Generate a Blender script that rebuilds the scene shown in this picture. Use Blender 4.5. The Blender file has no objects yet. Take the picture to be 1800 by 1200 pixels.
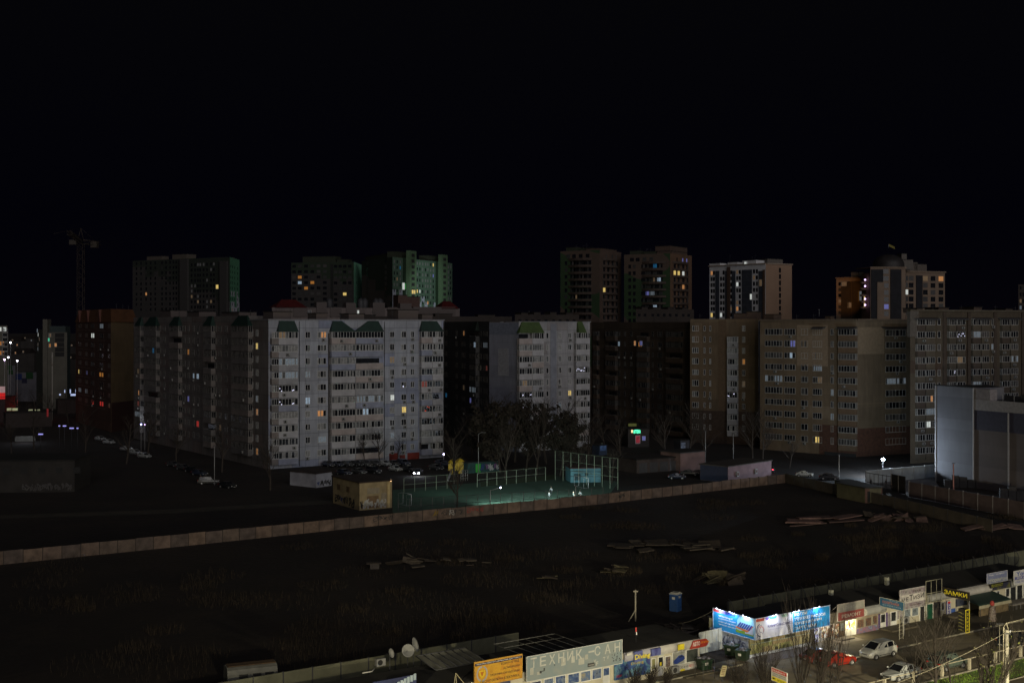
import bpy, bmesh, math, random
from mathutils import Vector, Matrix
random.seed(7)
sc = bpy.context.scene
COL = sc.collection
# ------------------------------------------------------------------ camera, sky, sun, exposure
K = 35.0 / 30.0                 # all survey distances below were taken for a 30 m eye height; the real one is 35 m
HH = 35.0
F = 2200.0                      # focal length in photograph pixels
HV = 572.0                      # row of the horizon in the photograph
cam_d = bpy.data.cameras.new('camera')
cam = bpy.data.objects.new('camera', cam_d)
COL.objects.link(cam)
cam.location = (0, 0, HH)
cam.rotation_euler = (math.radians(90), 0, 0)
cam_d.sensor_width = 36
cam_d.lens = F / 1800 * 36
cam_d.shift_y = -(600 - HV) / 1800
cam_d.clip_end = 6000
cam_d.clip_start = 0.5
sc.camera = cam
sc.view_settings.view_transform = 'Standard'
sc.view_settings.look = 'None'
sc.view_settings.exposure = 0
sc.view_settings.gamma = 1
w = bpy.data.worlds.new('World')
sc.world = w
w.use_nodes = True
nt = w.node_tree
bg = nt.nodes['Background']
tc = nt.nodes.new('ShaderNodeTexCoord')
sx = nt.nodes.new('ShaderNodeSeparateXYZ')
rp = nt.nodes.new('ShaderNodeValToRGB')
nt.links.new(tc.outputs['Generated'], sx.inputs[0])
nt.links.new(sx.outputs[2], rp.inputs[0])
nt.links.new(rp.outputs[0], bg.inputs[0])
e = rp.color_ramp.elements
e[0].position = 0.0; e[0].color = (0.0012, 0.0010, 0.0022, 1)
e[1].position = 0.30; e[1].color = (0.0016, 0.0016, 0.0021, 1)
m_ = e.new(0.08); m_.color = (0.0007, 0.0007, 0.0021, 1)
bg.inputs[1].default_value = 1.0
SUN_AZ = (0.36, -0.93)          # horizontal direction towards the low light behind the camera
sd = bpy.data.lights.new('sun', 'SUN')
sd.energy = 0.72
sd.angle = math.radians(55)
sd.color = (1.0, 0.95, 0.95)
so = bpy.data.objects.new('sun', sd)
COL.objects.link(so)
so.rotation_euler = Vector((SUN_AZ[0], SUN_AZ[1], math.tan(math.radians(12)))).to_track_quat('Z', 'Y').to_euler()
so.location = (60, -120, 60)

# ------------------------------------------------------------------ survey helpers
def P(u, v, z=0.0):
    D = F * (HH - z) / (v - HV)
    return Vector(((u - 900) / F * D, D, z))
def Q(u, D, z=0.0):
    D = D * K
    return Vector(((u - 900) / F * D, D, z))
def zat(v, D):
    return HH - (v - HV) * D / F
R = random.random
def U(a, b): return a + (b - a) * random.random()

# ------------------------------------------------------------------ materials
MATS = {}
def N(nt, t, **kw):
    n = nt.nodes.new(t)
    for k, v in kw.items(): setattr(n, k, v)
    return n
def base_mat(name):
    m = bpy.data.materials.new(name); m.use_nodes = True
    return m, m.node_tree, m.node_tree.nodes['Principled BSDF']
def mixc(nt, fac, a, b, mode='MIX'):
    n = N(nt, 'ShaderNodeMix', data_type='RGBA', blend_type=mode)
    for i, x in ((0, fac), (6, a), (7, b)):
        if hasattr(x, 'is_linked') or isinstance(x, bpy.types.NodeSocket): nt.links.new(x, n.inputs[i])
        elif isinstance(x, (int, float)): n.inputs[i].default_value = x
        else: n.inputs[i].default_value = (x[0], x[1], x[2], 1)
    return n.outputs[2]
def mth(nt, op, a, b=0.0, c=0.0):
    n = N(nt, 'ShaderNodeMath', operation=op)
    for i, x in enumerate((a, b, c)):
        if isinstance(x, (int, float)): n.inputs[i].default_value = x
        else: nt.links.new(x, n.inputs[i])
    return n.outputs[0]
def ramp(nt, x, p0, p1):
    n = N(nt, 'ShaderNodeMapRange'); n.inputs[1].default_value = p0; n.inputs[2].default_value = p1
    nt.links.new(x, n.inputs[0]); return n.outputs[0]
def noise(nt, scale, vec=None, detail=4, rough=0.6):
    n = N(nt, 'ShaderNodeTexNoise'); n.inputs['Scale'].default_value = scale
    n.inputs['Detail'].default_value = detail; n.inputs['Roughness'].default_value = rough
    if vec is None:
        t = N(nt, 'ShaderNodeTexCoord'); vec = t.outputs['Object']
    nt.links.new(vec, n.inputs['Vector']); return n.outputs['Fac']
def mat(name, col, rough=0.8, var=0.25, scale=1.5, metal=0.0, col2=None, bump=0.0, coat=0.0):
    if name in MATS: return MATS[name]
    m, nt, b = base_mat(name)
    f = noise(nt, scale)
    f = ramp(nt, f, 0.3, 0.7)
    c2 = col2 or tuple(x * (1 - var) for x in col)
    c1 = tuple(min(1, x * (1 + var * 0.4)) for x in col) if col2 is None else col
    nt.links.new(mixc(nt, f, c2, c1), b.inputs['Base Color'])
    b.inputs['Roughness'].default_value = rough
    b.inputs['Metallic'].default_value = metal
    b.inputs['Coat Weight'].default_value = coat
    if bump:
        bp = N(nt, 'ShaderNodeBump'); bp.inputs['Strength'].default_value = bump
        nt.links.new(noise(nt, scale * 6), bp.inputs['Height']); nt.links.new(bp.outputs[0], b.inputs['Normal'])
    MATS[name] = m
    return m
def emit(name, col, strength, var=0.5, scale=3.0):
    if name in MATS: return MATS[name]
    m, nt, b = base_mat(name)
    b.inputs['Base Color'].default_value = (col[0] * .3, col[1] * .3, col[2] * .3, 1)
    f = ramp(nt, noise(nt, scale), 0.35, 0.65)
    nt.links.new(mixc(nt, f, tuple(x * (1 - var) for x in col), col), b.inputs['Emission Color'])
    b.inputs['Emission Strength'].default_value = strength
    MATS[name] = m
    return m
def uvs(nt):
    t = N(nt, 'ShaderNodeUVMap'); t.uv_map = 'UVMap'
    s = N(nt, 'ShaderNodeSeparateXYZ'); nt.links.new(t.outputs[0], s.inputs[0])
    return t.outputs[0], s.outputs[0], s.outputs[1]
def cellnoise(nt, u, v, pw, st, seed=0.0):
    a = mth(nt, 'FLOOR', mth(nt, 'DIVIDE', u, pw)); b = mth(nt, 'FLOOR', mth(nt, 'DIVIDE', v, st))
    c = N(nt, 'ShaderNodeCombineXYZ'); nt.links.new(a, c.inputs[0]); nt.links.new(b, c.inputs[1]); c.inputs[2].default_value = seed
    wn = N(nt, 'ShaderNodeTexWhiteNoise', noise_dimensions='3D'); nt.links.new(c.outputs[0], wn.inputs['Vector'])
    return wn.outputs['Value'], a, b
def panel(name, col, alt, st=2.8 * K, pw=3.6, seam=0.5, stain=0.35, altp=0.16, seed=0.0, offv=0.0, offu=0.0, low=None, lowv=-99):
    """prefab wall: panel seams, panels re-clad in another tint, rain stains. UVs are metres."""
    if name in MATS: return MATS[name]
    m, nt, b = base_mat(name)
    uv, u, v = uvs(nt)
    v2 = mth(nt, 'ADD', v, offv); u2 = mth(nt, 'ADD', u, offu)
    wn, cu, cv = cellnoise(nt, u2, v2, pw, st, seed)
    tint = mth(nt, 'MULTIPLY_ADD', wn, 0.22, 0.89)
    isalt = mth(nt, 'LESS_THAN', cellnoise(nt, u2, v2, pw * 2, st * 1.0, seed + 5)[0], altp)
    c = mixc(nt, isalt, col, alt)
    if low is not None:
        lw = mth(nt, 'LESS_THAN', mth(nt, 'ADD', v, mth(nt, 'MULTIPLY', wn, st * 1.5)), lowv)
        c = mixc(nt, lw, c, low)
    fu = mth(nt, 'FRACT', mth(nt, 'DIVIDE', u2, pw)); fv = mth(nt, 'FRACT', mth(nt, 'DIVIDE', v2, st))
    su = mth(nt, 'LESS_THAN', fu, 0.10 / pw * 1.0); sv = mth(nt, 'LESS_THAN', fv, 0.12 / st)
    s = mth(nt, 'MAXIMUM', su, sv)
    s = mth(nt, 'MULTIPLY', s, seam)
    mp = N(nt, 'ShaderNodeMapping'); mp.inputs['Scale'].default_value = (0.9, 0.16, 1); nt.links.new(uv, mp.inputs[0])
    ns = ramp(nt, noise(nt, 1.0, mp.outputs[0], 6, 0.7), 0.3, 0.72)
    big = ramp(nt, noise(nt, 0.12, uv, 3, 0.5), 0.3, 0.7)
    k = mth(nt, 'MULTIPLY', mth(nt, 'SUBTRACT', 1.0, mth(nt, 'MULTIPLY', mth(nt, 'SUBTRACT', 1.0, ns), stain)), tint)
    k = mth(nt, 'MULTIPLY', k, mth(nt, 'MULTIPLY_ADD', big, 0.25, 0.8))
    k = mth(nt, 'MULTIPLY', k, mth(nt, 'SUBTRACT', 1.0, s))
    cc = N(nt, 'ShaderNodeCombineColor')
    for i in range(3): nt.links.new(k, cc.inputs[i])
    nt.links.new(mixc(nt, 1.0, c, cc.outputs[0], 'MULTIPLY'), b.inputs['Base Color'])
    b.inputs['Roughness'].default_value = 0.85
    MATS[name] = m
    return m
def stepped(name, top, bot, st, pw, h0, slope, amp, seed=0.0, wave=False):
    """two-colour tower cladding: the boundary steps down from cell to cell (or runs in waves)."""
    if name in MATS: return MATS[name]
    m, nt, b = base_mat(name)
    uv, u, v = uvs(nt)
    if wave:
        n = noise(nt, 0.05, uv, 1, 0.3)
        f = mth(nt, 'GREATER_THAN', n, h0)
    else:
        wn, cu, cv = cellnoise(nt, u, v, pw, st, seed)
        lim = mth(nt, 'MULTIPLY_ADD', cu, slope * pw, h0)
        lim = mth(nt, 'MULTIPLY_ADD', wn, amp, lim)
        f = mth(nt, 'GREATER_THAN', mth(nt, 'MULTIPLY', cv, st), lim)
    c = mixc(nt, f, bot, top)
    big = ramp(nt, noise(nt, 0.3, uv, 4, 0.6), 0.3, 0.7)
    c = mixc(nt, mth(nt, 'MULTIPLY', big, 0.25), c, (0.02, 0.02, 0.02))
    nt.links.new(c, b.inputs['Base Color'])
    b.inputs['Roughness'].default_value = 0.85
    MATS[name] = m
    return m

# ------------------------------------------------------------------ mesh builder
class MB:
    def __init__(s): s.v = []; s.f = []; s.mi = []; s.uv = []; s.sm = []
    def add(s, pts, faces, mi=0, uvl=None, smooth=False):
        o = len(s.v); s.v += [Vector(p) for p in pts]
        for i, f in enumerate(faces):
            s.f.append([o + j for j in f]); s.mi.append(mi if isinstance(mi, int) else mi[i])
            s.uv.append(uvl[i] if uvl else None); s.sm.append(smooth)
    def quad(s, a, b, c, d, mi=0, uv=None): s.add([a, b, c, d], [(0, 1, 2, 3)], mi, [uv] if uv else None)
    def box(s, x0, x1, y0, y1, z0, z1, mi=0, M=None):
        p = [Vector((x, y, z)) for z in (z0, z1) for y in (y0, y1) for x in (x0, x1)]
        if M is not None: p = [M @ q for q in p]
        s.add(p, [(0, 2, 3, 1), (4, 5, 7, 6), (0, 1, 5, 4), (2, 6, 7, 3), (1, 3, 7, 5), (0, 4, 6, 2)], mi)
    def fbox(s, fr, s0, s1, d0, d1, z0, z1, mi=0):
        p = [fr.p(a, d, z) for z in (z0, z1) for d in (d0, d1) for a in (s0, s1)]
        fs = [(0, 1, 3, 2), (4, 6, 7, 5), (0, 4, 5, 1), (2, 3, 7, 6), (1, 5, 7, 3), (0, 2, 6, 4)]
        s.add(p, fs, mi)
    def prism(s, poly, z0, z1, mi=0, mtop=None, zb=0.0):
        n = len(poly); L = 0.0
        for i in range(n):
            a, b = poly[i], poly[(i + 1) % n]; l = (Vector(b[:2]) - Vector(a[:2])).length
            s.add([(a[0], a[1], z0), (b[0], b[1], z0), (b[0], b[1], z1), (a[0], a[1], z1)], [(0, 1, 2, 3)], mi,
                  [[(L, z0 - zb), (L + l, z0 - zb), (L + l, z1 - zb), (L, z1 - zb)]])
            L += l
        mt = mi if mtop is None else mtop
        s.add([(p[0], p[1], z1) for p in poly], [tuple(range(n))], mt)
        s.add([(p[0], p[1], z0) for p in poly], [tuple(range(n))[::-1]], mt)
    def tube(s, pts, r, n=6, mi=0, cap=True):
        pts = [Vector(p) for p in pts]
        rs = r if isinstance(r, (list, tuple)) else [r] * len(pts)
        ring = []; base = len(s.v)
        for i, p in enumerate(pts):
            t = (pts[min(i + 1, len(pts) - 1)] - pts[max(i - 1, 0)])
            if t.length < 1e-9: t = Vector((0, 0, 1))
            t.normalize(); a = t.cross(Vector((0.13, 0.27, 0.95)) if abs(t.z) < .98 else Vector((1, 0, 0))).normalized(); b = t.cross(a)
            s.v += [p + (a * math.cos(k * 2 * math.pi / n) + b * math.sin(k * 2 * math.pi / n)) * rs[i] for k in range(n)]
        for i in range(len(pts) - 1):
            for k in range(n):
                s.f.append([base + i * n + k, base + i * n + (k + 1) % n, base + (i + 1) * n + (k + 1) % n, base + (i + 1) * n + k])
                s.mi.append(mi); s.uv.append(None); s.sm.append(True)
        if cap:
            for q in ([base + k for k in range(n)][::-1], [base + (len(pts) - 1) * n + k for k in range(n)]):
                s.f.append(q); s.mi.append(mi); s.uv.append(None); s.sm.append(False)
    def lathe(s, c, prof, n=16, mi=0, axis='z'):
        c = Vector(c); o = len(s.v)
        for r, h in prof:
            for k in range(n):
                a = 2 * math.pi * k / n
                q = Vector((r * math.cos(a), r * math.sin(a), h))
                if axis == 'x': q = Vector((h, q.x, q.y))
                if axis == 'y': q = Vector((q.x, h, q.y))
                s.v.append(c + q)
        for i in range(len(prof) - 1):
            for k in range(n):
                s.f.append([o + i * n + k, o + i * n + (k + 1) % n, o + (i + 1) * n + (k + 1) % n, o + (i + 1) * n + k]); s.mi.append(mi); s.uv.append(None); s.sm.append(True)
    def mesh(s, name, mats, off=None):
        off = off or Vector((0, 0, 0))
        me = bpy.data.meshes.new(name)
        me.from_pydata([tuple(v - off) for v in s.v], [], s.f)
        for m in mats: me.materials.append(m)
        me.polygons.foreach_set('material_index', s.mi)
        me.polygons.foreach_set('use_smooth', s.sm)
        if any(u for u in s.uv):
            ul = me.uv_layers.new(name='UVMap')
            i = 0
            for fi, f in enumerate(s.f):
                for j in range(len(f)):
                    if s.uv[fi]: ul.data[i].uv = s.uv[fi][j]
                    i += 1
        me.update()
        return me
    def build(s, name, mats, parent=None, loc=None):
        if not isinstance(mats, (list, tuple)): mats = [mats]
        off = Vector(parent['_o']) if parent is not None and '_o' in parent else Vector(loc or (0, 0, 0))
        o = bpy.data.objects.new(name, s.mesh(name, mats, off))
        COL.objects.link(o)
        if parent is not None: o.parent = parent
        else: o.location = off
        return o
def tag(o, label=None, cat=None, group=None, kind=None):
    for k, v in (('label', label), ('category', cat), ('group', group), ('kind', kind)):
        if v: o[k] = v
    return o
def thing(name, label, cat, loc, group=None):
    """an Empty at the thing's base; its parts are written in world coordinates and moved under it"""
    o = bpy.data.objects.new(name, None); COL.objects.link(o)
    o.empty_display_size = 0.5
    o.location = loc; o['_o'] = list(loc)
    tag(o, label, cat, group)
    ROOTS.append(o)
    return o
ROOTS = []
def inst(name, me, parent, M):
    """a part that shares a mesh; M is its world matrix"""
    o = bpy.data.objects.new(name, me); COL.objects.link(o)
    o.parent = parent
    off = Vector(parent['_o']) if '_o' in parent else Vector((0, 0, 0))
    o.matrix_basis = Matrix.Translation(-off) @ M
    return o
def tree_of(o):
    return [o] + [c for c in ALLCH.get(o.name, [])]
def copy_thing(src, loc, rz=0.0, label=None, group=None, scale=None):
    c = src.copy(); COL.objects.link(c)
    c.location = loc; c.rotation_euler = (0, 0, rz)
    if scale: c.scale = scale if isinstance(scale, (tuple, list)) else (scale,) * 3
    if label: c['label'] = label
    if group: c['group'] = group
    def rec(s, d):
        for ch in list(s.children):
            k = ch.copy(); COL.objects.link(k); k.parent = d
            rec(ch, k)
    rec(src, c)
    return c
class Fr:
    """facade frame: A left foot, B right foot (as seen), normal towards the camera side"""
    def __init__(s, A, B):
        s.o = Vector((A[0], A[1], 0)); d = Vector((B[0] - A[0], B[1] - A[1], 0)); s.L = d.length
        s.ex = d.normalized(); s.n = Vector((s.ex.y, -s.ex.x, 0))
    def p(s, a, d=0.0, z=0.0): return s.o + s.ex * a + s.n * d + Vector((0, 0, z))
    def s(s_, u, d=0.0):
        t = (u - 900) / F; o = s_.o + s_.n * d
        return (t * o.y - o.x) / (s_.ex.x - t * s_.ex.y)
    def z(s, u, v, d=0.0):
        return zat(v, s.p(s.s(u, d), d).y)
    def M(s, a, d, z):
        m = Matrix(((s.ex.x, -s.n.x, 0, 0), (s.ex.y, -s.n.y, 0, 0), (0, 0, 1, 0), (0, 0, 0, 1)))   # local x along, -y outward
        m.translation = s.p(a, d, z)
        return m

# ------------------------------------------------------------------ shared materials
M_frame = mat('white_frame', (0.50, 0.50, 0.50), 0.5, 0.2)
M_glass = mat('window_glass', (0.014, 0.015, 0.019), 0.2, 0.5, 0.7)
M_curt = mat('curtain_behind_glass', (0.26, 0.26, 0.26), 0.5, 0.6, 2.0)
M_curt2 = mat('blind_behind_glass', (0.12, 0.125, 0.13), 0.5, 0.6, 1.3)
M_dark = mat('dark_void', (0.02, 0.02, 0.02), 0.9)
M_iron = mat('dark_iron', (0.05, 0.05, 0.055), 0.6, 0.3)
M_steel = mat('galvanised_steel', (0.38, 0.38, 0.38), 0.5, 0.3, 2, 0.3)
M_hip = mat('green_metal_roofing', (0.012, 0.035, 0.028), 0.6, 0.3, 0.6)
M_hip2 = mat('moss_green_roofing', (0.05, 0.085, 0.022), 0.6, 0.3, 0.6)
M_red = mat('red_metal_roofing', (0.085, 0.010, 0.009), 0.6, 0.3, 0.6)
M_roof = mat('bitumen_roof', (0.014, 0.013, 0.012), 0.95, 0.5, 0.4)
M_acbox = mat('ac_casing', (0.24, 0.24, 0.23), 0.5, 0.2)
LIT = dict(
    warm=emit('lit_warm', (1.0, 0.45, 0.16), 0.42), orange=emit('lit_orange', (1.0, 0.40, 0.08), 0.30), yellow=emit('lit_yellow', (1.0, 0.72, 0.22), 0.75),
    cool=emit('lit_cool', (0.55, 0.72, 0.9), 0.42), white=emit('lit_white', (0.85, 0.9, 0.85), 0.7), pale=emit('lit_pale', (0.42, 0.5, 0.58), 0.20),
    blue=emit('lit_blue', (0.03, 0.30, 0.65), 0.22), violet=emit('lit_violet', (0.32, 0.34, 0.95), 0.30), red=emit('lit_red', (0.95, 0.06, 0.05), 0.45),
    dimwarm=emit('lit_dim_warm', (0.75, 0.5, 0.28), 0.10), dimred=emit('lit_dim_red', (0.7, 0.15, 0.12), 0.14), green=emit('lit_green', (0.1, 0.8, 0.45), 0.7))
M_led = emit('led_light', (0.75, 0.75, 1.0), 1.6, 0.1)
M_ledr = emit('led_red', (1.0, 0.10, 0.05), 0.9, 0.3)

M_curtd = mat('dim_curtain', (0.085, 0.08, 0.078), 0.5, 0.6, 2.0); M_curt2d = mat('dim_blind', (0.05, 0.05, 0.05), 0.5, 0.6, 1.3)  # darker copies of curtain and blind for weakly lit facades
M_surr_ok = {}
WCACHE = {}
def win_mesh(w, h, n, kind='d', fcol=None, far=False):
    """a window: frame with mullions and panes, standing 4 to 9 cm proud; local x along, -y outward, centred"""
    var = random.randrange(6)
    key = (round(w, 1), round(h, 1), n, kind, var, fcol.name if fcol else '', far)
    if key in WCACHE: return WCACHE[key]
    w, h = key[0], key[1]
    b = MB(); t = 0.07 if not far else 0.10
    rs = random.Random(str(key))
    if not far:
        b.box(-w / 2, w / 2, -.09, 0, -h / 2, -h / 2 + t); b.box(-w / 2, w / 2, -.09, 0, h / 2 - t, h / 2)
        for i in range(n + 1):
            x = -w / 2 + (w - t) * i / n
            b.box(x, x + t, -.088, 0, -h / 2 + t, h / 2 - t)
        b.box(-w / 2 - .05, w / 2 + .05, -.16, 0, -h / 2 - .06, -h / 2 - .002)
    dim_ = fcol is not None and fcol is not M_surr_ok.get('x')
    mats = [fcol or M_frame, M_glass, M_curtd if dim_ else M_curt, M_curt2d if dim_ else M_curt2, LIT.get(kind, M_glass), M_led, M_ledr]
    kn = 2 if kind != 'pale' else n; k0 = rs.randrange(max(1, n - kn + 1)) if kind != 'pale' else 0
    for i in range(n):
        x0 = -w / 2 + t + (w - t) * i / n; x1 = -w / 2 + (w - t) * (i + 1) / n
        q = rs.random()
        if kind == 'd': mi = 1 if q < .70 else (3 if q < .88 else 2)
        elif kind == 'k': mi = 1
        elif kind == 'c': mi = 2 if q < .7 else 3
        elif kind in ('led', 'ledr'): mi = 1 if q < .7 else 3
        else: mi = 4 if (n < 3 or (k0 <= i < k0 + kn and q < .9)) else (1 if q < .6 else 3)
        b.box(x0, x1, -.04, -.02, -h / 2 + t, h / 2 - t, mi)
        if mi in (1, 3) and rs.random() < .3 and not far and kind == 'd':   # half curtain
            xm = x0 + (x1 - x0) * rs.uniform(.3, .6); b.box(x0, xm, -.055, -.041, -h / 2 + t, h / 2 - t, 2)
        if kind in LIT and not far and rs.random() < .5:
            xm = x0 + (x1 - x0) * rs.uniform(.2, .4); b.box(x0, xm, -.055, -.041, -h / 2 + t, h / 2 - t, 2)
        if kind in ('led', 'ledr'):
            for j in range(2 if rs.random() < .45 else 0):
                cx = rs.uniform(x0 + .1, x1 - .1); cz = rs.uniform(-h * .4, h * .4)
                b.box(cx - .1, cx + .1, -.075, -.056, cz - .09, cz + .09, 5 if kind == 'led' else 6)
    me = b.mesh('window', mats); WCACHE[key] = me
    return me
_ac = MB(); _ac.box(-.42, .42, -.42, -.08, -.3, .3, 0); _ac.lathe((-.1, -.425, 0), [(0.001, -.012), (.22, -.012), (.24, 0)], 12, 1, 'y'); _ac.box(-.38, .38, -.40, 0, -.38, -.30, 2)
AC_ME = _ac.mesh('air_conditioner', [M_acbox, M_dark, M_iron])

class Bld:
    """an apartment building: collects its windows, balconies and AC boxes and writes the 100 largest of a kind as parts"""
    def __init__(s, name, label, loc, group=None):
        s.r = thing(name, label, 'apartment block' if 'tower' not in name else 'tower block', loc, group)
        s.items = {}
    def put(s, kind, me, M, size, kids=()):
        s.items.setdefault(kind, []).append((size / max(50, M.translation.y), me, M, kids))
    def done(s, lim=100):
        for kind, L in s.items.items():
            L.sort(key=lambda t: -t[0])
            for (_, me, M, kids) in L[:lim]:
                o = inst(kind, me, s.r, M)
                for (kn, kme, kM) in kids:
                    c = bpy.data.objects.new(kn, kme); COL.objects.link(c); c.parent = o; c.matrix_basis = kM
            rest = L[lim:]
            if rest:
                bm = bmesh.new(); mats = []
                off = Matrix.Translation(-Vector(s.r['_o']))
                for (_, me, M, kids) in rest:
                    for (m2, MM) in [(me, M)] + [(k[1], M @ k[2]) for k in kids]:
                        n0 = len(bm.verts); f0 = len(bm.faces)
                        bm.from_mesh(m2); bm.verts.ensure_lookup_table(); bm.faces.ensure_lookup_table()
                        for v in bm.verts[n0:]: v.co = off @ (MM @ v.co)
                        mp = []
                        for mm in m2.materials:
                            if mm not in mats: mats.append(mm)
                            mp.append(mats.index(mm))
                        for f in bm.faces[f0:]: f.material_index = mp[f.material_index]
                me = bpy.data.meshes.new(kind); bm.to_mesh(me); bm.free()
                for mm in mats: me.materials.append(mm)
                o = bpy.data.objects.new(kind, me); COL.objects.link(o); o.parent = s.r; o['kind'] = 'stuff'
        return s.r
    def window(s, fr, a, z, w, h, n=2, kind='d', d=0.0, far=False, ac=0.0, fcol=None):
        s.put('window', win_mesh(w, h, n, kind, fcol, far), fr.M(a, d, z), w * h)
        if R() < ac:
            s.put('air_conditioner', AC_ME, fr.M(a + U(-.3, .5) * w * .5, d, z - h / 2 - .5), .6)
BALC = {}
def balcony(b, fr, a0, a1, z, depth=1.2, pm=None, kind='d', gl=True, gh=1.55, st=2.8 * K, n=None, fcol=None):
    """box balcony: parapet with its slab, glazing as a sub-part"""
    w = a1 - a0; h = st
    n = n or max(3, int(round(w / .85)))
    m = MB()
    zb, zt = -gh / 2 - (st - gh) + .18, -gh / 2
    m.box(-w / 2, w / 2, -depth, -depth + .1, zb, zt, 0)
    m.box(-w / 2, -w / 2 + .1, -depth + .1, 0, zb, zt, 0); m.box(w / 2 - .1, w / 2, -depth + .1, 0, zb, zt, 0)
    m.box(-w / 2 + .1, w / 2 - .1, -depth + .1, 0, zb, zb + .15, 0)
    if not gl:
        m.box(-w / 2, w / 2, -depth, -depth + .05, zt + .02, zt + .06, 1)
        m.box(-w / 2 + .6, w / 2 - .6, -.03, 0, zt - .4, zt + gh * .8, 2)
    me = m.mesh('balcony', [pm, M_frame, M_glass])
    kids = []
    if gl:
        wm = win_mesh(w, gh, n, kind, fcol)
        kids.append(('glazing', wm, Matrix.Translation((0, -depth + .09, 0))))
        for sg in (-1, 1):
            sm = win_mesh(depth - .1, gh, 2, 'd', fcol)
            kids.append(('glazing', sm, Matrix.Translation((sg * (w / 2 - .085), -depth / 2 + .05, 0)) @ Matrix.Rotation(sg * math.pi / 2, 4, 'Z')))
    b.put('balcony', me, fr.M((a0 + a1) / 2, 0, z), w * st, kids)
def hip(b, fr, a0, a1, z0, z1, depth=1.35, m=None, li=.25, ri=.25):
    """sloped metal canopy over the top balcony, leaning back to the parapet"""
    k = MB(); w = a1 - a0
    p = [fr.p(a0 - .15, depth, z0), fr.p(a1 + .15, depth, z0), fr.p(a1 + .15, 0.02, z0), fr.p(a0 - .15, 0.02, z0),
         fr.p(a0 + w * li, .25, z1), fr.p(a1 - w * ri, .25, z1), fr.p(a1 - w * ri, 0.02, z1), fr.p(a0 + w * li, 0.02, z1)]
    k.add(p, [(0, 1, 5, 4), (1, 2, 6, 5), (3, 0, 4, 7), (4, 5, 6, 7), (0, 3, 2, 1), (2, 3, 7, 6)])
    k.build('balcony_roof', m or M_hip, b.r)
def slab(name, b, fr, a0, a1, d0, d1, z0, z1, m):
    k = MB(); k.fbox(fr, a0, a1, d0, d1, z0, z1); return k.build(name, m, b.r if isinstance(b, Bld) else b)
def inter(fr1, fr2):
    d = fr2.o - fr1.o; den = fr1.ex.x * fr2.ex.y - fr1.ex.y * fr2.ex.x
    return (d.x * fr2.ex.y - d.y * fr2.ex.x) / den
ST = 2.8 * K
def rayback(p, d):
    q = Vector((p.x, p.y, 0)); return q + q.normalized() * d
def rect(fr, depth, a0=0, a1=None):
    a1 = fr.L if a1 is None else a1
    return [fr.p(a0, 0), fr.p(a1, 0), rayback(fr.p(a1), depth), rayback(fr.p(a0), depth)]   # ends run along the sight lines
def columns(b, fr, cols, z0, nfl, st=ST, pms=None, lit={}, skip=(), hipm=None, gh=1.55, ac=.22, far=False, hip_h=2.6, depth=1.2, fcol=None, wh=1.6, openp=.06, rlit=.03):
    """cols: ('w',u0,u1[,n]) windows, ('b',u0,u1[,hip]) glazed balconies. z0 is the top window centre."""
    for ci, c in enumerate(cols):
        isb = c[0] == 'b'
        d = depth if isb else 0
        a0, a1 = fr.s(c[1], d), fr.s(c[2], d)
        if c[0] == 'B':      # long glazed strip flush with the wall
            a0, a1 = fr.s(c[1]), fr.s(c[2])
        for k in range(nfl):
            if (ci, k) in skip: continue
            kind = lit.get((ci, k), 'd'); z = z0 - k * st
            if kind == 'd' and R() < rlit: kind = random.choice(('dimwarm', 'pale', 'warm', 'pale', 'white' if not isb else 'led'))
            if isb:
                rr = R()
                op = rr < openp and kind == 'd'
                pm = pms[int(R() ** 1.6 * len(pms))]
                kk = kind if kind != 'd' else ('c' if R() < .12 else 'd')
                balcony(b, fr, a0, a1, z, depth, pm, kk, not op, gh, st, None, fcol)
                if R() < ac: b.put('air_conditioner', AC_ME, fr.M(a0 + (a1 - a0) * U(.2, .8), depth, z - gh / 2 - .75), .6)
            else:
                n = c[3] if len(c) > 3 else max(1, int(round((a1 - a0) / .75)))
                kk = kind if kind != 'd' else ('c' if R() < .08 else 'd')
                b.window(fr, (a0 + a1) / 2, z, a1 - a0, wh * (U(.92, 1.04) if not far else 1), n, kk, 0, far, 0 if far else ac, fcol)
        if isb and len(c) > 3 and c[3]:
            hip(b, fr, a0, a1, z0 + gh / 2, z0 + gh / 2 + hip_h, depth + .15, hipm, *(c[4:6] if len(c) > 5 else ()))
def wallpart(b, poly, ztop, m, name='wall', z0=0.0, zb=0.0, mtop=None):
    k = MB(); k.prism(poly, z0, ztop, 0, 1, zb); return k.build(name, [m, mtop or M_roof], b.r)
def roofbits(b, fr, boxes, m):
    for (u0, u1, v, dd, dep) in boxes:
        a0, a1 = fr.s(u0, -dd), fr.s(u1, -dd)
        zt = fr.z((u0 + u1) / 2, v, -dd)
        k = MB(); k.fbox(fr, a0, a1, -dd - dep, -dd, b.zt - .3, zt)
        k.fbox(fr, a0 - .2, a1 + .2, -dd - dep - .2, -dd + .2, zt + .002, zt + .18, 1)
        k.build('roof_structure', [m, M_roof], b.r)
def antennas(b, fr, us, v1, dd=6):
    for u in us:
        a = fr.s(u, -dd); k = MB(); zt = fr.z(u, v1 + U(-2, 2), -dd)
        k.tube([fr.p(a, -dd, b.zt), fr.p(a, -dd, zt)], .05, 4)
        k.tube([fr.p(a - .8, -dd, zt - .5), fr.p(a + .8, -dd, zt - .5)], .035, 4); k.tube([fr.p(a - .5, -dd, zt - 1.1), fr.p(a + .5, -dd, zt - 1.1)], .035, 4)
        k.build('antenna', M_iron, b.r)

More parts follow.
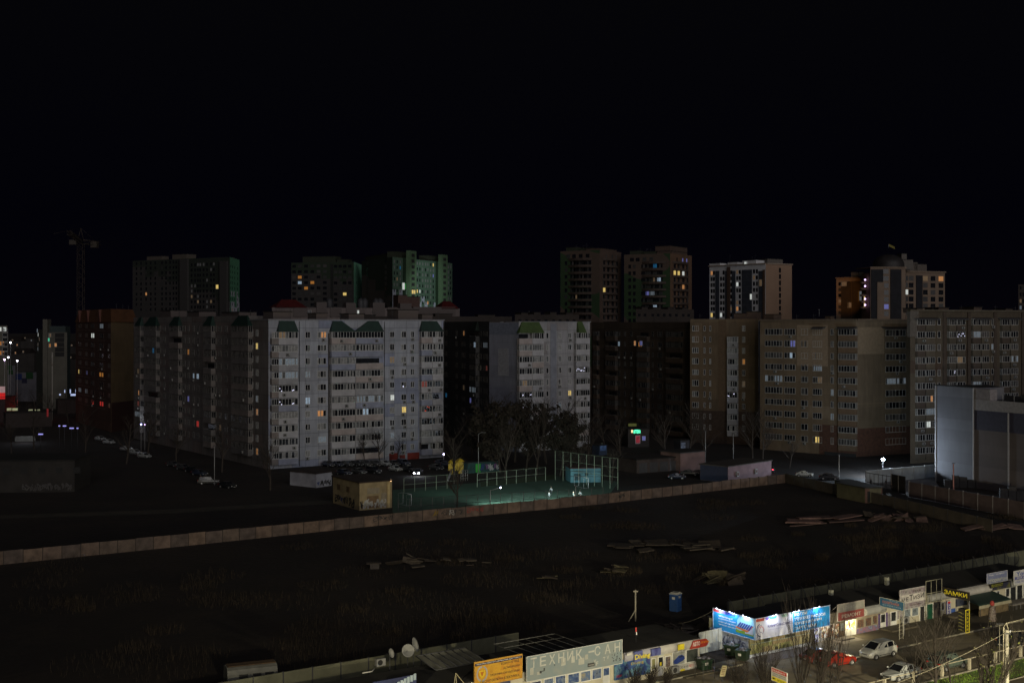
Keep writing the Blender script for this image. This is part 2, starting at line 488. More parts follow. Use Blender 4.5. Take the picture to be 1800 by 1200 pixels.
# ---- wall materials
W_main = panel('panel_wall_grey', (0.375, 0.395, 0.455), (0.30, 0.33, 0.45), seed=1, offu=1.0, altp=.2, seam=.45, stain=.35)
W_wing = panel('panel_wall_warm_grey', (0.205, 0.185, 0.175), (0.22, 0.178, 0.165), seed=2, altp=.25, seam=.4, stain=.45)  # darker copy of the wall: weak light on left-facing sides put into colour
PARS = [mat('parapet_light', (0.40, 0.395, 0.42), .8, .25, .5), mat('parapet_grey', (0.32, 0.32, 0.345), .8, .3, .5), mat('parapet_blue_grey', (0.27, 0.29, 0.38), .8, .3, .5), mat('parapet_pinkish', (0.37, 0.32, 0.31), .8, .3, .5)]
PARW = [mat('wing_parapet_a', (0.19, 0.17, 0.163), .8, .3, .5), mat('wing_parapet_b', (0.22, 0.187, 0.175), .8, .3, .5), mat('wing_parapet_c', (0.16, 0.15, 0.148), .8, .3, .5)]  # parapets darkened in the same way for the weakly lit wing

# ================= main block: lit face (u 472-780) and the wing to its left
A0 = Q(472, 261.5); B0 = Q(780, 286)
FM = Fr(A0, B0)
wdir = (-FM.n).copy()
FWl = Fr(A0 + wdir * 87.5 * K, A0)          # wing face, left end first
zc = FM.z(500, 588.75, 1.2)
b = Bld('apartment_block', 'grey ten storey prefab block with green canopies behind the sports court', A0)
b.zt = FM.z(620, 563.0)
seclen = 14 * K
m = MB(); m.prism([FM.p(0, 0), FM.p(FM.L, 0), FM.p(FM.L, -seclen), FM.p(0, -seclen)], 0, b.zt, 0, 1, zc - ST * 12.5); m.mi = [0, 0, 0, 2, 1, 1]; m.build('wall', [W_main, M_roof, W_wing], b.r)  # end wall takes the shaded copy of the wall colour
cols = [('b', 490, 524, 1, .12, .1), ('w', 536.5, 545), ('w', 558, 573), ('b', 583, 625, 1, .12, .5), ('b', 626, 674, 1, .5, .12), ('w', 685, 693, 2), ('w', 705, 714, 2), ('w', 721.5, 728, 2), ('b', 741, 760, 1, .2, .0), ('b', 760.5, 779, 1, .0, .4)]
lit = {(2, 0): 'warm', (3, 1): 'c', (0, 4): 'led', (0, 5): 'led', (1, 5): 'cool', (2, 6): 'warm', (4, 6): 'cool', (5, 5): 'white', (6, 4): 'led', (6, 6): 'yellow', (8, 6): 'ledr',
       (8, 4): 'dimred', (0, 2): 'pale', (0, 3): 'pale', (1, 3): 'pale', (5, 2): 'dimwarm', (9, 2): 'k', (2, 8): 'pale', (8, 7): 'led', (4, 5): 'pale', (3, 2): 'c', (0, 0): 'dimwarm', (4, 0): 'k', (0, 6): 'c', (6, 2): 'c', (5, 8): 'pale', (0, 1): 'c', (2, 7): 'c'}
columns(b, FM, cols, zc, 10, ST, PARS, lit, hipm=M_hip, hip_h=2.7, ac=.3)
# left return of the corner balcony stack and the end wall columns seen on the wing side
FE = Fr(A0 + wdir * seclen, A0)
FC = Fr(FM.p(FM.s(490, 1.2), 1.2) - FM.n * 4.2, FM.p(FM.s(490, 1.2), 1.2))
for k in range(10):
    m = MB(); z = zc - k * ST
    m.fbox(FM, FM.s(476, 1.2) + .3, FM.s(490, 1.2) - .02, .0, 1.1, z - 2.25, z - .8)
    m.build('balcony', PARW[k % 3], b.r)  # shaded return: darker wing parapets on front-facing boxes
    b.window(FM, (FM.s(476, 1.1) + .3 + FM.s(490, 1.1)) / 2, z, 1.9, 1.5, 3, 'd', 1.02)
for u0, u1, k0 in ((576.5, 581.5, 0), (737, 740.5, 0)):       # dark strips between the sections: shade of the gaps put into colour
    m = MB(); m.fbox(FM, FM.s(u0), FM.s(u1), -.3, .03, 1, b.zt - 3.2); m.build('joint_strip', mat('joint_dark', (0.05, 0.045, 0.045), .9), b.r)
for u in (526, 675.5, 780 - .6):
    m = MB(); m.tube([FM.p(FM.s(u), .12, .3), FM.p(FM.s(u), .12, b.zt - .3)], .09, 6); m.build('downpipe', M_iron, b.r)
m = MB()
for i, (ua, ub) in enumerate(((684, 700), (702, 712), (716, 737))):
    m.fbox(FM, FM.s(ua), FM.s(ub), .0, .03 + .004 * i, 0, (1.9, 1.3, 1.7)[i])
m.build('painted_plinth', mat('red_paint', (0.22, 0.028, 0.018), .8, .7, .3), b.r)
m = MB(); m.fbox(FM, -.2, FM.L + .2, -seclen, .25, b.zt + .002, b.zt + .28); m.build('coping', mat('coping_grey', (0.22, 0.22, 0.24)), b.r)
roofbits(b, FM, [(480, 512, 548, 6, 6), (556, 575, 551, 5, 5), (613, 640, 552, 6, 5), (700, 735, 545, 5, 6), (742, 760, 553, 5, 4)], W_wing)
antennas(b, FM, (470 + 40, 598, 655, 690, 770), 546)
for cu in (FE.s(452), FE.s(443)):
    for k in range(10):
        b.window(FE, cu, zc + .5 - k * ST, 1.3, 1.6, 2, {5: 'pale', 6: 'warm', 1: 'yellow', 9: 'orange'}.get(k, 'd') if cu == FE.s(452) else 'd')
b.done()

b = Bld('apartment_block', 'dim warm grey wing of prefab flats receding left of the lit grey block', FWl.p(0))
zw = FWl.z(264, 577)
b.zt = FWl.z(330, 556.5)
Lw = FWl.L - seclen
wallpart(b, [FWl.p(0, 0), FWl.p(Lw - .05, 0), FWl.p(Lw - .05, -13), rayback(FWl.p(0), 13)], b.zt, W_wing, zb=zw - ST * .5 - ST * 12)
cols = [('b', 237, 246, 1), ('w', 247, 250), ('b', 253, 274, 1), ('w', 278, 283), ('w', 287, 291), ('b', 297, 313, 1), ('w', 321, 326), ('w', 330, 333), ('w', 339, 342), ('w', 346, 350), ('b', 357, 371, 1), ('w', 378, 381), ('w', 384, 389), ('w', 395, 400), ('b', 406, 436, 1)]
lit = {(2, 2): 'blue', (7, 2): 'orange', (8, 4): 'cool', (9, 4): 'cool', (14, 5): 'c', (0, 4): 'dimwarm', (0, 6): 'warm', (7, 6): 'violet', (9, 8): 'red', (12, 8): 'dimwarm', (5, 2): 'k', (5, 3): 'k', (0, 7): 'dimred'}
columns(b, FWl, cols, zw, 10, ST, PARW, lit, hipm=M_hip, hip_h=2.6, ac=.2, openp=.12, fcol=mat('wing_frame', (.2, .19, .18)))  # frame tone lowered too, for the weak light on the wing
roofbits(b, FWl, [(282, 300, 546, 5, 5), (330, 350, 548, 5, 5), (390, 420, 549, 5, 5)], W_wing)
antennas(b, FWl, (270, 315, 350, 380, 440), 545)
b.done()

# ================= orange brick block at the left
Ao = Q(133, 390); Co = Q(195, 352); Bo = Q(240, 366)
W_or = panel('orange_brick_dark', (0.085, 0.042, 0.030), (0.105, 0.055, 0.04), seed=4, seam=.3, altp=.2, pw=3.0)
W_or2 = panel('ochre_brick', (0.155, 0.105, 0.052), (0.145, 0.098, 0.05), seed=3, seam=.05, altp=.1, stain=.25)
b = Bld('apartment_block', 'ochre and red brick block with an orange mansard roof at far left', Co)
F1 = Fr(Ao, Co); F2 = Fr(Co, Bo)
b.zt = F2.z(210, 566)
back = Ao + (Bo - Co)
m = MB(); m.prism([Ao, Co, Bo, back], 0, b.zt, 0, 1, 0)
m.mi = [0, 2, 0, 0, 1, 1]
m.build('wall', [W_or, M_roof, W_or2], b.r)
m = MB(); zt2 = F2.z(210, 543)
pz = lambda p, q, t: p + (q - p) * t
c_ = (Ao + Co + Bo + back) / 4
lo = [p + (p - c_).normalized() * .6 for p in (Ao, Co, Bo, back)]; hi = [p + (c_ - p).normalized() * 2.4 for p in (Ao, Co, Bo, back)]
m.add([(p.x, p.y, b.zt + .01) for p in lo] + [(p.x, p.y, zt2) for p in hi], [(0, 1, 5, 4), (1, 2, 6, 5), (2, 3, 7, 6), (3, 0, 4, 7), (4, 5, 6, 7), (3, 2, 1, 0)])
m.build('mansard_roof', mat('orange_roofing', (0.13, 0.058, 0.026), .6, .3, .3), b.r)
for u in (140, 155, 176):
    m = MB(); a = F1.s(u); m.add([F1.p(a - 1.6, .5, b.zt + .1), F1.p(a + 1.6, .5, b.zt + .1), F1.p(a, .5, b.zt + 4.2), F1.p(a - 1.6, -3, b.zt + .1), F1.p(a + 1.6, -3, b.zt + .1), F1.p(a, -3, b.zt + 4.2)], [(0, 1, 2), (0, 2, 5, 3), (1, 4, 5, 2), (3, 5, 4), (0, 3, 4, 1)]); m.build('dormer', mat('red_dormer', (0.11, 0.04, 0.028)), b.r)
columns(b, F1, [('w', 138, 143), ('w', 150, 154), ('w', 160, 166, 2), ('w', 175, 182, 2), ('w', 190, 194)], F1.z(178, 573), 9, ST, lit={(2, 1): 'white', (0, 5): 'yellow', (3, 5): 'orange', (1, 5): 'violet', (3, 8): 'red', (0, 7): 'pale', (1, 7): 'pale'}, ac=.1, fcol=mat('orange_frame2', (.09, .06, .05)))
m = MB()
for k in range(9):
    z = F1.z(178, 573) - k * ST - 1.5
    for (u0, u1) in ((136, 146), (148, 158), (172, 185)): m.fbox(F1, F1.s(u0), F1.s(u1), 0, .08, z - .12, z)
m.build('balcony_ledges', mat('ledge_light', (.22, .17, .15)), b.r)
m = MB(); m.fbox(F2, .3, F2.L - .3, 0, .06, 0, F2.z(210, 706)); m.build('base_course', mat('dark_red_base', (0.045, 0.017, 0.013)), b.r)
antennas(b, F2, (205, 216, 226), 535)
b.done()

# ================= light pink stepped block behind the main block
Ap = Q(478, 402); Bp = Q(808, 430)
FP = Fr(Ap, Bp)
W_pk = panel('pinkish_panel', (0.20, 0.165, 0.155), (0.17, 0.14, 0.135), seed=6, seam=.3, stain=.35, altp=.15)
b = Bld('apartment_block', 'pinkish block with stepped parapets and red hipped turrets rising behind the grey roof', Ap)
b.zt = FP.z(640, 541)
wallpart(b, rect(FP, 14), b.zt, W_pk, zb=FP.z(640, 549) - ST * .5 - ST * 12)
for (u0, u1, vt) in ((515, 540, 539), (556, 574, 531), (580, 600, 540), (608, 625, 532), (655, 676, 532), (681, 698, 540), (703, 723, 533), (726, 800, 539.5)):
    slab('raised_parapet', b, FP, FP.s(u0), FP.s(u1), -3, .35, b.zt - 3.5, FP.z((u0 + u1) / 2, vt), W_pk)
for (u0, u1, ve, vt) in ((484, 540, 540, 526), (776, 807, 542, 529)):
    m = MB(); a0, a1 = FP.s(u0, .5), FP.s(u1, .5); z0_, z1_ = FP.z(u0, ve), FP.z(u0, vt); q = (a1 - a0) * .28
    m.add([FP.p(a0, .8, z0_), FP.p(a1, .8, z0_), FP.p(a1, -9, z0_), FP.p(a0, -9, z0_), FP.p(a0 + q, -3.5, z1_), FP.p(a1 - q, -3.5, z1_)], [(0, 1, 5, 4), (1, 2, 5), (2, 3, 4, 5), (3, 0, 4), (3, 2, 1, 0)])
    m.build('hipped_roof', M_red, b.r)
for (u, kd) in ((541, 'd'), (545, 'd'), (563, 'k'), (569, 'k'), (613, 'd'), (618, 'd'), (629, 'white'), (667, 'd'), (684, 'd'), (690, 'd'), (767, 'white'), (770, 'cool')):
    b.window(FP, FP.s(u), FP.z(u, 549), 1.1, 1.7, 1, kd)
roofbits(b, FP, [(700, 716, 519, 6, 6), (712, 738, 522, 7, 6), (490, 500, 548, 5, 3)], mat('dark_brick', (0.09, 0.05, 0.04)))
for u in (634, 641, 661, 668, 579):     # roof-top shrubs / water tanks
    m = MB(); a = FP.s(u, -5); m.lathe(FP.p(a, -5, b.zt), [(1.3, 0), (1.5, 1.4), (1.3, 3.0), (.5, 3.8), (.01, 4)], 9); m.build('roof_tank', M_iron, b.r)
b.done()
# low dark roofs between the main block and the pink block, and the long dark roof line right of them
for (u0, u1, D, v, lab) in ((600, 900, 345, 556, 'long dark flat-roofed building showing just above the grey block'), (905, 1018, 370, 553, 'dark low roof with pale edge behind the block with the blank wall'), (1118, 1220, 395, 543.5, 'brown roof storey in front of the green patterned towers')):
    f_ = Fr(Q(u0, D), Q(u1, D + 12)); b = Bld('apartment_block', lab, f_.p(0)); b.zt = f_.z((u0 + u1) / 2, v)
    wallpart(b, rect(f_, 12), b.zt, mat('far_dark_wall', (0.045, 0.035, 0.03), .9, .4, .1))
    for i in range(9):
        a = f_.L * (i + .3 + R() * .4) / 9.2; b.window(f_, a, b.zt - 2.2, 1.4, 1.2, 1, 'k', far=True)
    roofbits(b, f_, [(u0 + (u1 - u0) * q, u0 + (u1 - u0) * (q + .1), v - U(2, 4), 3, 4) for q in (.1, .3, .55, .8)], mat('far_dark_wall', (0.045, 0.035, 0.03)))
    b.done()

# ================= dark return left of the blank wall (u 780-860) and block with the blank end wall (860-1040)
Ae = Q(780, 372); Be = Q(862, 318)
Cd = Q(912, 297); Be = Q(860, 303)
FD = Fr(Q(781, 340), Be)
b = Bld('apartment_block', 'unlit grey wing seen edge on between the grey block and the blank wall', FD.p(0))
b.zt = FD.z(820, 565)
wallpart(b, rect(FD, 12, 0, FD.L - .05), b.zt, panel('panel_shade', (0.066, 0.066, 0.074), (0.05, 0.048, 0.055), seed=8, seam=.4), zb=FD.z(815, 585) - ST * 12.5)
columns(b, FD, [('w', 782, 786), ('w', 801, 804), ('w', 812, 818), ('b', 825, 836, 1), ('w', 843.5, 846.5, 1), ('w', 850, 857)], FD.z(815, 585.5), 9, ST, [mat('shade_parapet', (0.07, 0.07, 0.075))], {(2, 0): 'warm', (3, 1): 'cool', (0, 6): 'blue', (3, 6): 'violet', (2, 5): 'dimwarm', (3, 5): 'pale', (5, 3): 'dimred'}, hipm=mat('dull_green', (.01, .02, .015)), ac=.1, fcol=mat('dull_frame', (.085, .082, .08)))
b.done()
FE2 = Fr(Be, Cd); FB = Fr(Cd, Q(1037, 309))
b = Bld('apartment_block', 'pale prefab block with a windowless bluish end wall and a moss green canopy', Cd)
b.zt = FB.z(960, 566.5)
W_b = panel('panel_wall_pale', (0.34, 0.335, 0.355), (0.30, 0.28, 0.29), seed=9, seam=.4, altp=.15, offu=1.1)
W_e = panel('panel_blank_bluish', (0.20, 0.21, 0.265), (0.19, 0.20, 0.255), seed=10, seam=.12, altp=.0, stain=.3, pw=200)
bk = FB.p(FB.L, -12)
m = MB(); m.prism([Be, Cd, FB.p(FB.L), bk, Be + (bk - Cd) * .55], 0, b.zt, 0, 1, FB.z(960, 591) - ST * 12.5); m.mi = [2, 0, 0, 0, 0, 1, 1]
m.build('wall', [W_b, M_roof, W_e], b.r)
m = MB(); m.fbox(FE2, FE2.s(875.5), FE2.s(894), 0, .05, FE2.z(885, 660), FE2.z(885, 612)); m.build('patched_render', mat('render_patch', (0.225, 0.23, 0.26)), b.r)
m = MB(); m.fbox(FE2, .1, FE2.L, 0, .06, FE2.z(885, 588), b.zt - .2); m.build('top_band', mat('top_band_grey', (0.13, 0.145, 0.195)), b.r)
zb_ = FB.z(935, 590)
columns(b, FB, [('b', 913, 935.5, 1, .35, .0), ('b', 936, 956, 1, .0, .25), ('w', 960, 964, 1), ('w', 981.5, 986.5, 2), ('w', 998, 1004, 2), ('b', 1013, 1037, 0)], zb_, 10, ST, PARS[:2] + PARS[3:], {(4, 5): 'yellow', (3, 6): 'pale', (0, 5): 'led', (0, 4): 'dimwarm', (5, 3): 'led', (4, 7): 'pale', (0, 6): 'led', (2, 2): 'c'}, hipm=M_hip2, hip_h=3.1, ac=.15)
m = MB(); m.fbox(FB, FB.s(967.5), FB.s(978), 0, .1, 0, b.zt - .4); m.build('grey_bay', mat('bay_blue_grey', (.20, .21, .25), .8, .3, .4), b.r)
hip(b, FB, FB.s(1014), FB.s(1026), zb_ + .8, zb_ + 4, 1.35, M_hip2, .0, .3)
m = MB(); m.fbox(FB, -.2, FB.L + .2, -6, .25, b.zt + .002, b.zt + .28); m.build('coping', mat('coping_grey', (0.22, 0.22, 0.24)), b.r)
b.done()

# ================= dark brown block 1040-1212
FK = Fr(Q(1040, 366), Q(1213, 330))
b = Bld('apartment_block', 'almost black brown ten storey block with a green shop sign at its foot', FK.p(0))
b.zt = FK.z(1120, 566)
wallpart(b, rect(FK, 12), b.zt, panel('panel_brown_dark', (0.052, 0.036, 0.027), (0.07, 0.05, 0.035), seed=11, seam=.4, altp=.15), zb=FK.z(1120, 587) - ST * 12.5)
columns(b, FK, [('b', 1030 + 12, 1045 + 4, 0), ('b', 1064, 1081, 0), ('w', 1086, 1090), ('w', 1097, 1100), ('w', 1108, 1112), ('b', 1119, 1137, 0), ('w', 1146, 1149), ('w', 1156, 1164, 3), ('b', 1170, 1196, 0)], FK.z(1120, 587), 10, ST, [mat('brown_parapet', (0.06, 0.043, 0.034)), mat('brown_parapet_2', (0.08, 0.055, 0.04))],
        {(2, 1): 'cool', (5, 1): 'orange', (8, 0): 'c'}, ac=.15, fcol=mat('dull_frame', (.085, .082, .08)), openp=.25, rlit=.005)
b.window(FK, FK.s(1132), FK.z(1132, 603), 1.5, 1.5, 2, 'violet', 1.25)
b.window(FK, FK.s(1121.5), FK.z(1121, 603), 1.0, 1.6, 1, 'warm', 1.25)
antennas(b, FK, (1100, 1150, 1190), 556)
b.done()

# ================= brown brick blocks at the right
M_bf = mat('beige_frame', (.40, .39, .37), .6, .2)
W_f1 = panel('brown_brick', (0.155, 0.108, 0.065), (0.185, 0.135, 0.085), seed=12, seam=.06, altp=.08, pw=6, low=(0.06, 0.035, 0.022), lowv=-99)
BR = [mat('brown_balc', (0.155, 0.10, 0.06), .8, .3, .5), mat('brown_balc2', (0.14, 0.10, 0.065), .8, .3, .5)]
F1 = Fr(Q(1213, 322), Q(1333, 314))
b = Bld('apartment_block', 'brown brick block with a white glazed balcony column left of the stairwell bay', F1.p(0))
b.zt = F1.z(1270, 560.5)
wallpart(b, rect(F1, 12), b.zt, W_f1, zb=0)
columns(b, F1, [('w', 1217, 1228, 3), ('w', 1237, 1240, 1), ('w', 1247, 1250, 1), ('b', 1278, 1296, 0), ('w', 1304.5, 1310, 2)], F1.z(1222, 577), 10, ST, [mat('white_column', (.30, .295, .31), .8, .3, .5), PARS[1]], {(4, 3): 'orange', (4, 5): 'dimwarm', (3, 6): 'led', (3, 1): 'c', (3, 2): 'd', (4, 8): 'pale', (0, 1): 'c', (0, 4): 'c'}, skip={(3, 0)}, ac=.15)
m = MB(); m.fbox(F1, .05, F1.L, 0, .05, 0, F1.z(1270, 722)); m.build('dark_base', mat('brick_base_dark', (0.05, 0.03, 0.02), .85, .4), b.r)
m = MB(); m.fbox(F1, F1.s(1263), F1.s(1277), 0, .12, F1.z(1270, 722) + .05, b.zt - .4); m.build('brick_pier', mat('brick_pier', (.11, .07, .04)), b.r)
m = MB(); m.fbox(F1, F1.s(1221), F1.s(1234), .002, .06, F1.z(1225, 610), F1.z(1225, 585) + 3); m.build('brick_patch', mat('brick_patch', (.15, .105, .065)), b.r)
roofbits(b, F1, [(1290, 1310, 551, 4, 5), (1312, 1330, 548, 6, 5)], mat('roofbrick', (.09, .06, .045)))
antennas(b, F1, (1230, 1255, 1300), 550)
b.done()

F2 = Fr(Q(1336, 304), Q(1505, 286)); F3 = Fr(Q(1505, 286), Q(1603, 294))
b = Bld('apartment_block', 'tall brown brick block with a blank tan corner, behind the bright white street lamp', F2.p(F2.L))
b.zt = F2.z(1420, 564)
m = MB(); e3 = F3.p(F3.L)
W_f2 = panel('brown_brick_2', (0.19, 0.138, 0.088), (0.225, 0.168, 0.112), seed=13, seam=.06, altp=.06, pw=9, offu=2)
W_f3 = panel('tan_brick', (0.175, 0.135, 0.09), (0.175, 0.135, 0.09), seed=14, seam=.04, altp=0, pw=12)
m.prism([F2.p(0), F2.p(F2.L), e3, e3 - F3.n * 11, F2.p(0) - F2.n * 12], 0, b.zt, 0, 1, 0); m.mi = [0, 2, 0, 0, 0, 1, 1]
m.build('wall', [W_f2, M_roof, W_f3], b.r)
z2 = F2.z(1490, 583.5)
columns(b, F2, [('w', 1345, 1375, 6), ('w', 1379, 1398, 4), ('w', 1408.5, 1420, 2), ('w', 1429, 1445, 4), ('w', 1460.5, 1465.5, 2), ('b', 1473, 1504, 0)], z2, 10, ST, BR, {(1, 1): 'violet', (1, 2): 'cool', (3, 2): 'cool', (3, 3): 'pale', (0, 4): 'pale', (3, 9): 'yellow', (4, 8): 'yellow', (4, 7): 'pale', (3, 4): 'dimwarm'}, ac=.15, depth=.9, openp=0, wh=1.7, fcol=M_bf)
m = MB(); za, zb2 = F2.z(1416, 643), F2.z(1416, 571)
m.fbox(F2, F2.s(1401), F2.s(1455), .001, .05, za, zb2); m.build('light_brick_panel', mat('light_brick', (.25, .185, .125), .85, .2), b.r)
m = MB(); m.fbox(F3, .6, F3.s(1554), 0, .06, F3.z(1530, 622), F3.z(1530, 575)); m.build('light_brick_panel', mat('light_brick2', (.245, .19, .128), .85, .2), b.r)
m = MB(); m.fbox(F3, -.1, F3.L, 0, .05, 0, F3.z(1530, 752)); m.fbox(F2, F2.s(1440), F2.L, 0, .05, 0, F2.z(1480, 748)); m.build('base_course', mat('red_brown_base', (0.09, 0.042, 0.027), .85, .4), b.r)
m = MB(); zp = F3.z(1530, 708); m.fbox(F3, .2, F3.s(1554), .06, .2, zp - .2, zp); m.build('ledge', mat('ledge_light2', (.2, .15, .1)), b.r)
m = MB(); m.fbox(F2, F2.s(1453), F2.s(1508), .9, 1.1, 0, F2.z(1480, 795)); m.build('entrance_void', M_dark, b.r)
columns(b, F3, [('w', 1556.5, 1592, 6)], F3.z(1575, 585), 10, ST, BR, {(0, 4): 'pale'}, ac=.25, wh=1.7, fcol=M_bf)
for (fr_, u0, u1) in ((F2, 1472, 1507), (F3, 1549, 1594), (F2, 1429, 1452)):    # curved hood canopies over the top balconies
    m = MB(); a0, a1 = fr_.s(u0), fr_.s(u1); zz = fr_.z((u0 + u1) / 2, 574)
    m.add([fr_.p(a0, 0, zz), fr_.p(a1, 0, zz), fr_.p(a1 - .3, 1.6, zz - .5), fr_.p(a0 + .3, 1.6, zz - .5), fr_.p(a0, 0, zz - .25), fr_.p(a1, 0, zz - .25), fr_.p(a1 - .3, 1.6, zz - .7), fr_.p(a0 + .3, 1.6, zz - .7)], [(0, 3, 2, 1), (4, 5, 6, 7), (3, 7, 6, 2), (0, 4, 7, 3), (1, 2, 6, 5)])
    m.build('canopy', M_iron, b.r)
m = MB(); m.fbox(F2, -.2, F2.L, -8, .3, b.zt + .002, b.zt + .5); m.fbox(F3, .3, F3.L + .2, -8, .3, b.zt + .003, b.zt + .52); m.build('coping', mat('coping_brown', (0.14, 0.105, 0.075)), b.r)
roofbits(b, F2, [(1345, 1360, 553, 4, 4), (1450, 1460, 556, 3, 2)], mat('roofbrick', (.09, .06, .045)))
antennas(b, F2, (1350, 1400, 1430), 552)
b.done()

F4 = Fr(Q(1600, 272), Q(1830, 290))
b = Bld('apartment_block', 'long brown block rising highest at the right edge behind the grey mall', F4.p(0))
b.zt = F4.z(1640, 547)
W_f4 = panel('olive_brown_brick', (0.10, 0.080, 0.055), (0.085, 0.056, 0.038), seed=15, seam=.1, altp=.12, pw=7, offu=3)
rayL = F4.p(0).normalized()
wallpart(b, [F4.p(0), F4.p(F4.L), F4.p(F4.L, -12), F4.p(0) + rayL * 12], b.zt, W_f4, zb=0)
z4 = F4.z(1625, 565.5)
columns(b, F4, [('b', 1613, 1626.5, 0), ('b', 1628, 1644, 0), ('w', 1648, 1653, 1), ('b', 1669, 1681, 0), ('b', 1683, 1697, 0), ('b', 1711, 1724, 0), ('b', 1726, 1739, 0), ('w', 1742, 1746, 1), ('b', 1762, 1775, 0), ('b', 1777, 1790, 0)], z4, 11, ST, [mat('olive_balc', (.085, .07, .05), .8, .3, .5), mat('olive_balc2', (.105, .085, .06), .8, .3, .5), mat('olive_balc3', (.075, .055, .042), .8, .3, .5)],
        {(0, 4): 'led', (1, 4): 'led', (3, 4): 'led', (3, 3): 'c', (9, 3): 'pale', (1, 8): 'white', (1, 7): 'pale', (4, 3): 'dimwarm'}, ac=.25, depth=.8, openp=0, fcol=M_bf)
for (u0, u1) in ((1603, 1648), (1662, 1699), (1708, 1740), (1754, 1792)):
    m = MB(); a0, a1 = F4.s(u0), F4.s(u1); zz = F4.z((u0 + u1) / 2, 558)
    m.add([F4.p(a0, 0, zz), F4.p(a1, 0, zz), F4.p(a1 - .6, 1.5, zz - .35), F4.p(a0 + .6, 1.5, zz - .35), F4.p(a0, 0, zz - .25), F4.p(a1, 0, zz - .25), F4.p(a1 - .6, 1.5, zz - .6), F4.p(a0 + .6, 1.5, zz - .6)], [(0, 3, 2, 1), (4, 5, 6, 7), (3, 7, 6, 2), (0, 4, 7, 3), (1, 2, 6, 5)])
    m.build('canopy', M_iron, b.r)
for u in (1657, 1700, 1746, 1795):
    m = MB(); m.fbox(F4, F4.s(u), F4.s(u + 5), 0, .3, 0, b.zt - .2); m.build('brick_pier', mat('olive_pier', (.062, .045, .033)), b.r)
m = MB(); m.fbox(F4, -.2, F4.L, -1, .3, b.zt + .002, b.zt + .4); m.build('coping', mat('coping_olive', (0.11, 0.095, 0.07)), b.r)
m = MB(); m.fbox(F4, -.6, F4.s(1612) , -.5, .6, b.zt - 6.5, b.zt + .001); m.build('corner_block', mat('corner_grey', (.115, .10, .085), .85, .3), b.r)
roofbits(b, F4, [(1612, 1622, 542, 5, 5), (1650, 1668, 541, 5, 5), (1712, 1726, 540, 5, 5), (1768, 1780, 543, 5, 4)], mat('roofbrick', (.09, .06, .045)))
antennas(b, F4, (1605, 1640, 1690, 1750, 1785), 538)
b.done()
# ================= towers on the skyline
def quick(b, fr, us, z0, n, st, w, h, kindp=.0, lit={}, panes=1, far=True, fcol=None, skipp=0):
    fcol = fcol or mat('far_frame', (.1, .1, .09))
    for i, u in enumerate(us):
        for k in range(n):
            if R() < skipp: continue
            b.window(fr, fr.s(u), z0 - k * st, w, h, panes, lit.get((i, k), 'd' if R() > .022 else random.choice(('dimwarm', 'dimwarm', 'pale', 'warm'))), 0, far, 0, fcol)
G_d = (0.020, 0.034, 0.018); G_l = (0.05, 0.15, 0.085); W_d = (0.042, 0.038, 0.036); W_l = (0.40, 0.42, 0.48)
M_surr = mat('window_surround', (0.16, 0.20, 0.19)); M_surr_ok['x'] = M_surr
# tower A
FA = Fr(Q(233, 700), Q(404, 660)); FA2 = Fr(Q(404, 660), Q(421, 690))
sA = 9.2 / F * 680 * K
b = Bld('tower_block', 'dark green and white stepped-pattern tower at the left of the skyline', FA.p(FA.L))
b.zt = FA.z(320, 455)
m = MB(); e2 = FA2.p(FA2.L)
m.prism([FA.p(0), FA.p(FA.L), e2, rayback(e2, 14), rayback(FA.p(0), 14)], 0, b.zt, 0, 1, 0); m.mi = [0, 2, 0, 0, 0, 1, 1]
m.build('wall', [stepped('green_steps_a', (0.017, 0.023, 0.016), W_d, sA, 4, FA.z(235, 480), -.30, 8), M_roof, stepped('green_steps_a2', (0.12, 0.36, 0.2), (0.68, 0.7, 0.78), sA, 4, FA.z(235, 505) - 20 , .0, 14)], b.r)  # narrow right face is a lit copy: light put into its colours
sl = lambda u0, u1, d, vt, mm, nm='projecting_bay': slab(nm, b, FA, FA.s(u0), FA.s(u1), 0, d, 0, FA.z((u0 + u1) / 2, vt), mm)
sl(313, 318, .1, 457, mat('tower_void', (0.012, 0.013, 0.012)), 'recess'); sl(384, 388, .1, 460, mat('tower_void', (0.012, 0.013, 0.012)), 'recess')  # proud dark strips; the shade of recesses is put into their colour
sl(319, 332, 1.5, 456, mat('tower_grey_bay', (0.045, 0.042, 0.04))); sl(389, 401, 1.5, 459, mat('tower_grey_bay', (0.045, 0.042, 0.04)))
roofbits(b, FA, [(258, 284, 450.5, 3, 6), (303, 328, 447, 3, 8), (372, 396, 452.5, 3, 8)], mat('tower_cap', (0.09, 0.075, 0.06)))
quick(b, FA, [240, 248, 257, 265, 273, 285, 292, 299, 305, 310], FA.z(270, 462), 10, sA, 1.6, 2.0)
quick(b, FA, [337, 343, 348, 352, 358, 364, 371, 376], FA.z(350, 465), 10, sA, 1.6, 2.0, lit={(0, 6): 'dimwarm'}, fcol=M_surr)
b.window(FA, FA.s(382), FA.z(382, 504), 2.4, 2.6, 1, 'yellow')
quick(b, FA2, [405.5, 408.5, 412.5, 417.5], FA2.z(412, 470), 10, sA, 1.8, 1.9, fcol=M_surr)
b.done()
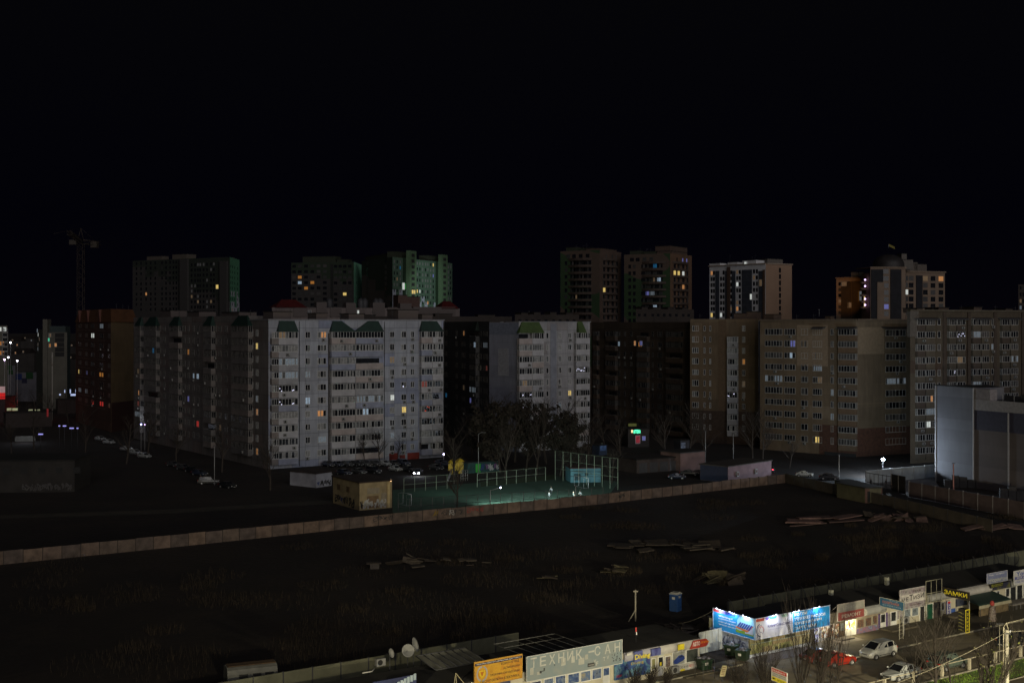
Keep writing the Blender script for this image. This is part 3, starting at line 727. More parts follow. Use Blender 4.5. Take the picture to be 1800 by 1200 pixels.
# tower B1
FB1 = Fr(Q(512, 650), Q(622, 640)); FB2 = Fr(Q(622, 640), Q(635.5, 670))
b = Bld('tower_block', 'very dark green tower with one narrow side in lit green, left of the lit green tower', FB1.p(FB1.L))
b.zt = FB1.z(570, 461)
m = MB(); e2 = FB2.p(FB2.L)
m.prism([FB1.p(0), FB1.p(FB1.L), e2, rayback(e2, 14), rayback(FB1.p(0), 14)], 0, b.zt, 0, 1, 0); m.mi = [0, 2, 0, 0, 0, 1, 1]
m.build('wall', [stepped('green_steps_b', G_d, W_d, sA, 4, FB1.z(520, 492), -.18, 6, 3), M_roof, stepped('green_steps_b2', (0.28, 0.72, 0.47), (0.7, 0.75, 0.75), sA, 4, FB1.z(520, 515), -.6, 5, 3)], b.r)  # very bright green on the side stands in for local light
roofbits(b, FB1, [(532, 590, 451, 3, 8), (592, 612, 456, 3, 6)], mat('tower_dark_green', (0.025, 0.032, 0.018)))
slab('recess', b, FB1, FB1.s(581), FB1.s(586), 0, .1, 0, b.zt - 1, mat('tower_void', (0.012, 0.013, 0.012)))  # dark strip coloured as a shaded recess
quick(b, FB1, [517, 527, 538, 549, 560, 571], FB1.z(520, 468), 8, sA, 2.6, 1.9, lit={(1, 2): 'orange', (3, 3): 'orange', (1, 3): 'cool', (2, 4): 'orange'})
quick(b, FB1, [590, 598, 606, 615], FB1.z(600, 468), 8, sA, 2.4, 1.9, lit={(2, 5): 'yellow'})
quick(b, FB2, [626.5], FB2.z(627, 468), 8, sA, 1.7, 2.0, fcol=M_surr)
b.done()
# tower B2 (the lit green one)
FC1 = Fr(Q(636, 640), Q(690, 600)); FC2 = Fr(Q(690, 600), Q(795, 662))
b = Bld('tower_block', 'tower with a lit green and white facade and two stair shafts above its roof', FC1.p(FC1.L))
b.zt = FC1.z(690, 451.5)
m = MB()
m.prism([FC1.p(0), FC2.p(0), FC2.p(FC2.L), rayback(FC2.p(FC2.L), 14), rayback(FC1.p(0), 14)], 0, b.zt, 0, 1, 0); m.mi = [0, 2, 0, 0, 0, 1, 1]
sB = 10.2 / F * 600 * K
m.build('wall', [stepped('green_steps_c', (0.022, 0.04, 0.024), (0.085, 0.07, 0.062), sB, 4, FC1.z(640, 495), -.35, 6, 5), M_roof, stepped('green_steps_c2', (0.085, 0.155, 0.105), (0.42, 0.45, 0.54), sB, 4, FC1.z(690, 505), -.16, 9, 8)], b.r)  # second cladding is the lit copy, paler and brighter than the front
for (u0, u1, vt) in ((714, 726, 441), (770.5, 781, 448)):
    slab('stair_shaft', b, FC2, FC2.s(u0), FC2.s(u1), 0, 2.2, 0, FC2.z((u0 + u1) / 2, vt), mat('shaft_green', (0.10, 0.175, 0.095)))
    for k in range(10): 
        m = MB(); a = (FC2.s(u0) + FC2.s(u1)) / 2; z = FC2.z((u0 + u1) / 2, vt + 8 + k * 10.2)
        m.fbox(FC2, a - 1.9, a + 1.9, 2.2, 2.28, z - .9, z + .9); m.fbox(FC2, a - 2.2, a + 2.2, 2.29, 2.5, z - 1.9, z - .95, 1); m.build('stair_opening', [M_dark, mat('shaft_green', (0.10, 0.175, 0.095))], b.r)
for (u0, u1) in ((708, 713.5), (765.5, 770)):
    slab('recess', b, FC2, FC2.s(u0), FC2.s(u1), 0, .12, 0, b.zt + .3, mat('recess_green', (0.012, 0.035, 0.014)))  # proud strips darkened to read as shaded recesses
slab('green_lit_patch', b, FC2, FC2.s(709.5), FC2.s(713), .12, .2, FC2.z(711, 508), FC2.z(711, 498), mat('bright_green_paint', (0.08, 0.6, 0.12)))  # small bright green patch on the dark strip
quick(b, FC2, [693, 698, 703.5], FC2.z(698, 460), 11, sB, 1.5, 2.0, lit={(2, 1): 'blue'}, fcol=M_surr)
quick(b, FC2, [728.5, 733.5, 738, 743, 748, 752, 757, 761.5], FC2.z(745, 464), 10, sB, 1.5, 2.0, lit={(0, 5): 'white', (1, 5): 'yellow', (7, 2): 'violet', (7, 0): 'yellow', (2, 5): 'white'}, fcol=M_surr)
quick(b, FC2, [783.5, 788, 792], FC2.z(788, 469), 9, sB, 1.5, 2.0, fcol=M_surr)
quick(b, FC1, [646, 678], FC1.z(646, 463), 10, sB, 3.6, 2.4)
b.window(FC2, FC2.s(708.3), FC2.z(708, 503), 3.0, 4.0, 1, 'white', .3)
b.window(FC2, FC2.s(720), FC2.z(720, 513), 4.5, 2.2, 2, 'yellow', 2.5)
roofbits(b, FC1, [(642, 680, 449, 3, 6)], mat('tower_dark_green', (0.025, 0.032, 0.018)))
roofbits(b, FC2, [(697, 715, 443, 4, 6), (752, 770, 450, 4, 6)], mat('tower_dark_green', (0.025, 0.032, 0.018)))
b.done()
# towers C1 and C2 (brown with green waves)
for (nm, uA, uM, uB, vt, vt2, seed, L) in (('left', 985, 1054, 1092, 441, 438, 1, {}), ('right', 1097, 1178, 1216, 447, 443, 2, {})):
    f1 = Fr(Q(uA, 522), Q(uM, 512)); f2 = Fr(Q(uM, 512), Q(uB, 530)); F_c2 = f2
    b = Bld('tower_block', 'brown tower with green wave patches, %s' % ('left one of the pair' if seed == 1 else 'right one with bright yellow windows'), f1.p(f1.L))
    b.zt = f1.z(uA + 20, vt)
    m = MB(); m.prism([f1.p(0), f1.p(f1.L), f2.p(f2.L), rayback(f2.p(f2.L), 13), rayback(f1.p(0), 13)], 0, b.zt, 0, 1, seed * 30); m.mi = [0, 2, 0, 0, 0, 1, 1]
    br = (0.085, 0.055, 0.042) if seed == 1 else (0.095, 0.06, 0.042)
    m.build('wall', [stepped('green_waves', (0.026, 0.058, 0.020), (0.09, 0.062, 0.046), 3, 3, .49, 0, 0, wave=True), M_roof, mat('brown_render_%d' % seed, br if seed == 1 else (0.13, 0.075, 0.045), .85, .3, .2)], b.r)  # right tower's side is browner: warm light put into its colour
    sC = 12.0 / F * 515 * K
    zc_ = f1.z(uA + 30, vt + 21)
    d_ = {}
    for k in range(-1, 9):      # rounded balcony bands
        zz = zc_ - k * sC
        for (fr_, u0, u1) in ((f1, uA + (14 if seed == 1 else 32), uA + (56 if seed == 1 else 74)), (f2, uM + 4, uB - 6)):
            a0, a1 = fr_.s(u0), fr_.s(u1); n = 6; q = MB()
            for i in range(n):
                t0, t1 = i / n, (i + 1) / n; g = lambda t: 1.6 * math.sin(math.pi * t) + .15
                p0, p1 = fr_.p(a0 + (a1 - a0) * t0, g(t0), zz - 2.1), fr_.p(a0 + (a1 - a0) * t1, g(t1), zz - 2.1)
                h = Vector((0, 0, 1.0)); q.quad(p0, p1, p1 + h, p0 + h)
                q0, q1 = fr_.p(a0 + (a1 - a0) * t0, 0, zz - 1.1), fr_.p(a0 + (a1 - a0) * t1, 0, zz - 1.1); q.quad(p0 + h, p1 + h, q1, q0); q.quad(q0 - h, q1 - h, p1, p0)
            q.build('balcony', mat('band_brown', (0.07, 0.05, 0.04), .8, .3, .3), b.r)
    us = [uA + x for x in ((22, 28, 34, 40, 46) if seed == 1 else (35, 42, 49, 56, 63))]
    l1 = {} if seed == 1 else {(3, 0): 'blue', (3, 2): 'dimwarm', (4, 2): 'cool', (1, 4): 'violet', (2, 4): 'pale', (3, 6): 'cool', (1, 7): 'pale'}
    if seed == 1: l1 = {(1, 5): 'dimwarm'}
    quick(b, f1, us, zc_, 9, sC, 3.0, 2.0, lit=l1, panes=3)
    quick(b, f1, [uA + 10, uA + (52 if seed == 1 else 18)], zc_, 9, sC, 1.6, 2.0, lit={} if seed == 1 else {(1, 5): 'led'})
    quick(b, f1, [uA + x for x in (14, 24, 36, 48)], zc_ + sC, 1, sC, 2.2, 2.0)
    l2 = {(0, 4): 'yellow'} if seed == 1 else {(0, 1): 'yellow', (1, 1): 'yellow', (2, 1): 'white'}
    quick(b, f2, [uM + 8, uM + 15, uM + 23, uM + 30], zc_, 9, sC, 2.6, 2.2, lit=l2, panes=2)
    quick(b, f2, [uM + 12, uM + 22, uM + 29], zc_ + sC, 1, sC, 1.4, 1.8, lit={} if seed == 1 else {(1, 0): 'violet', (2, 0): 'violet'})
    roofbits(b, f1, [(uA + 10, uA + 28, vt - 6, 4, 8), (uA + 36, uA + 56, vt - 5, 4, 8)], mat('tower_dark_green', (0.025, 0.032, 0.018)))
    roofbits(b, f2, [(uM + 3, uB - 8, vt2, .8, 8)] + ([(uM - 0, uB - 8, vt2 - 9, 5, 8)] if seed == 2 else []), mat('brown_cap', br))
    antennas(b, f1, [uA + 28, uA + 40, uA + 46], vt - 11, 4)
    b.done()
# tower D (striped; warm light on the tan side is put into its colour)
FD1 = Fr(Q(1247, 580), Q(1346, 556)); FD2 = Fr(Q(1346, 556), Q(1392, 564))
b = Bld('tower_block', 'white tower with dark glazed stripes and a blank warm-lit tan side with one window column', FD1.p(FD1.L))
b.zt = FD1.z(1320, 465.5)
m = MB(); m.prism([FD1.p(0), FD1.p(FD1.L), FD2.p(FD2.L), rayback(FD2.p(FD2.L), 14), rayback(FD1.p(0), 14)], 0, b.zt, 0, 1, 0); m.mi = [0, 2, 0, 0, 0, 1, 1]
m.build('wall', [mat('white_render', (0.68, 0.68, 0.70), .8, .2, .2), M_roof, mat('tan_render', (0.33, 0.215, 0.145), .8, .12, .1)], b.r)  # tan side carries its warm light in the render colour
gl = mat('blue_curtain_wall', (0.05, 0.058, 0.075), .7, .4, .4)
for i, (u0, u1) in enumerate(((1258, 1264.5), (1275, 1284), (1287, 1293), (1304.5, 1322), (1334, 1341))):
    slab('glazed_strip', b, FD1, FD1.s(u0), FD1.s(u1), 0, .25, 0, FD1.z((u0 + u1) / 2, 474 + (0 if i == 3 else 2)), gl)
slab('glazed_strip', b, FD1, FD1.s(1279), FD1.s(1284.5), .25, .6, 0, FD1.z(1281, 469), mat('brown_strip', (.10, .06, .04)))
slab('glazed_strip', b, FD1, FD1.s(1341.5), FD1.s(1345), 0, .5, 0, FD1.z(1343, 474), mat('brown_strip', (.10, .06, .04)))
sD = 10.5 / F * 580 * K
m = MB()
for k in range(11):
    z = FD1.z(1313, 482) - k * sD
    m.fbox(FD1, FD1.s(1304.5), FD1.s(1322), .25, .33, z - .18, z)
m.build('floor_bands', mat('band_grey', (.11, .11, .12)), b.r)
quick(b, FD1, [1251, 1255, 1267.5, 1272, 1285, 1296, 1300.5, 1325.5, 1330.5], FD1.z(1300, 478), 10, sD, 1.5, 2.3, lit={(0, 7): 'yellow', (5, 2): 'white', (7, 1): 'dimwarm', (5, 0): 'dimwarm', (5, 5): 'dimwarm', (2, 7): 'white'}, skipp=.03)
quick(b, FD2, [1371], FD2.z(1371, 475), 9, 11.2 / F * 555 * K, 1.6, 2.7)
b.window(FD1, FD1.s(1320), FD1.z(1320, 521.5), 1.8, 3.0, 1, 'white', .3)
b.window(FD1, FD1.s(1336.5), FD1.z(1336, 497), 2.6, 3.4, 1, 'dimwarm', .3)
m = MB(); m.fbox(FD1, -.5, FD1.L, -10, .5, b.zt + .002, b.zt + .6); m.fbox(FD2, .55, FD2.L + .3, -10, .5, b.zt + .003, b.zt + .6); m.build('coping', mat('coping_tan', (0.33, 0.26, 0.2)), b.r)
roofbits(b, FD1, [(1247, 1266, 463, .2, 8), (1305, 1329, 457.5, 1, 8), (1279, 1296, 461, 5, 6)], mat('white_render', (.3, .3, .3)))
roofbits(b, FD2, [(1349, 1376, 455.5, 6, 6)], mat('cap_grey', (.14, .125, .11)))
antennas(b, FD1, (1322, 1327, 1283), 449, 5)
b.window(FD1, FD1.s(1309), FD1.z(1309, 464.5), 1.6, 2.6, 1, 'white', -.6)
b.done()
# tower E (dome)
FE1 = Fr(Q(1470, 520), Q(1516, 512)); FE3 = Fr(Q(1530, 496), Q(1592, 498)); FE4 = Fr(Q(1591, 505), Q(1661, 512))
b = Bld('tower_block', 'cream building with dark glass bays, a dome and a small flag', FE3.p(0))
b.zt = FE3.z(1560, 471)
W_c = mat('cream_render', (0.215, 0.155, 0.11), .8, .2, .15)
wallpart(b, rect(FE3, 16), b.zt, W_c)
z_ = FE4.z(1625, 478.5)
wallpart(b, rect(FE4, 12, .6), z_, W_c)
z_o = FE1.z(1490, 489)
wallpart(b, rect(FE1, 12), z_o, mat('warm_render', (0.30, 0.22, 0.16), .8, .2, .15))
FE2_ = Fr(Q(1514.5, 505), Q(1530, 497))
wallpart(b, rect(FE2_, 10), FE2_.z(1522, 480), mat('cream_render2', (0.19, 0.125, 0.08), .8, .25, .3))
for (fr_, u0, u1, vt) in ((FE1, 1479, 1496, 495), (FE1, 1497, 1515, 494), (FE3, 1531, 1552, 473.5), (FE3, 1565, 1584, 473.5), (FE4, 1610, 1621, 484)):
    gm = mat('brown_glass', (0.07, 0.05, 0.035), .5, .4, .3) if fr_ is FE1 else mat('dark_curtain_wall', (0.014, 0.014, 0.019), .85, .5, .5)
    slab('glazed_bay', b, fr_, fr_.s(u0), fr_.s(u1), 0, .35, 0, fr_.z((u0 + u1) / 2, vt), gm)
sE = 12.3 / F * 500 * K
slab('white_bay', b, FE3, FE3.s(1541), FE3.s(1553), .35, .7, 0, FE3.z(1547, 496), W_c)
quick(b, FE3, [1548], FE3.z(1547, 502), 5, sE, 3.0, 2.4); quick(b, FE3, [1556.8], FE3.z(1557, 477), 7, sE, 3.0, 2.4, lit={(0, 5): 'violet'})
quick(b, FE4, [1592, 1601.5, 1626.5, 1640, 1654], FE4.z(1600, 489), 6, sE, 2.9, 2.5, lit={(0, 2): 'white'})
quick(b, FE1, [1476.5], FE1.z(1476, 499), 6, sE * .85, 1.8, 1.8, lit={(0, 3): 'dimwarm'})
b.window(FE1, FE1.s(1484), FE1.z(1484, 499), 3, 2, 2, 'dimwarm', .4); b.window(FE1, FE1.s(1494), FE1.z(1494, 536), 2, 2.5, 1, 'dimwarm', .4); b.window(FE1, FE1.s(1512.5), FE1.z(1512, 520), 1.8, 4.5, 1, 'pale', .4)
for k, v in enumerate((492, 503, 514, 525.5, 536)):     # round corner balconies with lamps
    z = FE2_.z(1522, v); m = MB(); a = FE2_.s(1520)
    m.lathe(FE2_.p(a, .2, z - 1.8), [(0.05, 0), (2.0, 0), (2.05, 1.0), (1.95, 1.0), (1.9, .1), (.05, .1)], 12); m.build('balcony', mat('cream_render3', (.27, .19, .12)), b.r)
    if k != 2:
        m = MB(); m.lathe(FE2_.p(FE2_.s(1525), 1.2, z), [(.01, -.45), (.35, -.3), (.45, 0), (.35, .3), (.01, .45)], 8); m.build('lamp', emit('violet_lamp', (.75, .5, 1), 3, .1), b.r)
    if k >= 3:
        b.window(FE2_, FE2_.s(1520), z, 1.4, 3.2, 1, 'yellow', .05)
m = MB(); c_ = FE3.p(FE3.s(1562, -9), -9, b.zt); rD = (1590 - 1536) / 2 / F * 505 * K
m.lathe(c_, [(rD, 0), (rD, 2)] + [(rD * math.cos(t * math.pi / 16), 2 + (FE3.z(1560, 447, -9) - b.zt - 2) * math.sin(t * math.pi / 16)) for t in range(1, 9)], 24)
m.build('dome', mat('dome_dark', (0.028, 0.024, 0.024), .6, .4, .4), b.r)
m = MB(); zf = FE3.z(1562, 432, -9); m.tube([c_ + Vector((0, 0, 10)), Vector((c_.x, c_.y, zf + .6))], .12, 5); m.build('flagpole', M_steel, b.r)
m = MB()
m.add([(c_.x + .15, c_.y, zf + .9), (c_.x + 3.0, c_.y + .3, zf - .5), (c_.x + 3.1, c_.y + .3, zf - 1.6), (c_.x + .2, c_.y, zf - .3), (c_.x + .15, c_.y + .06, zf + .9), (c_.x + 3.0, c_.y + .36, zf - .5), (c_.x + 3.1, c_.y + .36, zf - 1.6), (c_.x + .2, c_.y + .06, zf - .3)], [(0, 1, 2, 3), (7, 6, 5, 4), (0, 4, 5, 1), (3, 2, 6, 7), (1, 5, 6, 2), (0, 3, 7, 4)])
m.build('flag', mat('yellow_flag', (.20, .17, .03)), b.r)
roofbits(b, FE3, [(1585, 1594, 446, 9, 5), (1579, 1605, 456.5, 5, 5)], mat('cap_grey', (.1, .085, .075)))
zs = b.zt; b.zt = z_; roofbits(b, FE4, [(1593, 1613, 461, 3, 6), (1607, 1629, 464.5, 3, 6)], mat('cap_grey2', (.12, .10, .085))); b.zt = z_o; roofbits(b, FE1, [(1496, 1510, 478, 2, 5)], mat('cap_grey', (.14, .11, .09)))
m = MB(); m.fbox(FE3, -.3, FE3.L + .3, -16, .6, zs + .002, zs + .5); m.fbox(FE4, .95, FE4.L + .3, -12, .6, z_ + .002, z_ + .5); m.fbox(FE1, -.3, FE1.L, -12, .5, z_o + .002, z_o + .5); m.build('coping', mat('coping_cream', (0.27, 0.2, 0.14)), b.r)
b.done()
f_ = Fr(Q(1790, 540), Q(1830, 550)); b = Bld('tower_block', 'barely visible dark tower cut off by the right edge of the photo', f_.p(0)); b.zt = f_.z(1800, 500); wallpart(b, rect(f_, 12), b.zt, mat('far_dark_wall', (0.045, 0.035, 0.03)))
quick(b, f_, [1794, 1799], f_.z(1795, 506), 5, 3.3, 1.8, 2, lit={(0, 2): 'dimwarm', (0, 3): 'pale'}); b.done()

# ================= far left buildings
f1 = Fr(Q(64, 470), Q(84, 455)); f2 = Fr(Q(84, 452), Q(118, 452))
b = Bld('apartment_block', 'small grey balconied building standing alone at far left', f2.p(0)); b.zt = f2.z(100, 573)
wg = mat('far_grey_wall', (0.11, 0.105, 0.085), .85, .3, .2)
wallpart(b, rect(f2, 10), f2.z(100, 584), wg); wallpart(b, rect(f1, 10), f1.z(74, 579), mat('far_grey_wall2', (.06, .065, .055)))
slab('tower_part', b, f2, f2.s(76), f2.s(84), -4, .5, 0, f2.z(80, 561), wg); slab('penthouse', b, f2, f2.s(84), f2.s(112), -8, -2, 0, f2.z(96, 573), mat('penthouse_teal', (.03, .045, .045)))
m = MB()
for k in range(5):
    z = f2.z(105, 589) - k * 8.4 / F * 452 * K; m.fbox(f2, f2.s(97), f2.s(113), 0, .08, z - .9, z + .9)
m.build('balcony_openings', M_dark, b.r)
for (u, v, kd) in ((98, 606, 'warm'), (87.5, 607, 'orange'), (88, 589, 'dimwarm'), (85.5, 597, 'green')): b.window(f2, f2.s(u), f2.z(u, v), 1.0, 1.5, 1, kd, .1)
for (u, v, kd) in ((66, 581, 'cool'), (67.5, 588, 'white'), (69.5, 596, 'dimwarm'), (67, 605, 'dimwarm'), (67, 613, 'pale')): b.window(f1, f1.s(u), f1.z(u, v), 1.0, 1.6, 1, kd, .05)
b.done()
f2 = Fr(Q(-30, 450), Q(13, 455)); b = Bld('apartment_block', 'dim block with one white window band at the left edge', f2.p(f2.L)); b.zt = f2.z(5, 572); wallpart(b, rect(f2, 10), b.zt, wg)
for (v, kd) in ((578.5, 'white'), (603.5, 'orange'), (620, 'orange')): b.window(f2, f2.s(2.5), f2.z(2, v), 4.0 if v < 580 else 2.2, 1.8, 2, kd)
for k in range(6): b.window(f2, f2.s(9), f2.z(9, 580 + k * 8.4), 2.2, 1.6, 1, 'k')
b.done()
f1 = Fr(Q(-20, 490), Q(27, 490)); f2 = Fr(Q(27, 496), Q(102, 494))
b = Bld('kindergarten', 'low white building with a few coloured square panels at the left edge', f2.p(0)); b.r['category'] = 'building'; b.zt = f2.z(60, 654)
ww = mat('white_wall_dim', (0.17, 0.165, 0.19), .85, .25, .3)
wallpart(b, rect(f1, 8), f1.z(10, 642), ww); wallpart(b, rect(f2, 8, .3), b.zt, ww)
for (fr_, u, v, w_, c) in ((f2, 33, 662, 3.0, (.03, .05, .2)), (f2, 52, 660, 3.4, (.015, .07, .02)), (f2, 83, 661, 2.4, (.03, .04, .04)), (f2, 95, 660, 3.4, (.015, .07, .02)), (f1, 1, 650, 2.2, (.03, .03, .07)), (f1, 6, 660, 2.2, (.2, .06, .04)), (f2, 43, 669, 2.6, (.03, .03, .03)), (f1, 8, 649, 2, (.05, .06, .05)), (f1, 17, 646, 2.2, (.02, .02, .02)), (f1, 19, 654, 2.2, (.02, .025, .025))):
    m = MB(); a = fr_.s(u); z = fr_.z(u, v); m.fbox(fr_, a - w_ / 2, a + w_ / 2, 0, .08, z - w_ * .45, z + w_ * .45); m.build('window', mat('sq_%d' % int(c[0] * 900 + c[1] * 100 + c[2] * 10), c), b.r)
slab('roof_sign', b, f2, f2.s(74), f2.s(94), 0, .3, b.zt + .02, b.zt + 1.1, mat('yellow_sign', (.13, .10, .01)))
b.done()
for i, (u0, u1, D, v, lits) in enumerate(((14, 34, 620, 592, ((22, 598, 'dimwarm'), (30, 606, 'warm'))), (36, 60, 700, 588, ((44, 594, 'dimwarm'), (55, 598, 'pale'))), (118, 134, 560, 600, ((126, 607, 'dimwarm'),)), (20, 50, 540, 612, ((27, 620, 'warm'), (41, 618, 'dimwarm'))), (100, 132, 520, 622, ((110, 630, 'pale'), (124, 628, 'dimwarm'))))):
    f_ = Fr(Q(u0, D), Q(u1, D)); t = thing('house', 'dim low house %s' % ('far off at the left, behind the white lamp', 'far off left of the lone grey building', 'far off between the lone building and the mansard block', 'above the white low building, one window warm', 'right of the pale pole, before the mansard block')[i], 'house', f_.p(0)); k = MB(); z_ = f_.z((u0 + u1) / 2, v); k.prism(rect(f_, 10), 0, z_ - 2.5, 0, 0, 0); k.build('wall', mat('house_dim', (.035, .03, .028), .9, .4, .2), t)
    k = MB(); k.add([f_.p(-.4, .4, z_ - 2.5), f_.p(f_.L + .4, .4, z_ - 2.5), f_.p(f_.L + .4, -10, z_ - 2.5), f_.p(-.4, -10, z_ - 2.5), f_.p(0, -5, z_), f_.p(f_.L, -5, z_)], [(0, 1, 5, 4), (2, 3, 4, 5), (1, 2, 5), (3, 0, 4), (3, 2, 1, 0)]); k.build('roof', mat('house_roof', (.02, .014, .012)), t)
    for (u, vv, kd) in lits: inst('window', win_mesh(.8, .9, 1, kd), t, f_.M(f_.s(u), .02, f_.z(u, vv)))
# ================= grey box mall at right
G1 = Fr(P(1645, 845), P(1712, 857)); G2 = Fr(G1.p(G1.L), Q(1830, 218))
b = Bld('shopping_mall', 'windowless grey box building with white corner trims at the right edge', G1.p(G1.L)); b.r['category'] = 'building'
z1 = G1.z(1700, 681); z2_ = G2.z(1715, 704); b.zt = z2_
m = MB(); m.prism([G1.p(0), G1.p(G1.L), G1.p(G1.L) - G2.n * 9, G1.p(0) - G1.n * 14], 0, z1, 0, 1, 0); m.build('wall', [panel('mall_cladding', (0.165, 0.165, 0.19), (0.16, 0.16, 0.185), st=2.4, pw=30, seam=.12, altp=.2, seed=20, stain=.15), M_roof], b.r)
m = MB(); m.prism(rect(G2, 30, .12), 0, z2_, 0, 1, 0); m.build('wall', [panel('mall_cladding_2', (0.17, 0.145, 0.15), (0.16, 0.138, 0.143), st=2.4, pw=30, seam=.08, altp=.2, seed=21, stain=.15), M_roof], b.r)
slab('white_band', b, G2, .12, G2.L, 0, .1, z2_ - 2.0, z2_ + .3, mat('mall_white', (.30, .29, .31))); slab('dark_band', b, G2, .12, G2.L, .0, .06, z2_ - 6.2, z2_ - 2.02, mat('mall_navy', (.045, .043, .075)))
for (fr_, a) in ((G1, .0), (G1, G1.L - .15), (G2, G2.s(1773))):
    m = MB(); m.fbox(fr_, a - .15, a + .18, 0, .16, 0, (z1 if fr_ is G1 else z2_ - 2.1)); m.build('corner_trim', mat('trim_white', (.42, .41, .43)), b.r)
slab('coping', b, G1, -.1, G1.L, -.6, .12, z1 + .002, z1 + .22, M_dark)
slab('raised_parapet', b, G2, .3, 4.5, -2.0, .08, z2_ - 1.95, z2_ + 2.6, mat('mall_light', (.24, .22, .235)))
slab('roof_plant', b, G2, 8, 22, -9, -5, z2_, z2_ + 1.6, M_iron)
for i in range(6): slab('roof_post', b, G2, 5 + i * 3, 5.12 + i * 3, -3.1, -3, z2_, z2_ + 1.4, M_steel)
b.done()
# ================= tower crane
cb = Q(142, 500); k_ = 500 * K / F
t = thing('tower_crane', 'unlit lattice tower crane above the brick block on the left', 'crane', cb)
M_cr = mat('crane_paint', (0.045, 0.034, 0.026), .7, .3)
def lattice(m, p, q, w_, n, r=.13, up=Vector((0, 1, 0))):
    p, q = Vector(p), Vector(q); d = (q - p).normalized(); s1 = d.cross(up).normalized(); s2 = d.cross(s1)
    cs = [(s1 * i + s2 * j) * w_ / 2 for i, j in ((1, 1), (1, -1), (-1, -1), (-1, 1))]
    for c in cs: m.tube([p + c, q + c], r, 4)
    for i in range(n):
        a, b_ = p + (q - p) * i / n, p + (q - p) * (i + 1) / n
        for j in range(4):
            x, y = cs[j], cs[(j + 1) % 4]
            m.tube([a + (x if i % 2 else y), b_ + (y if i % 2 else x)], r * .7, 3)
zt = zat(428, 500 * K); zt0 = zat(401, 500 * K)
m = MB(); lattice(m, (cb.x, cb.y, 0), (cb.x, cb.y, zt), 2.6, 34); m.build('mast', M_cr, t)
m = MB(); jd = -cb.normalized(); lattice(m, cb + jd * 1 + Vector((0, 0, zt + .8)), cb + jd * 55 + Vector((-5, 0, zt + 1.2)), 1.6, 24, .11, Vector((0, 0, 1))); m.build('jib', M_cr, t)
m = MB(); lattice(m, (cb.x + .5, cb.y, zt + .8), (cb.x + 6.4, cb.y + 8, zt + .4), 1.8, 5, .12, Vector((0, 0, 1))); m.build('counter_jib', M_cr, t)
m = MB(); m.box(cb.x + 3.2, cb.x + 6.0, cb.y + 4, cb.y + 7, zt - 1.6, zt + 1.2); m.build('counterweight', mat('crane_concrete', (.05, .04, .03)), t)
m = MB(); m.box(cb.x - 4.4, cb.x - 1.2, cb.y - 3, cb.y - .8, zt - .7, zt + 1.5); m.build('cab', mat('crane_cab', (.06, .05, .04)), t)
m = MB(); m.tube([(cb.x - 1.3, cb.y, zt + 1.6), (cb.x, cb.y, zt0)], .16, 4); m.tube([(cb.x + 1.3, cb.y, zt + 1.6), (cb.x, cb.y, zt0)], .16, 4); m.tube([(cb.x, cb.y, zt0), (cb.x + 5, cb.y + 7, zt + 1.2)], .07, 4); m.tube([(cb.x, cb.y, zt0), (cb.x + 2, cb.y - 40, zt + 1.6)], .07, 4); m.build('apex', M_cr, t)
# ================= ground
M_soil, nt, bs = base_mat('dark_soil')
co = N(nt, 'ShaderNodeTexCoord').outputs['Object']
a_ = ramp(nt, noise(nt, 0.07, co, 6, .65), .42, .62); b_ = ramp(nt, noise(nt, 1.1, co, 6, .75), .35, .7)
c_ = mixc(nt, a_, (0.011, 0.0052, 0.0035), (0.026, 0.015, 0.009)); c_ = mixc(nt, mth(nt, 'MULTIPLY', b_, .7), c_, (0.004, 0.0028, 0.002))
nt.links.new(c_, bs.inputs['Base Color']); bs.inputs['Roughness'].default_value = 1
bp = N(nt, 'ShaderNodeBump'); bp.inputs['Strength'].default_value = .6; bp.inputs['Distance'].default_value = .3; nt.links.new(noise(nt, .9, co, 5), bp.inputs['Height']); nt.links.new(bp.outputs[0], bs.inputs['Normal'])
def sheet(name, pts, z, m, kind='structure', div=0):
    k = MB(); k.add([(p[0], p[1], z) for p in pts], [tuple(range(len(pts)))]); o = k.build(name, m)
    n = o.data.polygons[0].normal
    if n.z < 0: o.data.flip_normals()
    return tag(o, kind=kind)
sheet('ground', [(-4000, -200), (4000, -200), (4000, 5500), (-4000, 5500)], 0, M_soil)
FS = Fr(P(1230, 1173), P(1767, 1061))       # shop-front line
S0 = FS.s(1318)
def sp(u, v):                                # ground point -> (s, d) in the shop frame
    q = P(u, v) - FS.o; return q.dot(FS.ex), q.dot(FS.n)
def asphalt(name, c1, c2, sc=.5):
    m, nt, b = base_mat(name)
    co = N(nt, 'ShaderNodeTexCoord').outputs['Object']
    f = ramp(nt, noise(nt, .22, co, 6, .7), .38, .66); g = ramp(nt, noise(nt, 2.3, co, 5, .7), .3, .7)
    mp = N(nt, 'ShaderNodeMapping'); mp.inputs['Rotation'].default_value = (0, 0, -math.radians(34)); mp.inputs['Scale'].default_value = (.05, .7, 1); nt.links.new(co, mp.inputs[0])
    s_ = ramp(nt, noise(nt, 1.0, mp.outputs[0], 4, .6), .45, .62)
    c = mixc(nt, f, c1, c2); c = mixc(nt, mth(nt, 'MULTIPLY', s_, .45), c, tuple(x * .55 for x in c1)); c = mixc(nt, mth(nt, 'MULTIPLY', g, .35), c, tuple(x * .5 for x in c1))
    nt.links.new(c, b.inputs['Base Color']); b.inputs['Roughness'].default_value = .8
    bp = N(nt, 'ShaderNodeBump'); bp.inputs['Strength'].default_value = .3; nt.links.new(noise(nt, 8, co), bp.inputs['Height']); nt.links.new(bp.outputs[0], b.inputs['Normal'])
    return m
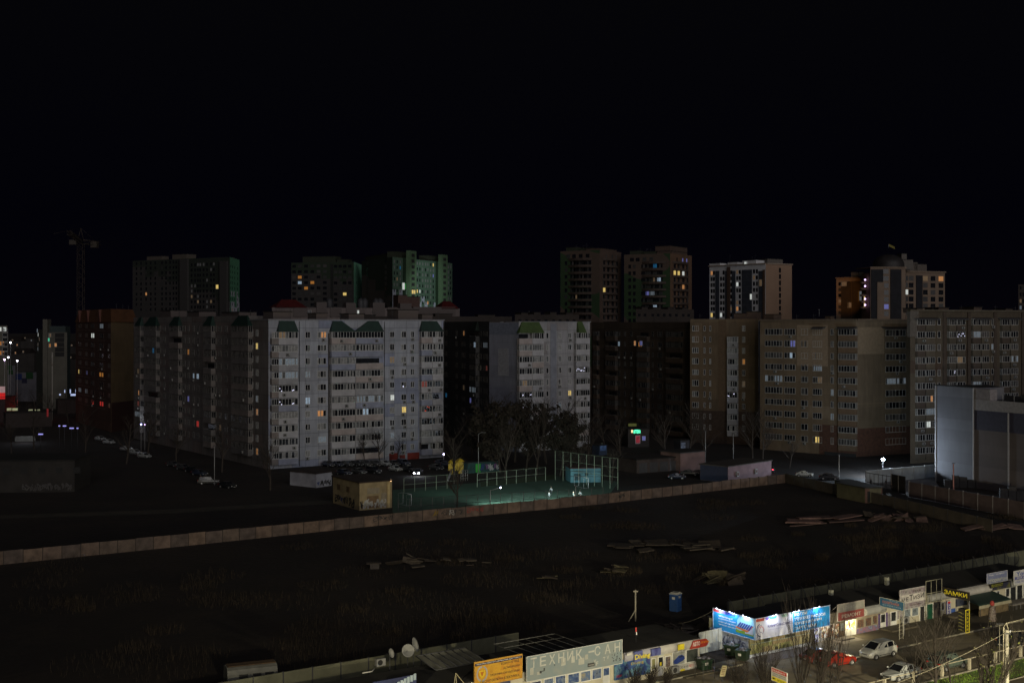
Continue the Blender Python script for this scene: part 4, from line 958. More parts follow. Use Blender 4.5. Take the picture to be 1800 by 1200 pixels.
M_asph = asphalt('worn_asphalt', (0.165, 0.142, 0.098), (0.26, 0.222, 0.155)); M_pave = asphalt('old_pavement', (0.085, 0.072, 0.048), (0.125, 0.105, 0.07)); M_asph2 = asphalt('dark_asphalt', (0.02, 0.02, 0.02), (0.04, 0.04, 0.042))
fq = lambda s0, s1, d0, d1: [FS.p(s0, d0), FS.p(s1, d0), FS.p(s1, d1), FS.p(s0, d1)]
DK = sp(1573, 1141)[1]; DF = sp(1704, 1178)[1]
sheet('parking_road', fq(-70, 110, -.5, DF + .1), .004, M_asph)
sK = sp(1573, 1141)[0]
k = MB(); k.fbox(FS, sK - 6.5, 110, 0, DK - .2, 0, .13); tag(k.build('pavement', M_pave), kind='structure')
M_kerb = mat('kerb_stone', (0.27, 0.25, 0.19), .8, .5, 1.0)
k = MB(); s_ = sK - 6.5
while s_ < 70:
    q = .15 + (U(-.02, .01)); 
    if not (sp(1603, 1130)[0] < s_ < sp(1651, 1121)[0]) and R() > .06: k.fbox(FS, s_ + .02, s_ + .96, DK - .2, DK - .02, 0, q)
    s_ += 1
tag(k.build('kerb', M_kerb), kind='structure')
k = MB(); k.fbox(FS, sK - 6.7, sK - 6.5, 0, DK, 0, .15); k.fbox(FS, -12, sK - 18, 1.6, 1.75, 0, .14); tag(k.build('kerb', M_kerb), kind='structure')
M_grass, nt, bs = base_mat('lawn')
co = N(nt, 'ShaderNodeTexCoord').outputs['Object']
c_ = mixc(nt, ramp(nt, noise(nt, .35, co, 5, .7), .4, .6), (0.07, 0.14, 0.015), (0.08, 0.075, 0.03)); c_ = mixc(nt, mth(nt, 'MULTIPLY', ramp(nt, noise(nt, 5, co, 5, .7), .3, .7), .6), c_, (0.016, 0.03, 0.005))
nt.links.new(c_, bs.inputs['Base Color']); bs.inputs['Roughness'].default_value = 1
sheet('verge', fq(-70, 110, DF + .3, DF + 40), .004, M_grass)
k = MB(); k.fbox(FS, -70, 110, DF + .1, DF + .28, 0, .14); tag(k.build('kerb', M_kerb), kind='structure')
dp = sp(1790, 1192)[1]
sheet('footpath', fq(-70, 110, dp, dp + 3.2), .008, M_pave)
k = MB(); k.fbox(FS, -70, 110, dp - .14, dp - .02, 0, .09); tag(k.build('kerb', M_kerb), kind='structure')
# lawn blades
def blades(name, n, fn, hmin, hmax, w_, mats, tilt=.35, label=None, cat=None):
    v = []; f = []; mi = []
    for i in range(n):
        x, y, sc_ = fn(); h = U(hmin, hmax) * sc_; a = U(0, 6.28); dx, dy = math.cos(a) * w_, math.sin(a) * w_; tx, ty = U(-tilt, tilt) * h, U(-tilt, tilt) * h
        o = len(v); v += [(x - dx, y - dy, 0), (x + dx, y + dy, 0), (x + tx, y + ty, h)]; f.append((o, o + 1, o + 2)); mi.append(int(R() * len(mats)))
    me = bpy.data.meshes.new(name); me.from_pydata(v, [], f)
    for m in mats: me.materials.append(m)
    me.polygons.foreach_set('material_index', mi); o = bpy.data.objects.new(name, me); COL.objects.link(o); tag(o, label, cat, kind='stuff'); return o
def lawnpt():
    while True:
        s, d = U(10, 62), U(DF + .35, dp + 12)
        if dp - .2 < d < dp + 3.3: continue
        if math.sin(s * .37 + 1.3) + math.sin(s * .9 + d) < -.4 and R() < .7: continue
        p = FS.p(s, d); return p.x, p.y, 1
blades('lawn_grass', 30000, lawnpt, .05, .13, .02, [mat('grass_a', (.17, .34, .02), .9), mat('grass_b', (.24, .42, .035), .9), mat('grass_c', (.2, .22, .05), .9)], label='short green grass on the verge beside the railing', cat='grass')
def fieldpt():
    for cx, cy, r_ in random.sample(TUFTS, 1):
        a = U(0, 6.28); q = r_ * math.sqrt(R()); p = P(cx, cy); return p.x + math.cos(a) * q, p.y + math.sin(a) * q, U(.6, 1.2)
TUFTS = [(U(60, 1000), U(950, 1190), U(1.5, 6)) for i in range(70)] + [(U(1480, 1790), U(905, 985), U(1, 4)) for i in range(40)] + [(U(1000, 1500), U(880, 1040), U(1, 5)) for i in range(40)]
blades('dry_grass', 30000, fieldpt, .3, 1.1, .02, [mat('straw_a', (.048, .034, .019), 1), mat('straw_b', (.033, .024, .015), 1)], .25, 'dry brown weeds scattered over the dark waste ground', 'dry grass')
sheet('waste_track', [P(0, 905), P(300, 895), P(600, 878), P(600, 884), P(300, 902), P(0, 911)], .006, mat('track_soil', (.05, .042, .03), 1, .5, .3))
# far road / yard surfaces
sheet('yard_road', [P(1290, 832), P(1420, 832), P(1560, 846), P(1620, 876), P(1830, 925), P(1830, 940), P(1600, 884), P(1500, 852), P(1290, 838)], .008, M_asph2)
sheet('yard', [P(1500, 852), P(1520, 846), P(1640, 838), P(1660, 868), P(1600, 868), P(1560, 858)], .012, mat('yard_concrete', (.16, .16, .17), .8, .4, .3))

# ================= trees
M_bark = mat('bark_dark', (0.045, 0.035, 0.028), .95, .4, 2); M_twig = mat('twigs', (0.05, 0.038, 0.03), 1, .4, 2)
def make_tree(name, h, r0, spread, levels, nb, up=.5, crown=.35, seed=0, leaves=0, leafm=None, trunks=1, tw=.55):
    rs = random.Random(seed); tr = MB(); cr = MB(); tips = []
    def grow(mb, p, d, L, r, lv):
        n = 4; pts = [p]; rr = [r]
        for i in range(n):
            d = (d + Vector((rs.uniform(-1, 1), rs.uniform(-1, 1), rs.uniform(-.3, .8))) * .13).normalized()
            pts.append(pts[-1] + d * L / n); rr.append(r * (1 - .55 * (i + 1) / n))
        mb.tube(pts, rr, 6 if lv == 0 else (4 if lv == 1 else 3), cap=False)
        if lv >= levels: tips.append(pts[-1]); tips.append(pts[2]); return
        kk = nb[min(lv, len(nb) - 1)]
        for j in range(kk):
            t = crown + (1 - crown) * (j + rs.random()) / kk if lv == 0 else .2 + .8 * (j + rs.random()) / kk
            i = min(n - 1, int(t * n)); q = pts[i].lerp(pts[i + 1], t * n - i)
            a = rs.uniform(0, 6.28); dd = Vector((math.cos(a), math.sin(a), 0))
            nd = (d * up + dd * spread + Vector((0, 0, .35 * up))).normalized()
            grow(cr, q, nd, L * rs.uniform(.38, .62) * (1.15 - .35 * t), max(.012, r * (1 - .55 * t) * tw), lv + 1)
    for k in range(trunks):
        d0 = Vector((rs.uniform(-1, 1) * (.35 if trunks > 1 else .06), rs.uniform(-1, 1) * (.35 if trunks > 1 else .06), 1)).normalized()
        grow(tr, Vector((rs.uniform(-.15, .15) * (trunks > 1), rs.uniform(-.15, .15) * (trunks > 1), 0)), d0, h * (.72 if trunks == 1 else rs.uniform(.5, .75)), r0, 0)
    root = bpy.data.objects.new(name, None); COL.objects.link(root); ROOTS.append(root)
    tr.build('trunk', M_bark, root); 
    mats = [M_twig]
    if leaves:
        mats += leafm
        for i in range(leaves):
            c = rs.choice(tips) + Vector((rs.gauss(0, .25), rs.gauss(0, .25), rs.gauss(0, .25))); s_ = rs.uniform(.07, .17) * (1.7 if leaves > 5000 else 1)
            a = Vector((rs.uniform(-1, 1), rs.uniform(-1, 1), rs.uniform(-1, 1))).normalized() * s_; b2 = a.orthogonal().normalized() * s_ * .6
            cr.add([c - a, c + b2, c + a, c - b2], [(0, 1, 2, 3)], 1 + i % len(leafm))
    cr.build('crown', mats, root)
    return root
T_bare = [make_tree('bare_tree', 11, .20, .75, 3, (12, 5, 4), .7, .25, s) for s in (1, 2, 3)]
T_fan = make_tree('bare_tree', 10, .16, .6, 3, (11, 6, 4), 1.0, .18, 9)
T_leaf = make_tree('dark_leafy_tree', 12, .22, .8, 2, (16, 8, 5), .5, .15, 5, 9000, [mat('leaf_dark', (.02, .016, .011), 1), mat('leaf_brown', (.032, .024, .017), 1)])
used = {}
def plant(src, u, v, s, label, group, D=None, rz=None):
    p = P(u, v) if D is None else Q(u, D); s *= 1.5 if 'court_tree' not in label else 1
    rz = U(0, 6.28) if rz is None else rz
    if id(src) not in used:
        used[id(src)] = 1; src.location = p; src.rotation_euler = (0, 0, rz); src.scale = (s, s, s); tag(src, label, 'tree', group); return src
    return copy_thing(src, p, rz, label, group, s)
g1 = 'bare trees in the courtyard between the blocks'
L = lambda a: 'leafless tree ' + a
plant(T_fan, 887, 842, 1.0, L('with a wide fan crown right behind the graffiti container'), g1)
plant(T_fan, 943, 836, 1.15, L('with a lit forked trunk behind the court fence'), g1)
plant(T_bare[0], 798, 850, .85, L('beside the yellow climbing frame'), g1)
plant(T_bare[1], 803, 895, .62, 'dark leafless tree against the lit court, nearest its left goal', g1)
plant(T_leaf, 880, 830, .95, 'tall dark bushy tree in front of the blank end wall', g1); plant(T_leaf, 925, 826, .95, 'dark bushy tree in front of the tree-covered pale block', g1)
plant(T_leaf, 985, 836, .85, 'brownish bushy tree left of the tall court fence', g1); plant(T_leaf, 852, 822, .75, 'dark bushy tree at the foot of the unlit wing', g1)
for i, (u, v, s) in enumerate(((905, 812, 1.1), (960, 815, 1.15), (1005, 818, 1.05), (1035, 815, .9), (830, 812, .85), (870, 808, 1.1), (1020, 838, .6), (1170, 815, .9), (1210, 812, 1.0), (1090, 815, .8), (1240, 815, .9))):
    plant(T_bare[i % 3], u, v, s, L(('in the dark mass before the pale block, farthest left pair', 'in the dark mass before the middle of the pale block', 'nearest the right edge of the pale block', 'at the right corner of the pale block', 'before the unlit wing at the left', 'before the blank end wall', 'just left of the tall ball fence', 'by the garages under the dark brown block', 'at the right foot of the dark brown block', 'just right of the pale block', 'before the brown brick block at its left end')[i]), 'dark bare trees massed before the blocks')
plant(T_bare[2], 1063, 790, .72, 'leafless tree catching greenish light left of the green shop sign', g1)
for u, v, s, a in ((1322, 815, .95, 'left one of the two pale slim trees before the brown block'), (1341, 814, .8, 'right one of the two pale slim trees before the brown block'), (1388, 822, .5, 'small, under the brown block'), (1075, 850, .55, 'at the right end of the court fence')):
    plant(T_bare[1], u, v, s, L(a), 'trees along the right courtyard')
for i, (u, v, s, a) in enumerate(((475, 862, .72, 'standing alone left of the yellow substation'), (500, 812, .45, 'low, at the left foot of the grey block'), (540, 812, .5, 'low, before the first windows of the grey block'), (640, 815, .5, 'before the middle balconies of the grey block'), (668, 815, .62, 'tallest before the grey block'), (700, 813, .45, 'before the red plinth'), (598, 812, .45, 'behind the white shed'),
        (222, 815, .85, 'before the left wing'), (390, 830, .8, 'right of the lamp post at the left wing'), (310, 812, .7, 'before the left wing, farther right'), (60, 790, .8, 'at the far left yard'), (150, 800, .8, 'before the orange mansard block'), (20, 800, .7, 'at the very left edge'), (260, 800, .8, 'between the mansard block and the wing'), (30, 742, .7, 'before the low white building, left'), (62, 740, .75, 'before the low white building, middle'), (88, 741, .7, 'before the low white building, right'), (120, 745, .7, 'left of the mansard block, by the kiosk'))):
    plant(T_bare[i % 3], u, v, s, L(a), 'bare trees along the grey block and its wing')

# ================= concrete fences
M_conc = [mat('fence_concrete_%d' % i, c_, .9, .5, .7, bump=.2) for i, c_ in enumerate(((0.15, 0.105, 0.082), (0.125, 0.092, 0.073), (0.165, 0.115, 0.085), (0.11, 0.083, 0.07)))]; M_conc2 = mat('fence_concrete_dark', (0.085, 0.07, 0.058), .9, .35, .4)
def fence(name, label, pts, h, step, m, postm=None, arcs=False, cat='fence', vary=.0, th=.16):
    t = thing(name, label, cat, pts[0])
    for a, b_ in zip(pts, pts[1:]):
        fr = Fr(a, b_); n = max(1, int(round(fr.L / step))); w_ = fr.L / n
        for i in range(n):
            k = MB(); hh = h + U(-vary, vary)
            k.fbox(fr, i * w_ + .06, (i + 1) * w_ - .06, -th / 2, th / 2, 0, hh)
            k.fbox(fr, i * w_ + .25, (i + 1) * w_ - .25, th / 2, th / 2 + .03, .35, hh - .25)
            k.build('panel', m if not isinstance(m, list) else m[int(R() * len(m))], t)
            k = MB(); k.fbox(fr, i * w_ - .055, i * w_ + .055, -th / 2 - .03, th / 2 + .05, 0, h + .08)
            if arcs:
                c = fr.p(i * w_, 0, 0)
                k.tube([c + fr.n * (.1 + .55 * math.sin(q * math.pi / 6)) + fr.ex * .25 * math.sin(q * math.pi / 6) + Vector((0, 0, .2 + (h + .2) * q / 6)) for q in range(7)], .05, 4)
            k.build('post', postm or M_iron, t)
    return t
wl = [P(-30, 995), P(690, 920.5), P(1380, 848)]
hw = HH - (970 - HV) * P(0, 993).y / F
for i, (a, b_, lab) in enumerate(((wl[0], P(300, 961.5), 'pale concrete panel fence, its left stretch at the photo edge'), (P(300, 961.5), wl[1], 'pale concrete panel fence, stretch below the yellow substation'), (wl[1], P(1050, 886), 'pinkish concrete fence with graffiti, below the lit court'), (P(1050, 886), wl[2], 'pinkish concrete fence right of the court, up to the far corner'))):
    fence('concrete_fence', lab, [a, b_], hw, 2.9, M_conc, mat('joint_dark2', (.035, .027, .022)), vary=.07)['group'] = 'stretches of the long concrete fence'
fence('concrete_fence', 'dark concrete fence from the far corner past the flat-roofed hut', [P(1380, 848), P(1466, 868), P(1552, 888), P(1745, 935)], 2.1, 4.0, M_conc2)
M_nf = mat('near_fence_concrete', (0.13, 0.13, 0.085), .9, .35, .5)
dn = -12.9 * K
fs = FS.s
nf0 = (P(870, 1118 + 14) - FS.o)
h2 = 2.3
sL = (Q(500, 101) - FS.o).dot(FS.ex); dL = (Q(870, 113) - FS.o).dot(FS.n)
fence('panel_fence', 'low grey panel fence behind the left shops, crossed by tree shadows', [FS.p(sL - 12, dL), FS.p((Q(905, 115) - FS.o).dot(FS.ex), dL)], h2, 3.0, M_nf)
s1_, d1_ = (Q(1285, 127.7) - FS.o).dot(FS.ex), (Q(1285, 127.7) - FS.o).dot(FS.n)
fence('panel_fence', 'long grey fence with curved wire brackets behind the lit shops', [FS.p(s1_ - .5, d1_), FS.p(s1_ + 62, d1_ - .5)], h2 - .1, 2.55, M_nf, arcs=True)
# graffiti: free-hand strokes painted on walls
def graffiti(t, fr, a0, a1, z0, z1, d, n, cols_, r=.05, seed=0, name='graffiti'):
    rs = random.Random(seed); k = MB()
    for i in range(n):
        x = a0 + (a1 - a0) * (i + .5) / n; w_ = (a1 - a0) / n * .6; p = []
        for j in range(9): p.append(fr.p(x + rs.uniform(-w_, w_), d, z0 + (z1 - z0) * rs.random()))
        mi = rs.randrange(len(cols_))
        for a, b_ in zip(p, p[1:]):
            q = (b_ - a); 
            if q.length < .05: continue
            nn = fr.n.cross(q.normalized()) * r * rs.uniform(.7, 1.6)
            k.add([a - nn, b_ - nn, b_ + nn, a + nn], [(0, 1, 2, 3)], mi)
            d += .0006
    return k.build(name, cols_, t)
gw = [mat('graf_white', (.45, .45, .42)), mat('graf_blue', (.05, .08, .25)), mat('graf_black', (.03, .03, .03)), mat('graf_red', (.28, .05, .04))]
FW2 = Fr(wl[1], P(1050, 886)); FW1 = Fr(P(300, 961.5), wl[1]); FW3 = Fr(P(1050, 886), wl[2])
for (fr_, u0, u1, n, cs, lab) in ((FW1, 655, 690, 4, [gw[2]], 'dark scrawl on the concrete fence below the substation'), (FW2, 760, 772, 2, [mat('graf_yellow', (.3, .2, .03))], 'yellow scrawl on the concrete fence below the court'), (FW2, 775, 812, 5, gw[:1] + gw[2:3], 'pale and black scrawl on the fence below the bare tree'), (FW2, 820, 850, 4, [gw[3]], 'reddish scrawl on the fence left of the lamp'), (FW3, 1087, 1098, 3, [gw[2]], 'black tag on the fence right of the court')):
    o = graffiti(None, fr_, fr_.s(u0), fr_.s(u1), .6, 1.7, .13, n, cs, .035, n); tag(o, lab, 'graffiti')

def rect(fr, depth, a0=0, a1=None):
    a1 = fr.L if a1 is None else a1
    return [fr.p(a0, 0), fr.p(a1, 0), fr.p(a1, -depth), fr.p(a0, -depth)]
# ================= substation, sheds, huts
def hut(name, label, A, B, depth, h, wm, rm=None, over=.25, cat='shed', slope=0.0, A2=None):
    fr = Fr(A, B); t = thing(name, label, cat, A)
    k = MB(); k.prism(rect(fr, depth), 0, h, 0, 0, 0); k.build('wall', wm, t)
    k = MB(); o_ = over
    p = [fr.p(-o_, o_, h + .004), fr.p(fr.L + o_, o_, h + .004), fr.p(fr.L + o_, -depth - o_, h + .004 + slope), fr.p(-o_, -depth - o_, h + .004 + slope)]
    k.add(p + [q + Vector((0, 0, .2)) for q in p], [(0, 3, 2, 1), (4, 5, 6, 7), (0, 1, 5, 4), (1, 2, 6, 5), (2, 3, 7, 6), (3, 0, 4, 7)]); k.build('roof', rm or M_roof, t)
    return t, fr
def patch(t, name, fr, a0, a1, z0, z1, m, d=.04, fl=False):
    k = MB(); k.fbox(fr, a0, a1, .0, d, z0, z1); return k.build(name, m, t)
def side(fr, depth):    # frame of the left side wall
    return Fr(fr.p(0, -depth), fr.p(0))
c0 = P(632, 897); Wy = mat('substation_yellow', (0.33, 0.26, 0.14), .85, .35, .5)
fr0 = Fr(c0, P(689, 896)); n_l = (P(582, 884) - c0)
t, fr = hut('substation', 'yellow brick substation with graffiti beside the court fence', c0, P(689, 892), 12.0, 5.2, Wy, mat('brown_roof', (.035, .02, .016), .9, .4, .4), cat='substation')
sd_ = side(fr, 12.0)
patch(t, 'vent', fr, 1.6, 4.2, 3.0, 4.1, mat('vent_grey', (.26, .22, .15))); patch(t, 'door', fr, 1.6, 4.0, .3, 2.6, mat('door_brown', (.16, .10, .05))); patch(t, 'door', fr, 4.6, 5.8, .5, 3.0, mat('vent_grey', (.26, .22, .15)))
patch(t, 'corner_pier', fr, fr.L - 1.1, fr.L - .5, .1, 5.0, mat('pier_yellow', (.5, .38, .18)), .25)
for a in (2, 6.2): patch(t, 'vent', sd_, a, a + 1.5, 2.9, 4.0, mat('vent_dark', (.12, .08, .04)))
graffiti(t, fr, .2, fr.L - 1.3, .2, 2.0, .06, 12, [gw[0], gw[0], gw[2]], .07, 3); graffiti(t, sd_, 1, 9.8, .3, 2.0, .05, 7, [gw[1], gw[2]], .1, 4)
t, fr = hut('white_shed', 'small white shed with graffiti behind the substation', P(556, 857), P(583, 853), 8, 3.0, mat('shed_white', (.36, .36, .40), .85, .3, .4), mat('brown_roof', (.035, .02, .016)))
graffiti(t, fr, .3, fr.L - .3, .2, 1.5, .05, 6, [gw[2], gw[1]], .06, 6)
t, fr = hut('flat_roofed_hut', 'olive flat-roofed hut built into the far concrete fence, dark door at its right', P(1521, 884), P(1551, 882), 9, 2.9, mat('hut_red', (.14, .075, .06), .85, .3, .4), mat('hut_roof', (.045, .045, .04)))
sd_ = side(fr, 9); patch(t, 'wall_face', sd_, .05, 8.9, 0.05, 2.85, mat('hut_olive', (.13, .12, .07), .85, .4, .5)); patch(t, 'door', fr, .5, 1.9, .1, 2.3, M_dark)
fr_ = Fr(P(1467, 868), P(1521, 884)); k = MB(); k.fbox(fr_, 0, fr_.L - .2, -3.5, 0, 0, 2.85); k.build('annexe', mat('hut_olive', (.13, .12, .07)), t); k = MB(); k.fbox(fr_, -.2, fr_.L, -3.7, .2, 2.86, 3.05); k.build('annexe_roof', mat('hut_roof', (.045, .045, .04)), t)
t, fr = hut('pink_shed', 'long pinkish metal shed with a blue end wall and two small boxes on its wall', P(1280, 848), P(1356, 836), 7.6, 3.5, mat('shed_pink', (.22, .145, .165), .8, .25, .5), mat('shed_roof', (.06, .052, .045)), .2)
sd_ = side(fr, 7.6); patch(t, 'wall_face', sd_, .05, 7.5, .05, 3.45, mat('shed_blue', (.03, .035, .07)))
for a in (2.9, 10.4):
    k = MB(); k.fbox(fr, a, a + .9, 0, .4, 1.1, 2.2); k.fbox(fr, a + .2, a + .7, .4, .42, 1.3, 2.0, 1); k.build('wall_box', [M_acbox, mat('box_dark', (.1, .03, .03))], t)
t, fr = hut('garage', 'rendered garage with a pinkish front left of the pink shed', P(1196, 828), P(1239, 824), 7, 4.3, mat('garage_pink', (.17, .10, .09), .85, .4, .3), mat('garage_roof', (.03, .03, .03)))
t, fr = hut('garage', 'low dark garage row between the court and the rendered garage', P(1120, 832), P(1186, 827), 8, 3.2, mat('garage_dark', (.06, .045, .042), .85, .4, .3))
for i in range(4): patch(t, 'door', fr, .6 + i * 3.1, 3.0 + i * 3.1, .1, 2.4, M_iron)
t, fr = hut('low_building', 'long unlit low building with a scrawled wall at the left edge', P(-30, 866), P(131, 864), 14, 6.6, mat('lowb_grey', (.026, .023, .021), .9, .4, .3))
graffiti(t, fr, 8, fr.L - .5, .3, 1.9, .05, 14, [mat('graf_dim', (.08, .075, .075))], .08, 8)
for i in range(5): patch(t, 'window', fr, 4 + i * 3.6, 5.4 + i * 3.6, 3.9, 5.2, M_dark)
t, fr = hut('container', 'dark container with green and white graffiti behind the court fence', P(822, 832), P(878, 827), 2.6, 2.3, mat('container_teal', (.02, .07, .07), .7, .3), mat('container_top', (.03, .05, .05)), .02, 'container')
patch(t, 'painted_panel', fr, 2.3, 3.8, .1, 2.1, mat('graf_green', (.05, .4, .06))); graffiti(t, fr, 3.6, fr.L - .2, .3, 2.0, .05, 7, [mat('graf_white2', (.6, .6, .62)), gw[1], mat('graf_violet', (.2, .1, .25))], .10, 2)
t, fr = hut('blue_container', 'blue container with dark openings behind the right goal of the court', P(1003, 848), P(1056, 847), 6, 3.1, mat('container_blue', (.085, .24, .31), .7, .25, .6), mat('container_redroof', (.06, .02, .02)), .1, 'container')
patch(t, 'door', fr, .8, 2.2, .5, 2.0, mat('cont_dark', (.03, .07, .09))); patch(t, 'window', fr, 3.2, 4.0, 1.5, 2.2, mat('cont_dark', (.03, .07, .09)))
k = MB(); k.tube([fr.p(0, .1, 1.45), fr.p(fr.L, .1, 1.25)], .05, 4); k.tube([fr.p(0, .1, 2.6), fr.p(fr.L, .1, 2.3)], .04, 4); k.build('wire', M_iron, t)

# ================= sports court
M_court = mat('court_green', (0.048, 0.105, 0.075), .9, .25, .15)
sheet('sports_court', [P(690, 906), P(1060, 884), P(1088, 846), P(975, 836), P(690, 861)], .006, M_court)
sheet('grass_bank', [P(845, 846), P(975, 834), P(975, 842), P(845, 855)], .010, mat('bank_green', (.03, .06, .015), 1))
M_post = mat('fence_post_pale', (0.20, 0.25, 0.19), .7, .25); M_net = mat('wire', (0.06, 0.07, 0.065), .8)
def cfence(label, us, h, rails, dark=False):
    t = thing('court_fence', label, 'fence', P(*us[0])); mm = M_iron if dark else M_post
    for (u, v) in us:
        p = P(u, v); k = MB(); k.box(p.x - .05, p.x + .05, p.y - .05, p.y + .05, 0, h); k.build('post', mm, t)
    for zr in rails:
        k = MB(); k.tube([P(u, v) + Vector((0, 0, zr)) for u, v in us], .04, 4); k.build('rail', mm, t)
    k = MB()
    for (a, b_) in zip(us, us[1:]):
        p, q = P(*a), P(*b_); n = 9
        for i in range(1, n): x = p.lerp(q, i / n); k.tube([x + Vector((0, 0, .1)), x + Vector((0, 0, h - .1))], .008, 3, cap=False)
        for i in range(1, 8): k.tube([p + Vector((0, 0, h * i / 8)), q + Vector((0, 0, h * i / 8))], .008, 3, cap=False)
    k.build('wire_mesh', M_net, t)
ln = lambda a, b_, n: [(a[0] + (b_[0] - a[0]) * i / (n - 1), a[1] + (b_[1] - a[1]) * i / (n - 1)) for i in range(n)]
cfence('pale green posts of the low court fence along its far side', ln((710, 865), (805, 857), 6), 3.0, (3.0, 1.6))
cfence('far court fence right of the yellow climbing frame, pale posts', ln((839, 856), (959, 844), 8), 3.0, (3.0, 1.6))
cfence('tall pale-posted ball fence at the right end of the court', ln((976, 843), (1086, 860), 9), 6.6, (6.6, 4.6, 2.6))
cfence('dark near side fence of the court against the lit green surface', ln((700, 905), (1060, 882), 19), 2.9, (2.9, 1.5), True)
def goal(u, v, u2, v2, lab):
    a, b_ = P(u, v), P(u2, v2); t = thing('football_goal', lab, 'goal', a); gm = mat('goal_white', (.62, .66, .7), .6, .1); n_ = (b_ - a).cross(Vector((0, 0, 1))).normalized() * 1.1
    H_ = Vector((0, 0, 2.1)); k = MB(); k.tube([a, a + H_, b_ + H_, b_], .06, 5); k.build('frame', gm, t)
    k = MB(); k.tube([a + H_, a + n_ + H_ * .98, a + n_], .04, 4); k.tube([b_ + H_, b_ + n_ + H_ * .98, b_ + n_], .04, 4); k.tube([a + n_, b_ + n_], .03, 4); k.tube([a, a + n_], .03, 4); k.tube([b_, b_ + n_], .03, 4); k.build('back_frame', gm, t)
goal(1017.5, 853, 1034, 857, 'white goal frame at the right end, before the blue container')
goal(708.5, 884, 723, 887.5, 'white goal frame at the left end, next to the substation')
# playground
t = thing('climbing_frame', 'playground climbing frame with two yellow towers beyond the court fence', 'climbing frame', P(800, 838)); yel = mat('play_yellow', (.55, .38, .03), .6, .2)
for (u, v) in ((795, 839), (808, 837)):
    p = P(u, v)
    k = MB(); k.box(p.x - .55, p.x + .55, p.y - .1, p.y, .7, 3.4); k.box(p.x - .9, p.x - .6, p.y - .1, p.y, 1.6, 3.2); k.box(p.x + .6, p.x + .9, p.y - .1, p.y, 1.6, 3.2); k.build('panel', yel, t)
    k = MB(); k.lathe((p.x, p.y + .5, 3.4), [(1.1, 0), (.7, .5), (.02, .8)], 8); k.build('roof', yel, t)
    k = MB(); [k.tube([(p.x + i, p.y + j, 0), (p.x + i, p.y + j, 3.4)], .06, 4) for i in (-.55, .55) for j in (.05, 1)]; k.build('post', M_steel, t)
k = MB(); p, q = P(786, 848), P(796, 838); k.tube([p + Vector((0, 0, .2)), q + Vector((0, 0, 2.2))], .2, 6); k.build('slide', mat('slide_steel', (.4, .4, .45), .4), t)
p, q = P(810, 846), P(822, 844); k = MB(); 
for i in range(4): k.tube([p + (q - p) * i / 3, p + (q - p) * i / 3 + Vector((0, 0, 2.4))], .05, 4)
for i in range(4): k.tube([p + Vector((0, 0, .6 * i + .6)), q + Vector((0, 0, .6 * i + .6))], .04, 4)
k.build('ladder_bars', M_steel, t)

# ================= lamps
def pointlight(name, parent, loc, power, col, r=.15, spot=None, aim=None, blend=.5):
    L_ = bpy.data.lights.new(name, 'SPOT' if spot else 'POINT'); L_.energy = power; L_.color = col; L_.shadow_soft_size = r
    if spot: L_.spot_size = math.radians(spot); L_.spot_blend = blend
    o = bpy.data.objects.new(name, L_); COL.objects.link(o)
    if parent is not None: o.parent = parent; o.location = Vector(loc) - Vector(parent['_o'])
    else: o.location = loc
    if aim is not None: o.rotation_euler = (Vector(aim) - Vector(loc)).to_track_quat('-Z', 'Y').to_euler()
    return o
def lamp(label, base, h, col, es, power, arm=0.0, headr=.25, name='street_lamp', polem=None, rad=.09, aim=None, spot=None, group=None):
    t = thing(name, label, 'street lamp', base, group); b0 = Vector(base)
    k = MB(); k.tube([b0, b0 + Vector((0, 0, h))], [rad, rad * .6], 8)
    if arm: k.tube([b0 + Vector((0, 0, h)), b0 + Vector((arm * .5, 0, h + .3)), b0 + Vector((arm, 0, h + .35))], rad * .5, 6)
    k.build('pole', polem or M_steel, t); hp = b0 + Vector((arm, 0, h + (.3 if arm else .1)))
    if es: 
        k = MB(); k.lathe(hp, [(.01, -headr), (headr * .7, -headr * .7), (headr, 0), (headr * .7, headr * .7), (.01, headr)], 12); k.build('lamp_head', emit('lamp_%s' % label[:14].replace(' ', '_'), col, es, .05), t)
    else:
        k = MB(); k.box(hp.x - .35, hp.x + .35, hp.y - .13, hp.y + .13, hp.z - .06, hp.z + .08); k.build('lamp_head', M_iron, t)
    if power: pointlight('light', t, hp + Vector((.6, -2.3, .1)), power, col, headr, spot, aim)
    return t
pw = P(1552, 836); 
lamp('bright white street lamp before the tall brown block', pw, HH - (808 - HV) * pw.y / F, (.72, .86, 1.0), 140, 12000, headr=.36, rad=.05, polem=M_iron)
lamp('unlit lamp post on a slim pole behind the court, left of the fan-shaped tree', P(841, 833), 9.5, (1, 1, 1), 0, 0, 1.4)
lamp('unlit lamp post left of the substation before the wing', P(377, 852), 8.5, (1, 1, 1), 0, 0)
lamp('unlit pale pole between the parked cars and the brown block', P(1475, 842), 5.5, (1, 1, 1), 0, 0, polem=mat('pole_pale', (.5, .48, .45)))
lamp('unlit reddish pole rising from the metal fence by the mall', P(1676, 880), 7.4, (1, 1, 1), 0, 0, polem=mat('pole_red', (.45, .2, .17)), rad=.16)
lamp('unlit slim pole behind the pink shed', P(1289, 818), 8, (1, 1, 1), 0, 0)
lamp('unlit slim pole over the rendered garage', P(1240, 822), 9, (1, 1, 1), 0, 0)
